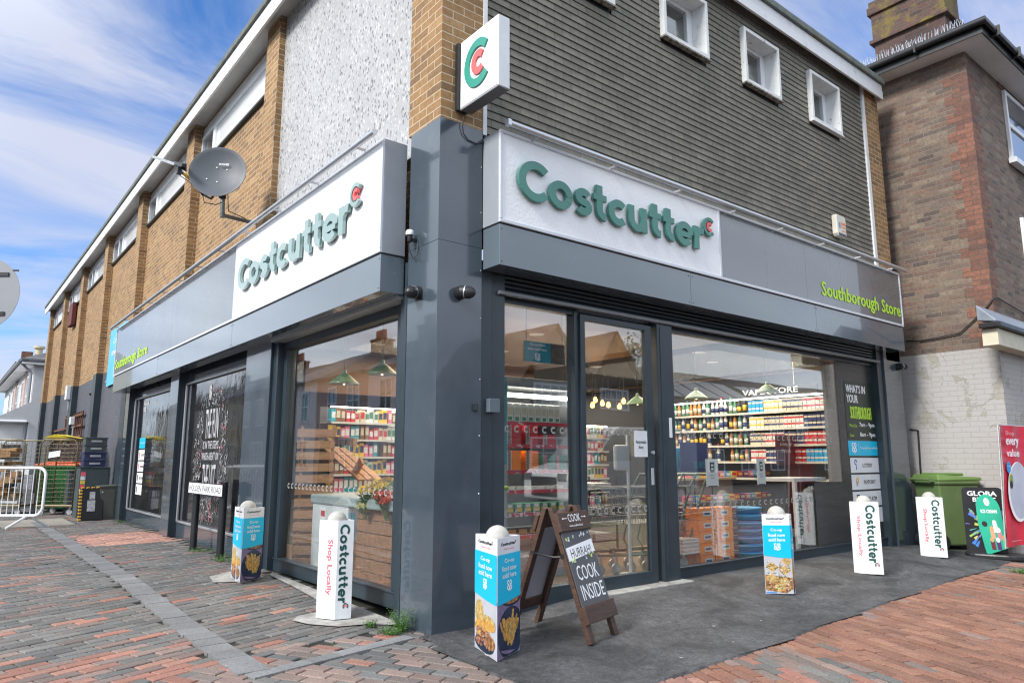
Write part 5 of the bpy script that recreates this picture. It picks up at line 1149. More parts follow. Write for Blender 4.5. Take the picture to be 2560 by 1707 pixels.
# ================================================================ bollards in printed card sleeves
MT['plum'] = mat('print_plum', (.20, .15, .26), .4, var=.25, vs=9); MT['plate'] = mat('print_plate_blue', (.018, .028, .06), .3, var=.5, vs=12)
MT['fry1'] = mat('print_golden', (.55, .30, .07), .45, var=.5, vs=40); MT['fry2'] = mat('print_brown', (.22, .09, .03), .5, var=.6, vs=50, col2=(.45, .25, .1), mask=(40, .5, .6))
MT['meat'] = mat('print_meat', (.24, .09, .06), .5, var=.7, vs=60, col2=(.5, .3, .22), mask=(55, .48, .6)); MT['cream'] = mat('print_cream', (.62, .56, .46), .5, var=.25, vs=25)
MT['bread'] = mat('print_bread', (.50, .36, .13), .5, var=.4, vs=40, col2=(.2, .12, .05), mask=(70, .55, .62)); MT['printgrey'] = mat('print_pale_grey', (.45, .46, .50), .5, var=.15)
FOOD = None
def food(P, M, w, h, kind, rd):
    """the printed dish at the foot of a sleeve face; material slots 5.. hold its colours"""
    if kind == 0:      # crisp wedges in a dark bowl
        P.rect(M, 0, w, .002, h, .0006, 5); P.disc(M, w * .62, h * .98, w * .42, h * .12, .0008, 6, 24, 180, 360); P.disc(M, w * .62, h * .98, w * .34, h * .08, .0010, 8, 24, 180, 360)
        pts = [(x, y) for x, y in [(w * .58 + w * .56 * math.cos(R(a)), h * .40 + h * .46 * math.sin(R(a))) for a in range(0, 360, 12)]]
        pts = [(min(max(x, .001), w - .001), min(max(y, .002), h)) for x, y in pts]; P.poly(M, pts, .0010, 6)
        bx_, by_ = w * .58, h * .10
        for q in range(46):        # ridged potato wedges standing in the bowl
            an = R(rd.uniform(58, 122)); l0 = rd.uniform(.08, .42) * h; l = rd.uniform(.16, .30) * h; ww = rd.uniform(.035, .06) * w; c, s_ = math.cos(an), math.sin(an); ox = rd.uniform(-.14, .14) * w
            x0, y0_ = bx_ + ox + c * l0, by_ + s_ * l0; x1, y1 = x0 + c * l, min(y0_ + s_ * l, h * .88)
            if min(x0, x1) - ww < .004 or max(x0, x1) + ww > w - .004: continue
            z_ = .0012 + .00004 * q; P.poly(M, [(x0 + s_ * ww, y0_ - c * ww), (x1 + s_ * ww * .8, y1 - c * ww * .8), (x1 + c * .004, y1 + s_ * .006), (x1 - s_ * ww * .8, y1 + c * ww * .8), (x0 - s_ * ww, y0_ + c * ww)], z_, 7 if q % 4 else 10)
            P.poly(M, [(x0 + s_ * ww * .15, y0_ - c * ww * .15), (x1 + s_ * ww * .1, y1 - c * ww * .1), (x1 - s_ * ww * .12, y1 + c * ww * .12), (x0 - s_ * ww * .15, y0_ + c * ww * .15)], z_ + .00002, 8)
        P.disc(M, w * .55, h * .2, w * .42, h * .16, .0011, 5, 20, 200, 300)
    elif kind == 1:    # filled bun on a pale table
        P.rect(M, 0, w, .002, h, .0006, 12); P.disc(M, w * .45, h * .16, w * .44, h * .15, .0008, 6, 24)
        P.disc(M, w * .22, h * .66, w * .2, h * .26, .0010, 10, 20); P.disc(M, w * .30, h * .42, w * .29, h * .16, .0011, 7, 18)
        for q in range(60): P.disc(M, rd.uniform(w * .08, w * .72), rd.uniform(h * .12, h * .42), rd.uniform(.03, .07) * w, rd.uniform(.02, .05) * h, .0012 + .00002 * q, 9 if q % 3 else 8, 7)
        P.disc(M, w * .62, h * .56, w * .33, h * .14, .0028, 10, 20); P.disc(M, w * .62, h * .52, w * .33, h * .09, .0029, 7, 18); P.disc(M, w * .74, h * .24, w * .2, h * .12, .0029, 8, 12)
    else:              # pizza squares
        P.rect(M, 0, w, .002, h, .0006, 12); P.poly(M, [(.002, h * .10), (w * .75, .004), (w - .002, h * .12), (w - .002, h * .42), (.002, h * .5)], .0008, 8)
        for q, (a, b_) in enumerate(((.28, .70), (.72, .62), (.25, .40), (.68, .32), (.5, .16), (.85, .85))):
            s_ = .24; P.poly(M, [((a - s_) * w if a > s_ else .002, (b_ + .02) * h), (a * w, (b_ - .13) * h), (min(a + s_, .99) * w, (b_ - .01) * h), (a * w, (b_ + .14) * h)], .001 + .0001 * q, 7)
            P.poly(M, [(max((a - s_ * .8), .01) * w, (b_ + .02) * h), (a * w, (b_ - .10) * h), (min(a + s_ * .8, .98) * w, (b_ - .01) * h), (a * w, (b_ + .11) * h)], .0017 + .0001 * q, 10)
        for q in range(130): P.disc(M, rd.uniform(.05, .93) * w, rd.uniform(.08, .86) * h, rd.uniform(.015, .045) * w, rd.uniform(.008, .022) * h, .0025 + .00001 * q, (11, 9, 8, 11, 13)[q % 5], 6)
        P.rect(M, .002, w * .4, .004, h * .05, .0009, 14)
MT['leafp'] = mat('print_herb', (.08, .16, .03), .5)
BM = [MT['card'], MT['cyan'], MT['pwhite'], MT['ink'], MT['pink'], MT['plum'], MT['plate'], MT['fry1'], MT['fry2'], MT['meat'], MT['bread'], MT['cream'], MT['printgrey'], MT['leafp'], MT['print_blue2'] if 'print_blue2' in MT else mat('print_sky', (.08, .25, .55), .5), MT['inkg'], MT['coral']]
def sleeve(label, l, m, r, top, dome, kind, foods=(1, 0), back=.17):
    """three-cornered card sleeve round a round-headed concrete bollard; l, m, r are the photo points of its lower corners"""
    A, B, C_ = ong(*l), ong(*m), ong(*r)
    base = (A + C_) / 2; t = thing('bollard', label, 'bollard', (0, 0, 0), 0, 'concrete bollards in printed card sleeves')
    vd = Vector((base.x - CAM.x, base.y - CAM.y, 0)).normalized(); fwd_ = (base - B).dot(vd) > .09; K = base + vd * (.02 if fwd_ else .27)
    H = zat(B.x, B.y, top) - B.z; z0 = gz(base.x, base.y) + .012
    cc = (A + B + C_) / 3 if fwd_ else base + vd * (dome * .9 + .012); cc.z = z0
    loc = Vector((cc.x, cc.y, z0)); t.location = loc
    for v in (A, B, C_, K): v.z = z0 + .005
    M = MB(); pol = [A, B, C_, K] if kind != 'none' else [A, C_, K]
    for i in range(len(pol)):
        a, b_ = pol[i], pol[(i + 1) % len(pol)]; d = (b_ - a).normalized(); M.obox(a, b_ - a, Vector((0, 0, H)), Vector((-d.y, d.x, 0)) * .003)
    sl = M.build('sleeve', MT['card'], t)
    rr = dome; zt = H + rr * 1.15; prof = [(rr * 1.0, 0), (rr, zt - rr * 1.0)] + [(rr * math.cos(R(a)), zt - rr + rr * math.sin(R(a))) for a in range(10, 90, 10)] + [(0, zt)]
    M = MB(); M.rev(prof, (cc.x, cc.y, z0 - .02), 28); M.build('post', MT['concrete'], t, smooth='auto')
    rd = random.Random(int(l[0])); M = MB()
    if kind == 'food':
        for i, (a, b_, fk) in enumerate(((A, B, foods[0]), (B, C_, foods[1]))):
            w = (b_ - a).length
            if w < .03: continue
            P = Plane(a, b_ - a, (0, 0, 1)); e = .0032
            P = Plane(a + P.n * .0006, P.u, P.v)
            tp = H; c0, c1 = H * .48, H * .86
            n = 10; P.poly(M, [(w * q / n, c0 - (H * .035) * math.sin(math.pi * (q / n * .5 + (.5 if i == 1 else 0)) ) * 1.0) for q in range(n + 1)] + [(w, c1), (0, c1)], .0035, 1)
            food(P, M, w, c0 - .004, fk, rd)
            if w > .10:
                P.text(M, 'Co-op', w * .5, c1 - H * .085, w * .42, H * .045, .0042, 2, .02, 'c'); P.text(M, 'food now', w * .5, c1 - H * .145, w * .62, H * .044, .0042, 2, .02, 'c'); P.text(M, 'sold here', w * .5, c1 - H * .205, w * .60, H * .044, .0042, 2, .02, 'c')
                coop(M, P, w * .5, c1 - H * .27, H * .085, .0042, 2)
                wordmark(M, P, w * .15, H * .932, w * .62, H * .026, .0006, 3, 4, .0012); P.text(M, 'Shop Locally', w * .5, H * .892, w * .42, H * .018, .0012, 4, 0, 'c')
            else:
                P.text(M, 'Co-op', w * .5, c1 - H * .085, w * .5, H * .045, .0042, 2, .02, 'c'); P.text(M, 'sold here', w * .5, c1 - H * .2, w * .7, H * .04, .0042, 2, .02, 'c'); coop(M, P, w * .5, c1 - H * .27, H * .07, .0042, 2)
                P.text(M, 'Costcutter', w * .5, H * .93, w * .7, H * .02, .0012, 3, 0, 'c')
    else:
        w = (C_ - A).length; wl, wr = (B - A).length, (C_ - B).length
        P = Plane(A, B - A, (0, 0, 1)); P2 = Plane(B, C_ - B, (0, 0, 1))
        if wr > .055:
            q = Plane(P2.p(wr * .5, H * .96, .0012), (0, 0, -1), P2.u); wordmark(M, q, 0, -wr * .36, H * .80, wr * .60, .0006, 15, 16, 0)
        if wl > .04:
            q = Plane(P.p(wl * .62, H * .80, .0012), (0, 0, -1), P.u); q.text(M, 'Shop Locally', 0, -wl * .18, H * .56, wl * .32, 0, 4, .03)
    M.build('print', BM, sl)
    return t
sleeve('nearest sleeved bollard, beside the wooden easel board, with a bun and wedges picture', (1187, 1622), (1242, 1660), (1300, 1630), 1354, .082, 'food', (1, 0))
sleeve('blue and white sleeved bollard beside the Holden Park Road sign with wedges picture', (577, 1445), (599, 1461), (651, 1450), 1277, .082, 'food', (1, 0))
sleeve('plain white sleeved bollard in front of the flower window', (789, 1549), (836, 1554), (877, 1550), 1306, .078, 'plain')
sleeve('sleeved bollard with a pizza picture in front of the wide shop window', (1915, 1486), (1985, 1491), (1990, 1488), 1292, .082, 'food', (2, 1))
sleeve('plain white sleeved bollard just left of the far dark pier', (2136, 1432), (2170, 1438), (2211, 1443), 1258, .078, 'plain')
sleeve('farthest white sleeved bollard standing by the green wheelie bin', (2302, 1389), (2336, 1395), (2371, 1400), 1246, .078, 'plain')

# ================================================================ wooden easel board
f1, f2, b1, b2 = ong(1459, 1624), ong(1521, 1594), ong(1304, 1574.5), ong(1359, 1551)
cc = (f1 + f2 + b1 + b2) / 4; ux = ((f2 - f1) + (b2 - b1)); ux.z = 0; ux.normalize(); uy = Vector((-ux.y, ux.x, 0)); hs = ((b1 + b2) / 2 - (f1 + f2) / 2).length / 2; wd = .40
ap = ong(1417, 1400); H = zat(cc.x, cc.y, 1266) - cc.z
t = thing('easel_sign', 'dark wooden folding easel board with chalk style panel reading COOK INSIDE', 'sign', tuple(cc)); zg = cc.z + .012
def LP(x, y, z): return Vector((cc.x, cc.y, zg)) + ux * x + uy * y + Vector((0, 0, z))
hw = wd / 2
for s_ in (-1, 1):
    for xx in (-hw + .03, hw - .03):
        M = MB(); M.bar(LP(xx, s_ * hs, 0), LP(xx, s_ * .022, H - .01), .062, .034, tuple(uy)); M.build('leg', MT['dwood'], t, bevel=.003)
def face(s_):
    a = LP(0, s_ * hs, 0); b_ = LP(0, s_ * .022, H - .01); up = (b_ - a).normalized(); u = ux * (1 if s_ < 0 else -1)
    o = a + up * 0; P = Plane(o - u * hw, u, up); return Plane(P.o + P.n * .019, P.u, P.v), (b_ - a).length
P, Ls = face(-1)
M = MB(); P.slab(M, -.012, wd + .012, Ls * .80, Ls * .945, 0, .034); M.build('header_board', MT['dwood'], t, bevel=.004)
M = MB(); P.slab(M, -.012, wd + .012, Ls * .13, Ls * .255, 0, .034); M.build('foot_board', MT['dwood'], t, bevel=.004)
M = MB(); P.slab(M, .012, wd - .004, Ls * .255, Ls * .80, 0, .008, 0); Q = Plane(P.o + P.n * .008, P.u, P.v); b0 = Ls * .255; hh = Ls * .545
Q.poly(M, [(.012, b0 + hh * .60), (wd - .004, b0 + hh * .68), (wd - .004, b0 + hh * .86), (.012, b0 + hh * .78)], .001, 1)
T = Plane(Q.p(.03, b0 + hh * .635), Q.u * 1 + Q.v * .05, Q.v); T.text(M, 'HURRAH!', .03, .0, .29, hh * .12, .0018, 2, -.012)
Q.text(M, 'COOK', wd * .5 + .01, b0 + hh * .33, .29, hh * .20, .001, 1, .004, 'c'); Q.text(M, 'INSIDE', wd * .5 + .01, b0 + hh * .07, .31, hh * .20, .001, 1, .004, 'c')
rd = random.Random(3)
for q in range(26):
    x = rd.choice((rd.uniform(.02, .09), rd.uniform(wd - .10, wd - .02), rd.uniform(.02, wd - .03))); up_ = rd.random() < .5; y = b0 + hh * ((.88 if up_ else .575) + .08 * x / wd) + rd.uniform(-.012, .015)
    if q % 2: Q.disc(M, x, y, .008, .009, .0012 + q * .0001, 3 + q % 3, 10)
    else: a = rd.uniform(0, 6); Q.poly(M, [(x + .016 * math.cos(a + k * 2.1), y + .016 * math.sin(a + k * 2.1)) for k in range(3)], .0012 + q * .0001, 3 + q % 3)
M.build('chalk_panel', [MT['chalk'], MT['pwhite'], MT['ink'], mat('print_lime2', (.60, .68, .12), .5), mat('print_mint', (.42, .62, .60), .5), MT['pwhite']], t)
M = MB(); Q = Plane(P.o + P.n * .0345, P.u, P.v); Q.text(M, 'COOK', wd * .5, Ls * .865, .17, Ls * .06, .001, 0, .006, 'c'); Q.text(M, 'www.cookfood.net', wd * .5, Ls * .828, .19, Ls * .018, .001, 0, .004, 'c')
for s_ in (-1, 1): xx = wd * .5 + s_ * .125; Q.rect(M, xx - .025, xx + .025, Ls * .893, Ls * .898, .001, 0); Q.disc(M, xx + s_ * .03, Ls * .8955, .011, .006, .0012, 0, 10)
M.build('header_lettering', MT['pwhite'], t)
P2, _ = face(1); M = MB(); P2.slab(M, .03, wd - .03, Ls * .2, Ls * .82, -.004, .004); M.build('back_panel', MT['lilac'], t)
M = MB(); P2.slab(M, -.012, wd + .012, Ls * .80, Ls * .93, 0, .034); M.build('back_board', MT['dwood'], t, bevel=.004); M = MB(); P2.slab(M, .06, wd - .06, Ls * .16, Ls * .24, -.02, .0); M.build('cross_rail', MT['dwood'], t, bevel=.004)
M = MB(); zz = H * .62; yy = hs * .38
for xx in (-hw + .02,): M.tube([LP(xx, -yy - .02, zz), LP(xx - .02, -yy * .4, zz - .008), LP(xx - .02, yy * .4, zz + .004), LP(xx, yy + .02, zz + .01)], .008, 8); M.rev([(.018, -.012), (.018, .012)], LP(xx - .01, -yy, zz), 10, tuple(ux)); M.rev([(.018, -.012), (.018, .012)], LP(xx - .01, yy, zz + .01), 10, tuple(ux))
M.build('rope_stay', MT['black'], t, smooth='auto')

# ================================================================ street name plate
pa, pb = ong(482, 1373), ong(549, 1396); t = thing('street_sign', 'low white street name plate on two black posts by the dark shopfront', 'street sign', tuple((pa + pb) / 2)); d = (pb - pa); d.z = 0; Lp = d.length; d.normalize(); out = Vector((d.y, -d.x, 0)); out = out if out.x < 0 else -out
tl = zat(pa.x, pa.y, 1206); bl = zat(pa.x, pa.y, 1231)
for p in (pa, pb):
    M = MB(); M.tube([(p.x, p.y, gz(p.x, p.y) - .03), (p.x, p.y, tl + .035)], .045, 14); M.build('post', MT['blackp'], t, smooth='auto')
e0 = pa - d * .20; P = Plane(e0 + out * .055, d, (0, 0, 1)); P = P if P.n.dot(out) > 0 else Plane(pb + d * .1 + out * .055, -d, (0, 0, 1)); P = Plane((P.o.x, P.o.y, bl), P.u, P.v)
Wp = Lp + .32; hp = tl - bl
M = MB(); P.slab(M, -.0, Wp, -.012, hp + .012, -.012, 0, 1); P.slab(M, .012, Wp - .012, 0, hp, 0, .004, 0); P.text(M, 'HOLDEN PARK ROAD', .05, hp * .2, Wp - .10, hp * .6, .0055, 2, .0); M.build('plate', [MT['pwhite'], MT['ink'], MT['ink']], t, bevel=0)

# ================================================================ crowd barrier
fl, fr_ = ong(35.4, 1325), ong(95.7, 1314); fc = (fl + fr_) / 2; dv = VR.copy(); dv = Vector((dv.x, dv.y, 0)).normalized()
fc = ong(66, 1321); dep = (fc - CAM).dot(VD)
zt, zb = zat(fc.x, fc.y, 1169), zat(fc.x, fc.y, 1288.5); xr = (101 - 66) * dep / FPX; t = thing('crowd_barrier', 'white tubular crowd barrier with splayed foot in front of the roll cages', 'barrier', tuple(fc))
def BP(x, z): return Vector((fc.x, fc.y, z)) + dv * x
M = MB(); Lb = 2.3; r_ = .14; pts = [BP(-Lb + xr, zt), BP(xr - r_, zt)] + [BP(xr - r_ + r_ * math.sin(R(a)), zt - r_ + r_ * math.cos(R(a))) for a in (20, 45, 70, 90)] + [BP(xr, zb + r_)] + [BP(xr - r_ + r_ * math.cos(R(a)), zb + r_ - r_ * math.sin(R(a))) for a in (25, 50, 75, 90)] + [BP(-Lb + xr, zb)] + [BP(-Lb + xr - r_, zb + r_), BP(-Lb + xr - r_, zt - r_), BP(-Lb + xr, zt)]
M.tube(pts, .026, 10, cap=False); M.build('frame', MT['pvc'], t, smooth='auto')
M = MB(); x = xr - .11
while x > -Lb + xr: M.tube([BP(x, zb), BP(x, zt)], .008, 6, cap=False); x -= .103
M.build('bars', MT['pvc'], t, smooth=True)
nv = Vector((-dv.y, dv.x, 0))
for xo in (0, -1.6):
    M = MB(); c = BP(xo, zb); M.tube([c, Vector((c.x, c.y, fc.z + .01)) - dv * .16 - nv * .30 + Vector((0, 0, .015))], .022, 8); M.tube([c, Vector((c.x, c.y, fc.z + .01)) + dv * .14 + nv * .30 + Vector((0, 0, .015))], .018, 8); M.build('foot', MT['pvc'], t, smooth='auto')

# ================================================================ wheelie bins, cages, cabinets on the left
def wheelie(name, label, x, y, z, rz, body, lidc, w=.58, d=.72, h=1.02, group=None):
    t = thing(name, label, 'wheelie bin', (x, y, z), rz, group)
    def L(a, b_, c): return chain(t) @ Vector((a, b_, c))
    M = MB(); b0 = .82
    q = [(-w / 2 * b0, -d / 2 * .78, .05), (w / 2 * b0, -d / 2 * .78, .05), (w / 2 * b0, d / 2 * .80, .05), (-w / 2 * b0, d / 2 * .80, .05)]; u = [(-w / 2, -d / 2, h - .09), (w / 2, -d / 2, h - .09), (w / 2, d / 2, h - .09), (-w / 2, d / 2, h - .09)]
    V = [L(*p) for p in q + u]; M.faces(V, [(3, 2, 1, 0), (4, 5, 6, 7), (0, 1, 5, 4), (1, 2, 6, 5), (2, 3, 7, 6), (3, 0, 4, 7)]); 
    V = [L(*p) for p in [(sx_ * (w / 2 + .02), sy_ * (d / 2 + .02), zz) for zz in (h - .13, h - .075) for sx_, sy_ in ((-1, -1), (1, -1), (1, 1), (-1, 1))]]; M.faces(V, [(3, 2, 1, 0), (4, 5, 6, 7), (0, 1, 5, 4), (1, 2, 6, 5), (2, 3, 7, 6), (3, 0, 4, 7)])
    M.build('body', body, t, bevel=.02)
    M = MB(); V = [L(*p) for p in [(-w / 2 - .025, -d / 2 - .04, h - .072), (w / 2 + .025, -d / 2 - .04, h - .072), (w / 2 + .025, d / 2 + .02, h - .072), (-w / 2 - .025, d / 2 + .02, h - .072), (-w / 2 - .02, -d / 2 - .03, h - .03), (w / 2 + .02, -d / 2 - .03, h - .03), (w / 2 - .02, d / 2, h + .01), (-w / 2 + .02, d / 2, h + .01)]]; M.faces(V, [(3, 2, 1, 0), (4, 5, 6, 7), (0, 1, 5, 4), (1, 2, 6, 5), (2, 3, 7, 6), (3, 0, 4, 7)])
    V = [L(sx_ * w * .34, .04 + sy_ * d * .32, zz) for zz in (h - .01, h + .028) for sx_, sy_ in ((-1, -1), (1, -1), (1, 1), (-1, 1))]; M.faces(V, [(3, 2, 1, 0), (4, 5, 6, 7), (0, 1, 5, 4), (1, 2, 6, 5), (2, 3, 7, 6), (3, 0, 4, 7)])
    M.build('lid', lidc, t, bevel=.012)
    M = MB(); M.tube([L(-w / 2 + .05, d / 2 + .09, h - .06), L(w / 2 - .05, d / 2 + .09, h - .06)], .018, 8)
    for s_ in (-1, 1): M.bar(L(s_ * (w / 2 - .06), d / 2, h - .08), L(s_ * (w / 2 - .06), d / 2 + .1, h - .06), .03, .04)
    M.build('handle', body, t)
    for s_ in (-1, 1):
        M = MB(); ax = (L(1, 0, 0) - L(0, 0, 0)); M.rev([(.03, -.03), (.10, -.03), (.10, .03), (.03, .03)], L(s_ * (w / 2 - .06), d / 2 - .02, .10), 20, tuple(ax)); M.build('wheel', MT['blackp'], t, smooth='auto')
    return t
MT['bing'] = mat('bin_olive_green', (.115, .18, .07), .45, var=.08, spec=.4, col2=(.15, .2, .09), mask=(3, .55, .75)); MT['bingl'] = mat('bin_lid_green', (.13, .22, .06), .45, var=.08)
bp_ = ong(2412, 1376); wb = wheelie('wheelie_bin', 'olive green wheelie bin against the white painted brick wall', bp_.x + .05, bp_.y + .18, gz(8, -.5) + .01, R(60), MT['bing'], MT['bingl'], .50, .62, 1.0)
M = MB(); p = ony(2444 - 2, 1240, bp_.y + .02)
MT['bin2'] = mat('bin_green', (.03, .18, .04), .45, var=.08); MT['bin3'] = mat('bin_bright_green', (.015, .20, .05), .45); MT['lidor'] = mat('bin_lid_orange', (.75, .18, .08), .5)
z2 = gz(-.8, 13.5)
pq = onz(135, 1283, z2); wheelie('wheelie_bin', 'dark green wheelie bin with orange lid behind the wire cage', pq.x + .25, pq.y + 1.2, z2, R(-25), MT['bin2'], MT['lidor'], .95, .8, 1.12, 'green bins with orange lids')
pq = onz(195, 1283, z2); wheelie('wheelie_bin', 'bright green wheelie bin with orange lid nearest the dark wall', pq.x - .15, pq.y + 1.3, z2, R(-25), MT['bin3'], MT['lidor'], .62, .8, 1.12, 'green bins with orange lids')
MT['cage'] = mat('brassy_steel', (.20, .17, .10), .4, metal=.6, var=.2)
def cage(label, x, y, rz, load, w=.85, d=.7, h=1.65):
    z = gz(x, y); t = thing('roll_cage', label, 'roll cage', (x, y, z), rz, 'wire roll cages by the dark wall')
    def L(a, b_, c): return chain(t) @ Vector((a, b_, c))
    M = MB(); M.obox(L(-w / 2, -d / 2, .17), L(w / 2, -d / 2, .17) - L(-w / 2, -d / 2, .17), L(-w / 2, d / 2, .17) - L(-w / 2, -d / 2, .17), (0, 0, .045)); M.build('base', MT['cage'], t, bevel=.006)
    for s_ in (-1, 1):
        M = MB(); yy = d / 2 * s_
        M.tube([L(-w / 2, yy, .2), L(-w / 2, yy, h - .1), L(-w / 2 + .08, yy, h), L(w / 2 - .08, yy, h), L(w / 2, yy, h - .1), L(w / 2, yy, .2)], .016, 8)
        for q in range(1, 9): M.tube([L(-w / 2 + w * q / 9, yy, .25), L(-w / 2 + w * q / 9, yy, h)], .0032, 5, cap=False)
        for q in range(1, 15): M.tube([L(-w / 2, yy, .2 + (h - .2) * q / 15), L(w / 2, yy, .2 + (h - .2) * q / 15)], .0032, 5, cap=False)
        M.build('side_grid', MT['cage'], t, smooth=True)
    M = MB()
    for q in range(1, 7): M.tube([L(-w / 2, -d / 2 + d * q / 7, .25), L(-w / 2, -d / 2 + d * q / 7, h - .1)], .0032, 5, cap=False)
    for q in range(1, 15): M.tube([L(-w / 2, -d / 2, .2 + (h - .2) * q / 15), L(-w / 2, d / 2, .2 + (h - .2) * q / 15)], .0032, 5, cap=False)
    M.build('end_grid', MT['cage'], t, smooth=True)
    for sx_ in (-1, 1):
        for sy_ in (-1, 1):
            M = MB(); a = (L(0, 1, 0) - L(0, 0, 0)); M.rev([(.02, -.018), (.062, -.018), (.062, .018), (.02, .018)], L(sx_ * (w / 2 - .1), sy_ * (d / 2 - .1), .062), 16, tuple(a)); M.bar(L(sx_ * (w / 2 - .1), sy_ * (d / 2 - .1), .1), L(sx_ * (w / 2 - .08), sy_ * (d / 2 - .1), .18), .05, .05); M.build('castor', MT['galv'], t, smooth='auto')
    return t, L
cb = mat('cardboard', (.33, .19, .09), .85, var=.2); cg1 = onz(140, 1287, z2)
t1, L1 = cage('wire roll cage with a yellow sheet on top, right of the barrier', cg1.x + .12, cg1.y + .25, R(-38), 0, .82, .62, 1.62)
M = MB(); M.poly([L1(-.40, -.3, 1.66), L1(.0, -.32, 1.72), L1(.42, -.28, 1.65), L1(.42, .3, 1.65), L1(0, .3, 1.69), L1(-.4, .3, 1.66)]); M.prism([L1(-.38, -.31, 1.665), L1(-.1, -.36, 1.74), L1(.2, -.33, 1.66)], L1(0, .5, 0) - L1(0, 0, 0)); tag(M.build('yellow_sheet', mat('yellow_plastic', (.75, .62, .06), .5)), 'crumpled yellow plastic sheet lying over the top of a roll cage', 'sheet')
cg0 = onz(25, 1290, z2); t0, L0 = cage('wire roll cage full of flattened cardboard behind the white barrier', cg0.x + .0, cg0.y + .9, R(-38), 0, 1.0, .7, 1.62)
rd = random.Random(12)
for q in range(16):
    a, b_, c = rd.uniform(-.4, .1), rd.uniform(-.28, .1), .24 + q * .075; w_, d_, h_ = rd.uniform(.25, .45), rd.uniform(.18, .3), rd.uniform(.05, .16); M = MB(); an = rd.uniform(-.5, .5)
    o = L0(a, b_, c); e1 = (L0(a + w_, b_, c + w_ * .3 * an) - o); e2 = (L0(a, b_ + d_, c) - o); M.obox(o, e1, e2, (0, 0, h_)); o_ = M.build('cardboard_box', cb if q % 4 else (mat('box_blue', (.04, .10, .35), .6) if q == 4 else MT['card'])); tag(o_, 'crushed cardboard box heaped in the cage behind the white barrier', 'box', 'packaging heaped in the left roll cage'); 
    if q == 4: o_['label'] = 'blue carton low in the heap behind the white barrier'; o_['group'] = None; del o_['group']
    elif q % 4 == 0: o_['label'] = 'white carton among the heaped packaging behind the barrier'
cg2 = onz(205, 1280, z2); t2, L2 = cage('wire roll cage stacked with dark goods behind the bright green bin', cg2.x + .1, cg2.y + 3.0, R(-30), 0, .9, .7, 1.68)
M = MB(); M.obox(L2(-.4, -.3, .9), L2(.4, -.3, .9) - L2(-.4, -.3, .9), L2(-.4, .3, .9) - L2(-.4, -.3, .9), (0, 0, .7)); tag(M.build('wrapped_load', mat('dark_wrap', (.06, .035, .04), .4, var=.9, vs=14, col2=(.4, .36, .34), mask=(16, .6, .64)), bevel=.03), 'dark shrink wrapped load inside the cage at the back', 'load')
M = MB(); M.obox(L1(-.2, -.33, 1.22), L1(.05, -.33, 1.26) - L1(-.2, -.33, 1.22), (0, 0, .13), L1(0, .004, 0) - L1(0, 0, 0)); tag(M.build('paper_sheet', MT['card']), 'white label sheet tied to the wire of the right roll cage', 'label')
# grey street cabinets
def cabinet(label, c, w, d, h, mt, stick=False, slope=.06):
    x, y = c; z = gz(x, y) ; t = thing('street_cabinet', label, 'cabinet', (x, y, z)); M = MB()
    M.box(x - w, x, y, y + d, z - .02, z + h - slope); M.build('body', mt, t, bevel=.008)
    M = MB(); M.prism([(x - w - .015, y - .015, z + h - slope + .002), (x + .0, y - .015, z + h - slope + .002), (x + .0, y - .015, z + h), (x - w - .015, y - .015, z + h - slope * .4)], (0, d + .03, 0)); M.build('lid', mt, t, bevel=.006)
    M = MB(); M.box(x - w * .94, x - .03, y - .008, y - .001, z + .05, z + h - slope - .05); dr_ = M.build('door', mt, t, bevel=.003)
    M = MB(); M.rev([(.015, 0), (.015, .012), (0, .013)], (x - w * .85, y - .008, z + h * .8), 10, (0, -1, 0)); M.build('lock', MT['alu'], dr_)
    if stick:
        M = MB(); P = Plane((x - w * .97, y - .012, z + h * .50), (1, 0, 0), (0, 0, 1))
        for q in range(5): P.rect(M, 0, .09, q * .085, q * .085 + .075, 0, q % 3)
        M.build('warning_labels', [MT['pwhite'], MT['pink'], mat('label_yellow', (.75, .6, .1), .5)], dr_)
    return t
MT['cab'] = mat('cabinet_grey_green', (.055, .075, .08), .5, var=.1); MT['cab2'] = mat('cabinet_olive', (.075, .08, .065), .55, var=.15, vs=8)
q1 = onz(277, 1299, gz(0, 12)); cabinet('low olive grey street cabinet against the first dark pier', (.0, q1.y + .05), .30, .45, zat(-.15, q1.y, 1212) - gz(0, 12), MT['cab2'], slope=.05)
q2 = onz(240, 1290, z2); cabinet('dark street cabinet with red and yellow warning labels under the stacked crates', (.0, 12.75), .56, .50, zat(-.28, 12.75, 1167) - gz(0, 12), MT['cab'], True, .02)
q3 = onz(190, 1286, z2); cabinet('grey green street cabinet with sloping lid beside the green bins', (-.12, 13.9), .48, .5, zat(-.3, 13.9, 1172) - gz(0, 12), MT['cab'])
zc_ = zat(-.28, 12.75, 1167) + .005; rd = random.Random(4)
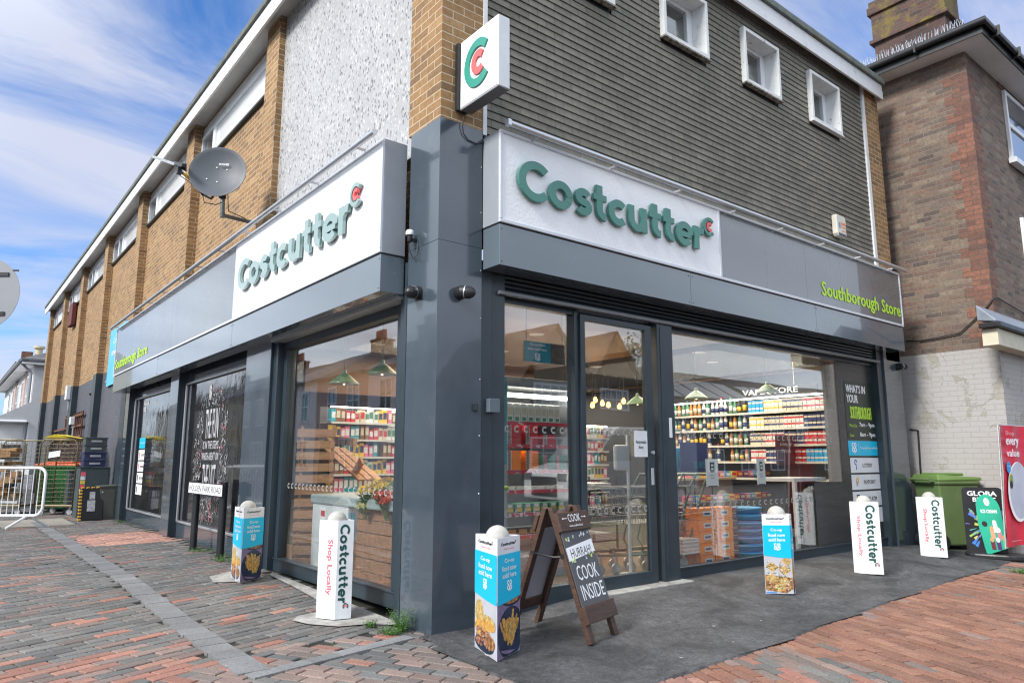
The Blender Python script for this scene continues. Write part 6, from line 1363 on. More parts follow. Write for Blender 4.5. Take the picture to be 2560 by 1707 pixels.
for q in range(4):
    z = zc_ + q * .155; M = MB(); a0, a1, b0, b1 = -.50, -.10, 12.80, 13.2; sl_ = mat('crate_navy' if q < 2 else 'crate_grey', (.02, .03, .09) if q < 2 else (.06, .075, .08), .45)
    t = thing('stacking_crate', ['bottom navy crate in the stack on the cabinet', 'second navy crate in the stack on the cabinet', 'third grey crate in the stack on the cabinet', 'topmost grey crate in the stack on the cabinet'][q], 'crate', (-.3, 13, z), 0, 'crates stacked on the street cabinet')
    for (p, qq) in (((a0, b0), (a1, b0 + .015)), ((a0, b1 - .015), (a1, b1)), ((a0, b0 + .015), (a0 + .015, b1 - .015)), ((a1 - .015, b0 + .015), (a1, b1 - .015))): M.box(p[0], qq[0], p[1], qq[1], z, z + .145)
    M.box(a0 + .015, a1 - .015, b0 + .015, b1 - .015, z, z + .01); M.build('tub', sl_, t, bevel=.004)
    M = MB(); M.box(a0 - .015, a1 + .015, b0 - .015, b1 + .015, z + .125, z + .15); M.build('rim', sl_, t, bevel=.004)
    M = MB(); M.box(a0 + .1, a1 - .1, b0 - .02, b0 - .016, z + .05, z + .09); M.build('grip', MT['galv'], t)
# black and yellow folding ramp box leaning on the cabinet
a, b_ = ong(197, 1303), ong(256, 1300); t = thing('folding_safety_board', 'black folded board with yellow and black edge leaning by the cabinets', 'board', tuple((a + b_) / 2)); d = (b_ - a); d.z = 0; d.normalize(); nn = Vector((-d.y, d.x, 0)); up = (Vector((0, 0, 1)) + nn * .12).normalized(); P = Plane(a + Vector((0, 0, .01)), d, up)
Wb = (b_ - a).length; Hb = zat(a.x, a.y, 1221) - a.z
M = MB(); P.slab(M, .0, Wb, 0, Hb, -.03, .0); P.slab(M, .0, Wb, 0, Hb, -.10, -.04); M.build('panel', MT['blackp'], t, bevel=.01)
M = MB()
for q in range(10): P.slab(M, -.02, .03, q * Hb / 10 + .004, (q + .55) * Hb / 10, -.032, .006, 0); P.slab(M, -.02, .0, q * Hb / 10 + .03, (q + .6) * Hb / 10, -.1, -.045, 0)
for q in range(4): P.slab(M, q * .09 + .02, q * .09 + .065, Hb - .0, Hb + .02, -.1, .004, 0)
M.build('hazard_blocks', mat('hazard_yellow', (.75, .42, .03), .5), t, bevel=.003)
M = MB(); P.rect(M, Wb * .38, Wb * .62, Hb * .65, Hb * .88, .003, 0); P.rect(M, Wb * .30, Wb * .64, Hb * .28, Hb * .62, .003, 0); M.build('torn_sticker', mat('torn_paper', (.5, .5, .52), .8, var=.4, vs=20), t)

# ================================================================ boards and banner by the white wall
MT['spray'] = mat('print_black', (.012, .013, .016), .35)
bc = onz(2488, 1388, .05); fwd = Vector((bc.x - CAM.x, bc.y - CAM.y, 0)).normalized(); rgt = Vector((fwd.y, -fwd.x, 0))
t = thing('pavement_sign', 'black pavement sign with coloured bursts on a rubber foot by the wheelie bin', 'sign', tuple(bc)); dep = (bc - CAM).dot(VD); k = dep / FPX; z0 = gz(bc.x, bc.y)
M = MB(); o = Vector((bc.x, bc.y, z0)) ; n = 24; M.prism([o + rgt * (64 * k * math.copysign(abs(math.cos(2 * math.pi * q / n)) ** .6, math.cos(2 * math.pi * q / n))) + fwd * (.2 * math.copysign(abs(math.sin(2 * math.pi * q / n)) ** .6, math.sin(2 * math.pi * q / n))) for q in range(n)], (0, 0, .07)); M.build('foot', MT['blackp'], t, bevel=.02)
cl_ = (2473 - 2488) * k; Wd = 87 * k; zb = z0 + .05; Ht = zat(bc.x, bc.y, 1218) - zb; P = Plane(o + rgt * (cl_ - Wd / 2) + fwd * .03 + Vector((0, 0, .05)), rgt, (0, 0, 1)); r_ = .05
pts = [(r_ * 0, 0), (Wd, 0)] + [(Wd - r_ + r_ * math.cos(R(a)), Ht - r_ + r_ * math.sin(R(a))) for a in (0, 30, 60, 90)] + [(r_ - r_ * math.sin(R(a)), Ht - r_ + r_ * math.cos(R(a))) for a in (0, 30, 60, 90)]
M = MB(); M.prism([P.p(a, b_, 0) for a, b_ in pts], P.n * -.02); M.build('panel', MT['spray'], t)
M = MB(); rd = random.Random(6); P.text(M, 'GLOBA', Wd * .5, Ht * .87, Wd * .72, Ht * .07, .002, 0, .05, 'c'); P.text(M, 'BURST', Wd * .55, Ht * .78, Wd * .56, Ht * .065, .002, 0, .05, 'c')
for q in range(90):
    a = rd.uniform(0, 6.283); r0 = rd.uniform(.08, .5) * Wd; l = rd.uniform(.08, .28) * Wd; cx_, cy_ = Wd * .55, Ht * .42; w = rd.uniform(.006, .02); c, s_ = math.cos(a), math.sin(a); x0, y0_ = cx_ + c * r0, cy_ + s_ * r0 * 1.1; x1, y1 = cx_ + c * (r0 + l), cy_ + s_ * (r0 + l) * 1.1
    if not (0.01 < x1 < Wd - .01 and 0.1 * Ht < y1 < Ht * .74): continue
    P.poly(M, [(x0 + s_ * w * .4, y0_ - c * w * .4), (x1 + s_ * w, y1 - c * w), (x1 - s_ * w, y1 + c * w), (x0 - s_ * w * .4, y0_ + c * w * .4)], .002 + q * .00003, 1 + q % 5)
M.build('print', [MT['pwhite'], mat('burst_blue', (.05, .2, .6), .5), mat('burst_teal', (.08, .45, .38), .5), mat('burst_green', (.3, .5, .1), .5), mat('burst_violet', (.25, .18, .5), .5), mat('burst_yellow', (.6, .55, .1), .5)], t)
t = thing('ice_cream_sign', 'leaning green lolly shaped ice cream board in front of the black sign', 'sign', tuple(bc)); x0 = (2472 - 2488) * k
P = Plane(o - fwd * .1 + rgt * x0 + Vector((0, 0, .05)), rgt, Vector((0, 0, 1)) + rgt * -.12); Hg = zat(bc.x, bc.y, 1231) - z0 - .05; Wg = 50 * k
M = MB(); pts = [(0, 0), (Wg * .95, .10), (Wg, Hg * .72)] + [(Wg * .5 + Wg * .5 * math.cos(R(a)), Hg * .76 + Hg * .22 * math.sin(R(a))) for a in range(0, 181, 15)] + [(-.02, Hg * .5)]
M.prism([P.p(a, b_, 0) for a, b_ in pts], P.n * -.01); M.build('panel', mat('print_sea_green', (.02, .42, .27), .4), t)
M = MB(); P.text(M, 'ICE CREAM', Wg * .5, Hg * .68, Wg * .66, Hg * .055, .002, 0, .04, 'c'); P.disc(M, Wg * .5, Hg * .86, .03, .05, .002, 0); P.disc(M, Wg * .2, Hg * .5, .03, .035, .002, 1)
for q, (a, b_, m_) in enumerate(((.45, .36, 2), (.72, .34, 3), (.36, .18, 4), (.60, .18, 5), (.86, .22, 6), (.62, .46, 0))): P.rect(M, Wg * (a - .09), Wg * (a + .09), Hg * (b_ - .09), Hg * (b_ + .05), .002 + q * .0003, m_); P.disc(M, Wg * a, Hg * (b_ + .07), Wg * .085, Hg * .04, .0022 + q * .0003, 0 if q % 2 else 7, 12)
M.build('print', [MT['pwhite'], MT['ink'], mat('shake_peach', (.7, .35, .2), .5), mat('shake_pink', (.6, .25, .3), .5), mat('shake_maroon', (.15, .02, .04), .5), mat('shake_purple', (.08, .03, .15), .5), mat('shake_mint', (.1, .5, .3), .5), mat('shake_tan', (.55, .35, .15), .5)], t)
MT['banner'] = mat('banner_red', (.60, .025, .055), .4, var=.06, bump=.3, bs=6, bd=.03)
_bp = ony(2518, 1372, -1.34); ba = Vector((_bp.x, -1.34, max(.06, _bp.z))); t = thing('red_banner', 'tall red banner with white lettering at the right edge', 'banner', tuple(ba)); k2 = (ba - CAM).dot(VD) / FPX
zt_ = zat(ba.x, ba.y, 1058); P = Plane((ba.x, ba.y, ba.z + .02), (1, -.05, 0), (.13, 0, 1)); Hn = zt_ - ba.z - .02
M = MB(); nx_ = 14; nz_ = 10; Wn = .92
G = [[P.p(Wn * i / nx_, Hn * j / nz_, .012 * math.sin(i * .9 + j * .25) + .006 * math.sin(j * 1.3)) for j in range(nz_ + 1)] for i in range(nx_ + 1)]
for i in range(nx_):
    for j in range(nz_): M.poly([G[i][j], G[i + 1][j], G[i + 1][j + 1], G[i][j + 1]])
M.build('sheet', MT['banner'], t, smooth=True)
M = MB(); z = .024; P.text(M, 'Shop', .12, Hn * .905, .27, Hn * .045, z, 0, .01); P.text(M, 'every', .12, Hn * .81, .40, Hn * .075, z, 1, .05); P.text(M, 'value', .12, Hn * .735, .40, Hn * .06, z, 1, .05)
P.disc(M, .15, Hn * .645, .065, .075, z + .002, 2); P.text(M, 'Co-op', .10, Hn * .645, .10, .02, z + .004, 1, .02)
P.disc(M, .42, Hn * .44, .33, Hn * .25, z, 3, 36); P.disc(M, .45, Hn * .45, .31, Hn * .235, z + .001, 4, 36); P.disc(M, .20, Hn * .53, .06, .09, z + .003, 5, 16); P.disc(M, .19, Hn * .50, .045, .05, z + .004, 6, 14)
P.text(M, 'Selected lines only', .1, .06, .3, .012, z, 1)
M.build('print', [mat('banner_pink', (.8, .42, .42), .5), MT['pwhite'], mat('banner_blue', (.02, .3, .65), .5), MT['pwhite'], mat('banner_grey', (.5, .52, .62), .5), mat('print_pea', (.2, .32, .05), .5, var=.5, vs=20), MT['ink']], t)
M = MB(); M.tube([P.p(.02, -.02, -.02), P.p(.02, Hn, -.02)], .012, 6); M.tube([P.p(Wn, -.02, -.02), P.p(Wn, Hn, -.02)], .012, 6); M.tube([P.p(.02, Hn, -.02), P.p(Wn, Hn, -.02)], .012, 6); M.build('frame', MT['galv'], t)
# weeds at the foot of the walls and litter
def weed(name, label, x, y, h, n, seed, spread=.1):
    rd = random.Random(seed); t = thing(name, label, 'weed', (x, y, gz(x, y))); M = MB(); z = gz(x, y)
    for q in range(n):
        a = rd.uniform(0, 6.283); l = h * rd.uniform(.4, 1); s_ = rd.uniform(0, spread); p = Vector((x + math.cos(a) * s_, y + math.sin(a) * s_, z)); d = Vector((math.cos(a) * .45, math.sin(a) * .45, 1)).normalized(); e = p + d * l
        for k_ in range(6):
            f = (k_ + 1) / 6; c = p + d * l * f; aa = rd.uniform(0, 6.28); w = Vector((math.cos(aa), math.sin(aa), .4)) * rd.uniform(.008, .02); v = w.cross(d).normalized() * .005; M.poly([c, c + w * .5 + v, c + w, c + w * .5 - v])
        sdv = Vector((-d.y, d.x, 0)).normalized() * .0015; M.poly([p - sdv, p + sdv, e])
    M.build('leaves', MT['leaf'], t)
wx_ = ong(1012, 1576); weed('weed_clump', 'tallest green weed clump growing at the foot of the corner column', wx_.x - .03, wx_.y, .20, 90, 1, .06)
wx_ = ong(975, 1585); weed('weed_clump', 'low spreading weeds left of the tall clump by the column', wx_.x, wx_.y, .07, 60, 2, .09)
wx_ = ong(928, 1567); weed('weed_clump', 'small weed tuft on the mortar below the flower window', wx_.x, wx_.y, .06, 40, 3, .05)
wx_ = ong(553, 1403); weed('weed_clump', 'weeds round the right post of the street name plate', wx_.x, wx_.y, .10, 70, 4, .16)
wx_ = ong(500, 1378); weed('weed_clump', 'thin moss and weeds beside the left post of the street name plate', wx_.x, wx_.y, .05, 60, 5, .2)
wx_ = ong(300, 1306); weed('weed_clump', 'tiny weed at the foot of the first dark pier', wx_.x, wx_.y, .07, 30, 6, .08)
wx_ = ong(2552, 1432); weed('weed_clump', 'grass tuft at the right edge of the red brick paving', wx_.x, wx_.y, .06, 60, 7, .1)

# ================================================================ inside the shop
FL, CE = .10, 2.74
MT['floor'] = wood('vinyl_plank_floor', (.16, .10, .06), (.28, .18, .11), .3, (1, 8, 1), .1)
M = MB(); M.box(.2, 8.1, .2, 12, FL - .05, FL); M.build('shop_floor', MT['floor'], shop)
MT['ceil'] = mat('ceiling_grey', (.05, .055, .06), .8); M = MB(); M.box(.2, 8.1, .2, 12, CE, CE + .1); M.build('ceiling', MT['ceil'], shop)
M = MB(); M.box(.75, 4.6, .45, 4.3, CE - .03, CE - .003); M.build('boarded_ceiling', MT['ceilwood'], shop, bevel=.004)
MT['inner'] = mat('inner_wall_grey', (.075, .075, .08), .7); MT['innerw'] = mat('inner_wall_pale', (.42, .41, .39), .7)
M = MB(); M.box(.3, 8.1, 11.9, 12, FL, CE); M.box(8.1, 8.2, .3, 12, -.05, CE + .1); M.box(.3, .32, 3.6, 12, FL, CE); M.build('inner_wall', MT['inner'], shop)
M = MB(); M.box(.75, 4.7, 4.35, 4.45, 2.15, CE - .003); M.build('bulkhead', wood('bulkhead_wood', (.10, .045, .016), (.19, .09, .032), .4, (1, 1, 10)), shop)
# dark boarded partition behind the right-hand glass
M = MB(); M.box(6.42, 7.64, .26, .30, FL, 2.6); M.box(5.7, 6.42, .50, .54, FL, .98); M.build('partition', MT['ply'], shop)
def lamp_disc(x, y, r=.075, s=26, col=(1, .93, .82)):
    t = thing('downlight', 'recessed downlight in the shop ceiling', 'light', (x, y, CE - .03), 0, 'ceiling downlights'); M = MB(); M.rev([(r, -.006), (r + .018, -.006), (r + .018, 0), (r, 0)], (x, y, CE - .03), 20); M.build('trim', MT['pvc'], t); M = MB(); M.rev([(0, -.004), (r, -.004)], (x, y, CE - .03), 20); M.build('lens', MT['lamp'], t); return t
MT['lamp'] = lit('downlight_glow', (1, .93, .82), 14)
MT['tubel'] = lit('chiller_light', (1.0, .93, .84), 7)
dl = lamp_disc(0, 0); first = True
spots = [(1.4, 1.4), (2.4, 1.6), (2.9, 2.9), (4.0, 1.3), (5.2, 1.4), (6.2, 1.9), (5.2, 3.4), (6.9, 3.5), (1.3, 3.4), (1.6, 5.6), (3.2, 6.2), (5.2, 6.0), (7.0, 6.2), (2.2, 8.6), (4.6, 8.8), (6.8, 8.8)]
for i, (x, y) in enumerate(spots):
    o = dl if i == 0 else dup(dl, (0, 0, 0)); 
    o.location = (x, y, CE - .03 + (.03 if (x > 4.6 or y > 4.3) else 0))
for c_ in dl.children: pass
def fill(x, y, sx_, sy_, w, col=(1, .90, .78)):  # unseen area lamps added under the ceiling to fill the interior with light
    l = bpy.data.lights.new('shop_fill_light', 'AREA'); l.shape = 'RECTANGLE'; l.size = sx_; l.size_y = sy_; l.energy = w; l.color = col
    o = bpy.data.objects.new('shop_fill_light', l); COL.objects.link(o); o.location = (x, y, CE - .06); return o
fill(2.6, 2.4, 3, 3, 100, (1, .80, .58)); fill(6.2, 2.4, 2.6, 3, 95, (1, .86, .70)); fill(2.6, 6.5, 3, 3, 75, (1, .90, .80)); fill(6.2, 7.0, 3, 3, 80, (1, .86, .72))
# enamel pendants
def pendant(p, label, r=.16):
    t = thing('pendant_lamp', label, 'lamp', tuple(p), 0, 'green enamel pendant lamps'); M = MB(); M.rev([(r, 0), (r * .98, .015), (r * .45, .085), (r * .16, .115), (r * .14, .15), (0, .155)], p, 28); M.rev([(r * .97, .002), (r * .44, .075), (0, .09)], p, 28); M.build('shade', MT['shade'], t, smooth='auto')
    M = MB(); M.tube([p + Vector((0, 0, .15)), Vector((p.x, p.y, CE))], .004, 6); M.build('cord', MT['black'], t)
    M = MB(); M.rev([(0, -.01), (.028, .01), (.03, .035), (.012, .07)], p, 12); M.build('bulb', MT['bulbsoft'], t, smooth='auto')
MT['shade'] = mat('green_enamel', (.17, .27, .17), .35, var=.2, vs=12, col2=(.42, .38, .2), mask=(5, .5, .75)); MT['bulbsoft'] = lit('soft_bulb', (1, .8, .5), 4); MT['edison'] = lit('filament_bulb', (1.0, .40, .08), 6)
for (px, py, dd, lab) in ((1594, 1011, 9.7, 'green pendant lamp seen through the sliding door'), (1741, 997, 9.7, 'green pendant lamp in the middle of the wide window'), (1919, 981, 9.9, 'green pendant lamp over the till in the wide window'), (860, 960, 7.6, 'left green pendant lamp in the flower window'), (955, 936, 7.3, 'right green pendant lamp in the flower window')):
    pendant(CAM + ray(px, py) * dd, lab, .155)
for i, (px, py) in enumerate(((1481, 1013), (1488, 1000), (1506, 1008), (1521, 1012), (1549, 1016), (1559, 1003))):
    p = ony(px, py, 4.0); t = thing('filament_bulb', 'glowing bare filament bulb hanging before the wooden bulkhead', 'lamp', tuple(p), 0, 'bare filament bulbs')
    M = MB(); M.rev([(0, -.05), (.03, -.035), (.04, 0), (.026, .035), (.014, .055)], p, 14); M.build('bulb', MT['edison'], t, smooth='auto'); M = MB(); M.rev([(.017, .055), (.017, .09), (0, .09)], p, 10); M.tube([p + Vector((0, 0, .09)), Vector((p.x, p.y, CE))], .004, 5); M.build('cord', MT['black'], t)
# ---- goods: one of a kind is built, the rest are copies
def goods(name, build, mats, spots, label, cat, group, bevel=0, smooth=False, vary=False):
    M = MB(); build(M); o = M.build(name, mats, None, smooth=smooth, bevel=bevel); tag(o, label, cat, group); out = [o]
    gr = random.Random(name + label)
    for i, s_ in enumerate(spots):
        if i and vary and gr.random() < .08: continue
        q = o if i == 0 else o.copy()
        if vary: k_ = gr.uniform(.86, 1.16); q.scale = (gr.uniform(.9, 1.05), 1, k_)
        if i: COL.objects.link(q)
        q.location = s_[:3]
        if len(s_) > 3: q.rotation_euler = (0, 0, s_[3])
        elif vary: q.rotation_euler = (0, 0, gr.uniform(-.18, .18))
        out.append(q)
    return o
def boxb(w, d, h, band=None, face=-1):
    def f(M):
        M.box(-w / 2, w / 2, -d / 2, d / 2, 0, h, 0)
        if band:
            for (a0, a1, b0, b1, mi) in band: M.poly([(-w / 2 + a0 * w, -d / 2 - .0015, b0 * h), (-w / 2 + a1 * w, -d / 2 - .0015, b0 * h), (-w / 2 + a1 * w, -d / 2 - .0015, b1 * h), (-w / 2 + a0 * w, -d / 2 - .0015, b1 * h)], mi)
    return f
pk = {n_: mat('pack_' + n_, c, .4, var=.1) for n_, c in dict(red=(.55, .02, .03), orange=(.95, .24, .005), white=(.70, .70, .66), cream=(.62, .55, .40), green=(.06, .22, .12), navy=(.02, .035, .14), blue=(.02, .38, .75), purple=(.10, .02, .18), maroon=(.11, .01, .025), yellow=(.75, .50, .05), brown=(.20, .09, .04), black=(.02, .02, .02), amber=(.45, .18, .03), pink=(.7, .15, .25), teal=(.0, .28, .33)).items()}
FY = 1.0; fx0 = ony(1266, 1100, FY).x; fx1 = ony(1432, 1100, FY).x
t = thing('chiller_cabinet', 'open chilled shelving with red edge strips just inside the first window pane', 'chiller', (fx0, FY, FL))
ztop = zat(fx0, FY, 965)
M = MB(); M.box(fx0 - .04, fx0, FY - .02, FY + .75, FL, ztop); M.box(fx1 - .0, fx1 + .04, FY - .02, FY + .75, FL, ztop); M.box(fx0, fx1, FY + .70, FY + .75, FL, ztop); M.box(fx0, fx1, FY - .02, FY + .7, FL, FL + .22); M.box(fx0 - .04, fx1 + .04, FY - .02, FY + .75, ztop, ztop + .1)
M.build('carcass', mat('chiller_grey', (.30, .31, .32), .5), t, bevel=.004)
M = MB(); M.box(fx0, fx1, FY + .02, FY + .06, ztop - .10, ztop - .06); M.build('light_strip', MT['tubel'], t)
M = MB(); M.box(fx0 - .07, fx0 - .045, FY - .06, FY + .6, zat(fx0, FY, 1160), zat(fx0, FY, 945)); M.build('end_panel', pk['teal'], t)
MT['shelflit'] = lit('added_shelf_glow', (1, .95, .88), 9)  # glow of the strips added beneath the chiller shelves
MT['strip_red'] = mat('shelf_edge_red', (.55, .03, .06), .4, var=.1, col2=(.7, .6, .6), mask=(14, .58, .6))
zs = [zat((fx0 + fx1) / 2, FY, y) for y in (1060, 1116, 1178, 1227, 1283, 1338)]
for z in zs:
    M = MB(); M.box(fx0, fx1, FY, FY + .68, z, z + .018); s_ = M.build('shelf', MT['alu_paint'], t); M = MB(); M.box(fx0, fx1, FY - .012, FY, z - .018, z + .016); M.build('price_strip', MT['strip_red'], s_); M = MB(); M.box(fx0 + .02, fx1 - .02, FY + .03, FY + .045, z - .012, z - .002); M.build('added_shelf_light', MT['shelflit'], s_)  # each shelf gets an added glowing strip to brighten the packs below
W = fx1 - fx0
goods('milk_pouch', boxb(.085, .1, .19, [(.15, .85, .35, .75, 1), (.2, .8, .06, .25, 2)]), [pk['white'], pk['cream'], pk['green']], [(fx0 + .07 + i * .092, FY + .08 + j * .12, zs[0] + .019) for i in range(int(W / .092) - 1) for j in range(2)], 'white pouch with green leaf mark on the top chilled shelf', 'pouch', 'pouches on the top chilled shelf', .012)
goods('red_meal_box', boxb(.17, .12, .034, [(.0, .30, .05, .95, 1), (.05, .25, .1, .9, 2)]), [pk['red'], pk['white'], pk['brown']], [(fx0 + .12 + i * .24, FY + .09, zs[1] + .019 + j * .036) for i in range(3) for j in range(6 if i < 2 else 3)], 'flat red box in a stack on the second chilled shelf', 'box', 'red boxes on the chilled shelf')
goods('orange_meal_box', boxb(.17, .12, .030, [(.0, .32, .05, .95, 1), (.05, .25, .1, .9, 2)]), [pk['orange'], pk['white'], pk['brown']], [(fx0 + .12 + i * .24, FY + .09, zs[2] + .019 + j * .032) for i in range(2) for j in range(6)], 'flat orange box in a stack on the third chilled shelf', 'box', 'orange boxes on the chilled shelf')
goods('green_meal_box', boxb(.15, .12, .028, [(.0, .25, .1, .9, 1), (.35, .9, .3, .6, 2)]), [pk['green'], pk['pink'], pk['teal']], [(fx0 + .60 + i * .17, FY + .09, zs[2] + .019 + j * .030) for i in range(2) for j in range(5)], 'flat dark green box on the third chilled shelf', 'box', 'green boxes on the chilled shelf')
goods('film_pack', boxb(.12, .12, .03, [(.1, .9, .2, .9, 1)]), [pk['cream'], pk['white']], [(fx0 + .08 + i * .13, FY + .09, zs[3] + .019 + (.031 if i % 2 else 0) * 0) for i in range(int(W / .13))], 'flat cream film pack on the fourth chilled shelf', 'pack', 'film packs on the chilled shelf')
goods('salad_tub', boxb(.10, .12, .09, [(.1, .9, .1, .5, 1), (.2, .8, .55, .9, 2)]), [pk['green'], pk['yellow'], pk['white']], [(fx0 + .07 + i * .115, FY + .09, zs[4] + .019) for i in range(int(W / .115))], 'green and yellow tub on the fifth chilled shelf', 'tub', 'tubs on the chilled shelf', .008)
goods('dark_tray', boxb(.13, .12, .07, [(.1, .9, .2, .8, 1)]), [pk['black'], pk['amber']], [(fx0 + .09 + i * .145, FY + .09, zs[5] + .019) for i in range(int(W / .145))], 'dark tray with amber contents on the lowest chilled shelf', 'tray', 'trays on the chilled shelf')
# hanging banner inside the first pane
a, b_ = ony(1311, 850, .42), ony(1376, 909, .42); c_ = ony(1412, 880, .42)
t = thing('hanging_banner', 'teal hanging banner reading Co-op food now sold here inside the glass', 'banner', tuple(a))
M = MB(); M.box(a.x, c_.x, .42, .426, b_.z, a.z); M.build('sheet', mat('banner_teal', (.0, .22, .30), .5), t)
M = MB(); P = Plane((a.x, .419, b_.z), (1, 0, 0), (0, 0, 1)); w = b_.x - a.x; h = a.z - b_.z
P.text(M, 'Co-op food', w * .5, h * .78, w * .58, h * .13, 0, 0, .01, 'c'); P.text(M, 'now sold here', w * .5, h * .58, w * .72, h * .12, 0, 0, .01, 'c'); coop(M, P, w * .5, h * .26, h * .34, 0, 0); P.rect(M, w + .003, c_.x - a.x, 0, h, 0, 1)
M.build('print', [MT['pwhite'], mat('print_dark_food', (.06, .045, .035), .5, var=.9, vs=12)], t)
M = MB(); 
for xx in (a.x + .03, c_.x - .03): M.tube([(xx, .423, a.z), (xx, .423, CE - .03)], .003, 5)
M.build('cord', MT['black'], t)
# shelving along the right wall, seen through the wide window
def shelf_unit(name, label, x0, x1, y0, y1, z0, z1, n_, back, mt, edge, light=True, axis='x'):
    t = thing(name, label, 'shelving', (x0, y0, z0)); M = MB()
    if axis == 'x': M.box(x1 - .03, x1, y0, y1, z0, z1)
    else: M.box(x0, x1, y1 - .03, y1, z0, z1)
    M.build('back_panel', back, t); zz = []
    for i in range(n_):
        z = z0 + (z1 - z0) * i / n_; zz.append(z + .02); M = MB(); M.box(x0, x1 - .035, y0, y1 - (.035 if axis == 'y' else 0), z, z + .018); s_ = M.build('shelf', mt, t)
        M = MB()
        if axis == 'x': M.box(x0 - .012, x0 - .001, y0, y1, z - .015, z + .02)
        else: M.box(x0, x1, y0 - .012, y0 - .001, z - .015, z + .02)
        M.build('price_strip', edge, s_)
    if light:
        M = MB()
        if axis == 'x': M.box(x0 + .02, x0 + .05, y0, y1, z1 - .03, z1 - .01)
        else: M.box(x0, x1, y0 + .02, y0 + .05, z1 - .03, z1 - .01)
        M.build('light_strip', MT['tubel'], t)
    return t, zz
MT['edgew'] = mat('shelf_edge_pale', (.6, .58, .52), .5)
ya, yb_ = onx(2075, 1040, 7.7).y, onx(1685, 1040, 7.7).y
zA = onx(1880, 1140, 7.7).z; zB = onx(1880, 985, 7.7).z
t_, zz = shelf_unit('back_bar_shelving', 'lit shelves of bottles and tobacco along the wall behind the till', 7.7, 8.08, ya - .2, yb_ + .6, .95, 2.30, 5, MT['inner'], MT['alu_paint'], MT['edgew'])
M = MB(); P = Plane((7.66, onx(1853, 985, 7.66).y, 2.30), (0, -1, 0), (0, 0, 1)); P.slab(M, 0, 1.35, 0, .14, -.03, 0, 1); P.text(M, 'VAPE STORE', .03, .03, 1.0, .09, .003, 0, .03); M.build('shop_lettering', [lit('lit_letters', (1, .97, .9), 1.1), MT['black']], t_)
def bottle(M):
    M.rev([(.030, 0), (.034, .01), (.034, .15), (.014, .21), (.013, .26)], (0, 0, 0), 10, m=0); M.rev([(.0345, .04), (.0345, .12)], (0, 0, 0), 10, m=1); M.rev([(.015, .255), (.015, .28), (0, .28)], (0, 0, 0), 8, m=2)
rd = random.Random(21)
def yrow(y0, y1, st, j=.012): 
    y = y0; o = []
    while y < y1: o.append(y + rd.uniform(-j, j)); y += st
    return o
ymid = onx(1868, 1040, 7.7).y
cols = [('amber_bottle', 'amber', 'cream', 'black'), ('clear_bottle', 'white', 'navy', 'red'), ('dark_bottle', 'black', 'yellow', 'yellow'), ('green_bottle', 'green', 'white', 'black')]
sp = {c[0]: [] for c in cols}
for z in (zz[1], zz[2], zz[3], zz[4]):
    for y in yrow(ymid + .1, yb_ + .5, .092): sp[rd.choice(cols)[0]].append((7.78, y, z))
for c in cols: goods(c[0], bottle, [pk[c[1]], pk[c[2]], pk[c[3]]], sp[c[0]], c[0].replace('_', ' ') + ' with a printed label on the lit wall shelves', 'bottle', c[0].replace('_', ' ') + 's on the wall shelves', smooth=True, vary=True)
packs = [('white', 'red'), ('cream', 'navy'), ('white', 'yellow'), ('blue', 'white'), ('red', 'white'), ('navy', 'cream')]
sp = {i: [] for i in range(6)}
for k_, z in enumerate((zz[1], zz[2], zz[3], zz[4])):
    for y in yrow(ya - .15, ymid, .07, .004):
        i = (int(y * 3) + k_) % 6
        for h_ in range(2): sp[i].append((7.75, y, z + h_ * .098, -math.pi / 2))
for i, (a_, b__) in enumerate(packs): goods('tobacco_carton', boxb(.062, .05, .095, [(0, 1, .45, .75, 1)]), [pk[a_], pk[b__]], sp[i], a_ + ' carton with a ' + b__ + ' band on the shelves behind the till', 'carton', a_ + ' cartons behind the till')
# till counter
CY = 2.05; zc = zat(5.0, CY, 1196) ; t = thing('till_counter', 'pale topped till counter inside the wide window', 'counter', (4.2, CY, FL))
cx0_ = ony(1692, 1200, CY).x; M = MB(); M.box(cx0_, 6.9, CY, CY + .6, zc - .04, zc); M.build('counter_top', wood('oak_top', (.40, .29, .17), (.55, .42, .27), .4), t, bevel=.005)
M = MB(); M.box(cx0_ + .04, 6.86, CY + .05, CY + .55, FL, zc - .042); M.build('counter_front', mat('counter_grey', (.22, .21, .20), .5), t)
M = MB(); M.box(cx0_ + .04, 6.86, CY - .14, CY + .04, zc - .36, zc - .34); M.build('display_shelf', MT['alu_paint'], t)
M = MB(); M.box(5.66, 6.46, .36, .9, .985, 1.03); M.box(5.66, 5.72, .36, .40, FL, .984); M.build('end_top', MT['pvc'], shop, bevel=.004)
sweets = [('pink', 'white'), ('blue', 'white'), ('yellow', 'red'), ('red', 'yellow'), ('purple', 'cream')]
for i, (a_, b__) in enumerate(sweets): goods('sweet_box', boxb(.13, .1, .08, [(.1, .9, .25, .75, 1)]), [pk[a_], pk[b__]], [(cx0_ + .15 + j * .145, CY - .06, zc - .335) for j in range(i, 15, 5)] + [(cx0_ + .4 + j * .16, CY + .12, zc + .002) for j in range(i, 14, 5)], a_ + ' box of sweets on the till counter', 'box', a_ + ' sweet boxes at the till')
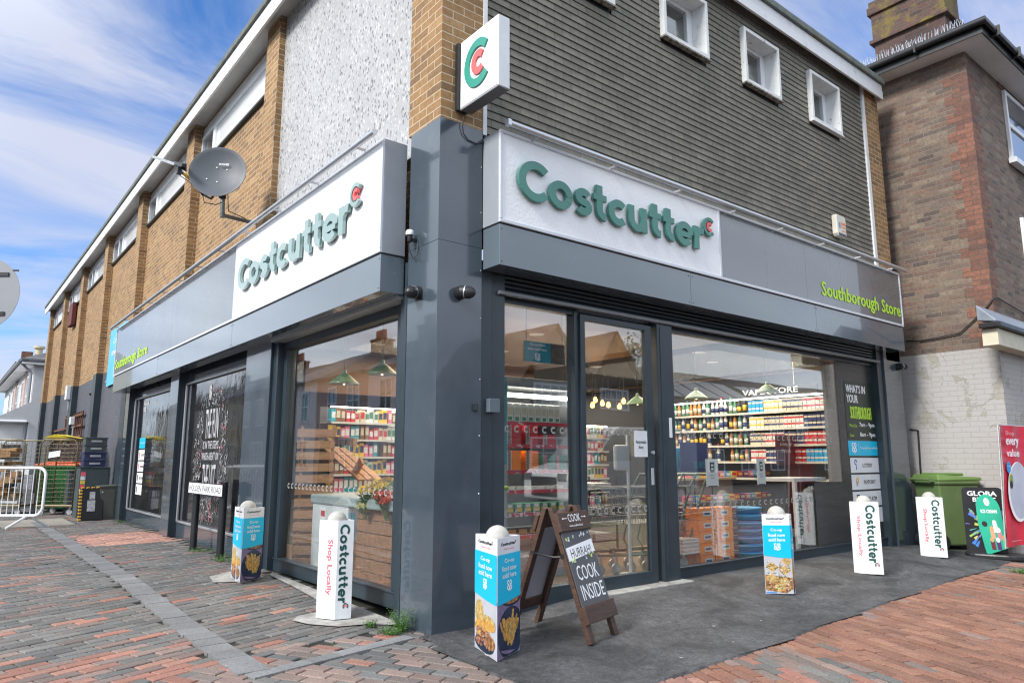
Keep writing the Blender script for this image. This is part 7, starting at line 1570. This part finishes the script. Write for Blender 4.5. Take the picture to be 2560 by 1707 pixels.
for (px0, px1, py0, py1, Y, mt, lab) in ((1700, 1772, 1105, 1180, 1.7, 'navy', 'dark blue promotional board behind the glass left of centre'), (1938, 1992, 1086, 1163, 1.5, 'maroon', 'maroon promotional board with white script by the till'), (1690, 1735, 1120, 1175, 1.8, 'blue', 'light blue framed notice beside the navy board')):
    a, b_ = ony(px0, py0, Y), ony(px1, py1, Y); t = thing('promo_board', lab, 'board', tuple(a)); M = MB(); M.box(a.x, b_.x, Y, Y + .01, b_.z, a.z); M.build('panel', pk[mt], t); M = MB(); P = Plane((a.x, Y - .002, b_.z), (1, 0, 0), (0, 0, 1)); w, h = b_.x - a.x, a.z - b_.z
    if mt == 'maroon': P.text(M, 'simply', w * .2, h * .62, w * .6, h * .14, 0, 0); P.text(M, 'drink', w * .25, h * .42, w * .5, h * .13, 0, 0)
    elif mt == 'navy': P.text(M, '2.85', w * .45, h * .15, w * .45, h * .22, 0, 1)
    else: P.rect(M, w * .1, w * .9, h * .15, h * .85, 0, 1); P.rect(M, w * .25, w * .75, h * .3, h * .7, .001, 0)
    M.build('print', [MT['pwhite'], pk['teal']], t)
    M = MB(); M.tube([((a.x + b_.x) / 2, Y + .02, b_.z), ((a.x + b_.x) / 2, Y + .02, FL)], .008, 6); M.build('stand', MT['black'], t)
# multipacks and tubs stacked against the glass
def pack_at(px0, px1, py, Y): a = ony(px0, py, Y); b_ = ony(px1, py, Y); return a.x, b_.x
YW = .38
x0, x1 = pack_at(1753, 1840, 1400, YW); hz = (zat((x0 + x1) / 2, YW, 1268) - FL) / 5; w_ = (x1 - x0) / 2.0
def multipack(wd_, dp, h):
    def f(M):
        n_ = 3
        for i in range(n_): M.rev([(wd_ / n_ / 2 * .9, .0), (wd_ / n_ / 2, .012), (wd_ / n_ / 2, h - .014), (wd_ / n_ / 2 * .9, h - .002), (0, h - .002)], (-wd_ / 2 + wd_ / n_ * (i + .5), -dp / 2 + wd_ / n_ / 2, 0), 12, m=0)
        M.box(-wd_ / 2 + .004, wd_ / 2 - .004, -dp / 2 + .012, dp / 2, .004, h - .004, 0)
        M.poly([(-wd_ * .30, -dp / 2 - .002, h * .3), (wd_ * .16, -dp / 2 - .002, h * .3), (wd_ * .16, -dp / 2 - .002, h * .75), (-wd_ * .30, -dp / 2 - .002, h * .75)], 1)
        M.poly([(-wd_ * .24, -dp / 2 - .003, h * .42), (wd_ * .10, -dp / 2 - .003, h * .42), (wd_ * .10, -dp / 2 - .003, h * .62), (-wd_ * .24, -dp / 2 - .003, h * .62)], 2)
    return f
goods('orange_multipack', multipack(w_ * .97, .2, hz * .985), [pk['orange'], pk['white'], pk['navy']], [(x0 + w_ * (i + .5), YW + .1, FL + .002 + j * hz) for i in range(2) for j in range(5)], 'shrink wrapped orange can multipack stacked behind the glass', 'multipack', 'orange multipacks stacked behind the glass')
a0, a1 = pack_at(1700, 1753, 1400, YW + .22); goods('maroon_multipack', multipack((a1 - a0) * .97, .2, hz * .985), [pk['maroon'], pk['pink'], pk['white']], [((a0 + a1) / 2, YW + .32, FL + .002 + j * hz) for j in range(5)], 'shrink wrapped maroon can multipack stacked beside the orange ones', 'multipack', 'maroon multipacks behind the glass')
def tub(r, h):
    def f(M): M.rev([(r * .86, 0), (r * .95, h * .78), (r * 1.0, h * .80), (r * 1.0, h * .96), (r * .9, h * .985), (0, h * .985)], (0, 0, 0), 18, m=0); M.rev([(r * .885, h * .2), (r * .925, h * .6)], (0, 0, 0), 18, m=1)
    return f
ht = (zat(ony(1890, 1390, YW).x, YW, 1268) - FL) / 7
a0, a1 = pack_at(1868, 1915, 1395, YW); goods('blue_tub', tub((a1 - a0) / 2, ht), [pk['blue'], pk['navy']], [((a0 + a1) / 2, YW + .12, FL + j * ht + .002) for j in range(7)], 'light blue round sweet tub in the stack behind the glass', 'tub', 'blue tubs stacked behind the glass', smooth=True)
b0, b1 = pack_at(1838, 1872, 1395, YW + .1); goods('purple_tub', tub((b1 - b0) / 2 + .02, ht), [pk['purple'], pk['cream']], [((b0 + b1) / 2, YW + .26, FL + j * ht + .002) for j in range(7)] + [(a1 + .10, YW + .22, FL + j * ht + .002) for j in range(6)] + [(a1 + .34, YW + .26, FL + j * ht + .002) for j in range(5)], 'purple round sweet tub in the stacks behind the glass', 'tub', 'purple tubs stacked behind the glass', smooth=True)
for (px, pyt, pyb, w, lab) in ((1779, 1147, 1216, .22, 'left white price card on a thin black stand behind the glass'), (1901, 1146, 1211, .17, 'right white price card on a thin black stand behind the glass')):
    p = ony(px, pyt, .30); q = ony(px, pyb, .30); t = thing('price_stand', lab, 'price card', (p.x, .30, FL)); M = MB(); P = Plane((p.x - w / 2, .298, q.z), (1, 0, .0), (0, 0, 1)); h = p.z - q.z; P.slab(M, 0, w, 0, h, -.006, 0, 0); P.rect(M, w * .32, w * .68, h * .52, h * .88, .001, 1); P.rect(M, w * .40, w * .60, h * .60, h * .68, .002, 0); P.rect(M, w * .40, w * .60, h * .73, h * .81, .002, 0); P.text(M, 'MULTI', w * .3, h * .38, w * .4, h * .06, .001, 1); P.text(M, 'PACK', w * .36, h * .28, w * .28, h * .06, .001, 1); P.rect(M, w * .1, w * .9, .0, h * .03, .001, 1); M.build('card', [MT['pwhite'], MT['ink']], t)
    M = MB(); M.tube([(p.x, .31, FL), (p.x, .31, q.z)], .006, 6); M.rev([(.09, 0), (.09, .01), (0, .012)], (p.x, .31, FL), 16); M.build('stand', MT['black'], t)
# nested trolleys
MT['chrome'] = mat('chrome_wire', (.30, .32, .33), .35, metal=.8, var=.03); MT['trgreen'] = mat('trolley_green', (.02, .07, .055), .4)
def trolley():
    t = thing('shopping_trolley', 'wire shopping trolley with green handle frame nested inside the door', 'trolley', (0, 0, 0), 0, 'nested shopping trolleys'); M = MB()
    def bp(u, v, w): return (u, (-.19 + .02 * w) * (1 if v == 0 else 1) + v * (.38 - .04 * w) + 0, .42 + w)   # u along, v across, w up
    for s_ in (0, 1):
        for q in range(8): M.tube([(-.30 + .0 + q * .085, -.2 + .4 * s_, .50 - .0), (-.34 + q * .1, -.24 + .48 * s_, .86)], .003, 4, cap=False)
        for q in range(5): M.tube([(-.30 - .01 * q, -.2 - .01 * q + (.4 + .02 * q) * s_, .50 + .09 * q), (.30 + .03 * q, -.17 - .01 * q + (.34 + .02 * q) * s_, .50 + .09 * q)], .003, 4, cap=False)
    for q in range(9): M.tube([(-.30 + q * .075, -.2, .50), (-.30 + q * .075, .2, .50)], .003, 4, cap=False)
    for q in range(5): M.tube([(.30 + .03 * q, -.17, .50 + .09 * q), (.30 + .03 * q, .17, .50 + .09 * q)], .004, 4, cap=False)
    for q in range(8): M.tube([(.30, -.17 + q * .05, .50), (.42, -.19 + q * .055, .86)], .003, 4, cap=False)
    M.tube([(-.36, -.24, .87), (.43, -.2, .87), (.43, .2, .87), (-.36, .24, .87), (-.36, -.24, .87)], .006, 6, cap=False)
    M.build('basket', MT['chrome'], t, smooth=True); M = MB()
    for s_ in (-1, 1): M.tube([(-.50, s_ * .24, 1.0), (-.42, s_ * .24, .9), (-.20, s_ * .20, .30), (-.30, s_ * .22, .17), (.42, s_ * .15, .20)], .012, 6)
    M.tube([(-.50, -.25, 1.0), (-.50, .25, 1.0)], .015, 8); M.build('frame', MT['trgreen'], t, smooth='auto')
    for x, y in ((-.28, -.22), (-.28, .22), (.40, -.15), (.40, .15)): M = MB(); M.rev([(.015, -.012), (.055, -.012), (.055, .012), (.015, .012)], (x, y, .055), 14, (0, 1, 0)); M.bar((x, y, .08), (x, y, .19), .02, .035); M.build('castor', MT['galv'], t, smooth='auto')
    return t
tr = trolley(); p0 = onz(1600, 1428, FL); ang = R(-8)
for i in range(4):
    o = tr if i == 0 else dup(tr, (0, 0, 0)); o.location = (p0.x - .12 + i * .21, p0.y + .15 - i * .02, FL); o.rotation_euler = (0, 0, math.pi + ang)
# news rack, freestanding shelves and signs in the aisle
nr = onz(1490, 1395, FL); t = thing('newspaper_rack', 'low wheeled rack of newspapers seen through the door', 'rack', (nr.x, nr.y + .2, FL)); M = MB()
for z in (.2, .5, .8): M.box(nr.x - .35, nr.x + .4, nr.y, nr.y + .5, FL + z - .02, FL + z)
for (a, b_) in ((-.35, 0), (.38, 0), (-.35, .48), (.38, .48)): M.box(nr.x + a, nr.x + a + .02, nr.y + b_, nr.y + b_ + .02, FL + .05, FL + .95)
M.build('frame', MT['black'], t)
for (a, b_) in ((-.3, .05), (.34, .05)): M = MB(); M.rev([(.01, -.015), (.05, -.015), (.05, .015), (.01, .015)], (nr.x + a, nr.y + b_, FL + .05), 14, (0, 1, 0)); M.build('castor', MT['galv'], t, smooth='auto')
goods('newspaper_pile', lambda M: [M.box(-.14 + .003 * (q % 3), .14 + .004 * (q % 2), -.2, .2, q * .009, q * .009 + .007, q % 2) for q in range(9)], [MT['card'], mat('newsprint', (.4, .38, .35), .8, var=.3, vs=40)], [(nr.x - .17 + .33 * i, nr.y + .22, FL + z) for i in range(2) for z in (.2, .5, .8)], 'pile of folded newspapers on the wheeled rack', 'newspapers', 'newspaper piles on the rack')
np_ = onz(1720, 1405, FL); goods('newspaper_bundle', lambda M: [M.box(-.16, .16, -.1, .1, q * .02, q * .02 + .017, q % 2) for q in range(8)], [MT['card'], mat('newsprint2', (.48, .46, .44), .8, var=.3, vs=30)], [(ony(1722, 1380, .45).x, .50, FL + .16)], 'bundle of newspapers leaning behind the glass left of the multipacks', 'newspapers', None)
if True:
    for o in list(COL.objects):
        if o.name.startswith('newspaper_bundle') and 'group' in o: del o['group']
for i, (x0_, x1_, Y, lab) in enumerate(((4.9, 6.3, 5.2, 'lit shelving of small packets far inside beyond the door'), (6.35, 7.75, 5.6, 'tall shelving of bottles far inside beyond the door'), (3.6, 4.8, 7.6, 'tall lit chiller at the back left of the shop'), (ony(826, 1100, 7.0).x, ony(1000, 1100, 7.0).x, 7.0, 'tall lit chiller seen behind the crates in the flower window'))):
    top = 1.95 if i < 2 else 2.2
    t_, zq = shelf_unit('gondola_shelving', lab, x0_, x1_, Y, Y + .5, FL, top, 7, MT['inner'], MT['alu_paint'], MT['edgew'] if i else MT['strip_red'], True, 'y')
    cc_ = [('cream', 'red'), ('white', 'green'), ('yellow', 'navy'), ('pink', 'white'), ('teal', 'white'), ('brown', 'cream'), ('red', 'white')]
    S_ = {k_: [] for k_ in range(7)}
    for r_, z in enumerate(zq):
        x = x0_ + .06; 
        while x < x1_ - .05: S_[(int(x * 5 + r_ * 2.3)) % 7].append((x, Y + .10, z)); x += .092
    for k_, (a_, b__) in enumerate(cc_):
        if S_[k_]: goods('grocery_pack', boxb(.084, .12, .20 + .018 * (k_ % 3), [(.1, .9, .3, .8, 1)]), [pk[a_], pk[b__]], S_[k_], a_ + ' grocery pack with a ' + b__ + ' front on the ' + ['packet shelving', 'tall far shelving', 'back left chiller', 'chiller behind the crates'][i], 'pack', a_ + ' packs on the ' + ['packet shelving', 'tall far shelving', 'back left chiller', 'chiller behind the crates'][i], vary=True)
# sanitiser stand just inside the door
p = onz(1577, 1436, FL); t = thing('sanitiser_stand', 'white upright stand with a rounded dispenser panel just inside the door', 'stand', (p.x, p.y, FL)); M = MB(); M.box(p.x - .012, p.x + .012, p.y - .012, p.y + .012, FL, 1.52); M.rev([(.12, 0), (.12, .012), (0, .014)], (p.x, p.y, FL), 20); M.build('post', MT['pvc'], t)
M = MB(); M.box(p.x - .20, p.x - .015, p.y - .03, p.y + .03, zat(p.x, p.y, 1176), zat(p.x, p.y, 1112)); M.build('dispenser', MT['pvc'], t, bevel=.025)
bs = ony(1250, 1222, .55); t = thing('shopping_basket_stack', 'stack of dark baskets with a lime green handle just inside the first pane', 'baskets', (.75, .55, FL)); M = MB(); M.prism([(.72, .42, FL), (.96, .42, FL), (1.0, .42, 1.0), (.70, .42, 1.0)], (0, .35, 0)); M.build('tub', pk['black'], t, bevel=.02)
zb_ = zat(.85, .45, 1218); M = MB(); M.tube([(.70, .40, zb_ - .03), (.78, .36, zb_), (.98, .36, zb_), (1.04, .42, zb_ - .01), (1.04, .66, zb_), (.98, .72, zb_)], .014, 8); M.build('handle', mat('lime_plastic', (.35, .65, .02), .35), t, smooth=True)
# ---- flower window: slatted crates, cold unit and flowers
MT['pw2'] = wood('crate_wood', (.20, .09, .045), (.36, .18, .10), .7, (2, 12, 2))
def slats(M, X, y0, y1, z0, z1, n_, dep=.3, gap=.35):
    h = (z1 - z0) / n_
    for i in range(n_): M.box(X, X + .018, y0, y1, z0 + i * h, z0 + i * h + h * (1 - gap)); M.box(X + dep, X + dep + .018, y0, y1, z0 + i * h, z0 + i * h + h * (1 - gap)); M.box(X + .02, X + dep, y0, y0 + .018, z0 + i * h, z0 + i * h + h * (1 - gap))
    for yy in (y0 + .02, y1 - .06): M.box(X + .02, X + .05, yy, yy + .04, z0, z1)
cq = onz(752, 1418, FL); cq = Vector((max(cq.x, .42), cq.y, FL)); kk = (cq - CAM).dot(VD) / FPX; wT = 94 * kk; hT = zat(cq.x, cq.y, 1064) - FL
fx_ = Vector((cq.x - CAM.x, cq.y - CAM.y, 0)).normalized(); rx_ = Vector((fx_.y, -fx_.x, 0))
t = thing('crate_tower', 'tall stack of open slatted wooden crates at the left of the flower window', 'crates', tuple(cq)); k = 3; hh = hT / k
for q in range(k):
    M = MB()
    for i in range(4):
        z = FL + q * hh + i * hh / 4 + .004
        M.obox((cq.x - rx_.x * wT / 2, cq.y - rx_.y * wT / 2, z), rx_ * wT, fx_ * .018, (0, 0, hh / 4 * .68)); M.obox((cq.x - rx_.x * wT / 2 + fx_.x * .3, cq.y - rx_.y * wT / 2 + fx_.y * .3, z), rx_ * wT, fx_ * .018, (0, 0, hh / 4 * .68)); M.obox((cq.x + rx_.x * wT / 2, cq.y + rx_.y * wT / 2, z), fx_ * .3, rx_ * -.018, (0, 0, hh / 4 * .68))
    for s_ in (-1, 1): o = cq + rx_ * (s_ * (wT / 2 - .04)) + fx_ * .02; M.obox((o.x, o.y, FL + q * hh + .003), rx_ * .03, fx_ * .03, (0, 0, hh - .006))
    M.build('crate', MT['pallet'], t)
yc, yd = .74, onx(886, 1350, .36).y; zt_ = onx(935, 1268, .36).z
for q in range(3):
    h_ = (zt_ - FL) / 3; M = MB(); slats(M, .36, yc, yd, FL + q * h_ + .002, FL + (q + 1) * h_ - .002, 2, .3, .06); t = thing('wooden_crate', ['bottom', 'middle', 'top'][q] + ' brown crate of the stack carrying the flowers', 'crate', (.36, yc, FL + q * h_), 0, 'brown crates under the flowers'); M.build('slats', MT['pw2'], t, bevel=.002)
t = thing('leaning_crate', 'slatted crate tipped over at an angle on top of the crate display', 'crate', tuple(onx(870, 1150, 1.0))); M = MB(); A = onx(815, 1120, 1.0); B = onx(905, 1200, 1.0)
for q in range(3): o = Vector((q * .11, 0, 0)); M.bar(A + o, B + o, .02, .09, (1, 0, 0)); 
M.bar(onx(835, 1100, 1.02), onx(890, 1105, 1.02), .03, .10); M.bar(onx(885, 1185, 1.02), onx(905, 1150, 1.02), .03, .1); M.bar(onx(812, 1180, 1.05), onx(812, 1100, 1.05), .28, .03, (1, 0, 0)); M.build('slats', MT['pallet'], t)
yu0, yu1 = onx(866, 1400, .30).y, onx(776, 1400, .30).y; zu = onx(820, 1262, .30).z; t = thing('serve_over_unit', 'pale cold unit with rounded top and white side panel behind the glass', 'unit', (.3, yu0, FL))
M = MB(); M.box(.30, .34, yu0, yu1, FL, zu); M.box(.35, .75, yu0, yu1, FL, zu); M.build('side_panel', MT['card'], t, bevel=.004)
M = MB(); M.box(.28, .8, 1.02, yu1 + .04, zu + .003, zu + .10); M.build('top', mat('pale_blue_grey', (.36, .43, .45), .35), t, bevel=.02)
M = MB(); P = Plane((.298, yu1, FL), (0, -1, 0), (0, 0, 1)); P.rect(M, .2, .34, zu - FL - .35, zu - FL - .03, 0, 1); 
for q in range(3): P.rect(M, .22, .32, zu - FL - .12 - q * .1, zu - FL - .06 - q * .1, .001, 2 + q % 2)
M.build('notices', [MT['pwhite'], MT['pwhite'], pk['red'], pk['blue']], t)
def flowers(label, p, col, seed, n_=16, r=.14, h=.22):
    rd = random.Random(seed); t = thing('flower_bunch', label, 'flowers', tuple(p), 0); M = MB(); G_ = MB()
    for q in range(n_):
        a = rd.uniform(0, 6.28); rr = r * math.sqrt(rd.random()); c = p + Vector((math.cos(a) * rr, math.sin(a) * rr, h * rd.uniform(.75, 1.1))); G_.tube([p + Vector((math.cos(a) * rr * .2, math.sin(a) * rr * .2, 0)), c], .003, 4, cap=False)
        up = Vector((math.cos(a) * .6, math.sin(a) * .6, 1)).normalized(); u = up.cross(Vector((0, 1, .2))).normalized(); v = up.cross(u)
        for k_ in range(9):
            b_ = k_ * .698; d = u * math.cos(b_) + v * math.sin(b_); s1 = u * math.cos(b_ + .35) + v * math.sin(b_ + .35); M.poly([c, c + d * .038 + up * .014, c + d * .052 + s1 * .014 + up * .003, c + s1 * .036 + up * .016], 0)
            M.poly([c, c + d * .014 + up * .014, c + s1 * .02 + up * .02], 0)
        M.rev([(.008, 0), (.006, .008), (0, .01)], c + up * .004, 6, tuple(up), 1)
        for k_ in range(3): b_ = rd.uniform(0, 6.28); d = Vector((math.cos(b_), math.sin(b_), .3)); e = p + (c - p) * rd.uniform(.4, .8); G_.poly([e, e + d * .03 + Vector((0, 0, .01)), e + d * .06, e + d * .03 - Vector((0, 0, .01))])
    M.build('blooms', [col, pk['amber']], t); G_.build('stems', MT['leaf'], t)
    M = MB(); M.rev([(.02, 0), (.045, .06), (.09, h * .72), (.10, h * .75)], p, 14); M.build('wrapper', MT['film'], t, smooth='auto')
MT['film'] = glass('cellophane', (.9, .93, .92), 1.6)
yl = mat('petal_yellow', (.75, .50, .01), .6, var=.2); cr_ = mat('petal_coral', (.70, .09, .06), .6, var=.25)
flowers('yellow flower bunch at the left on the crates', onx(925, 1278, .33) , yl, 1); flowers('yellow flower bunch near the pillar in the window', onx(958, 1268, .36), yl, 2, 14, .12, .24); flowers('coral flower bunch at the window corner', onx(968, 1300, .31), cr_, 3, 20, .12); flowers('small pale flower bunch under the yellow ones', onx(912, 1298, .30), mat('petal_cream', (.65, .6, .2), .6), 4, 10, .07, .16)
# small coloured spill of packaging: nothing else
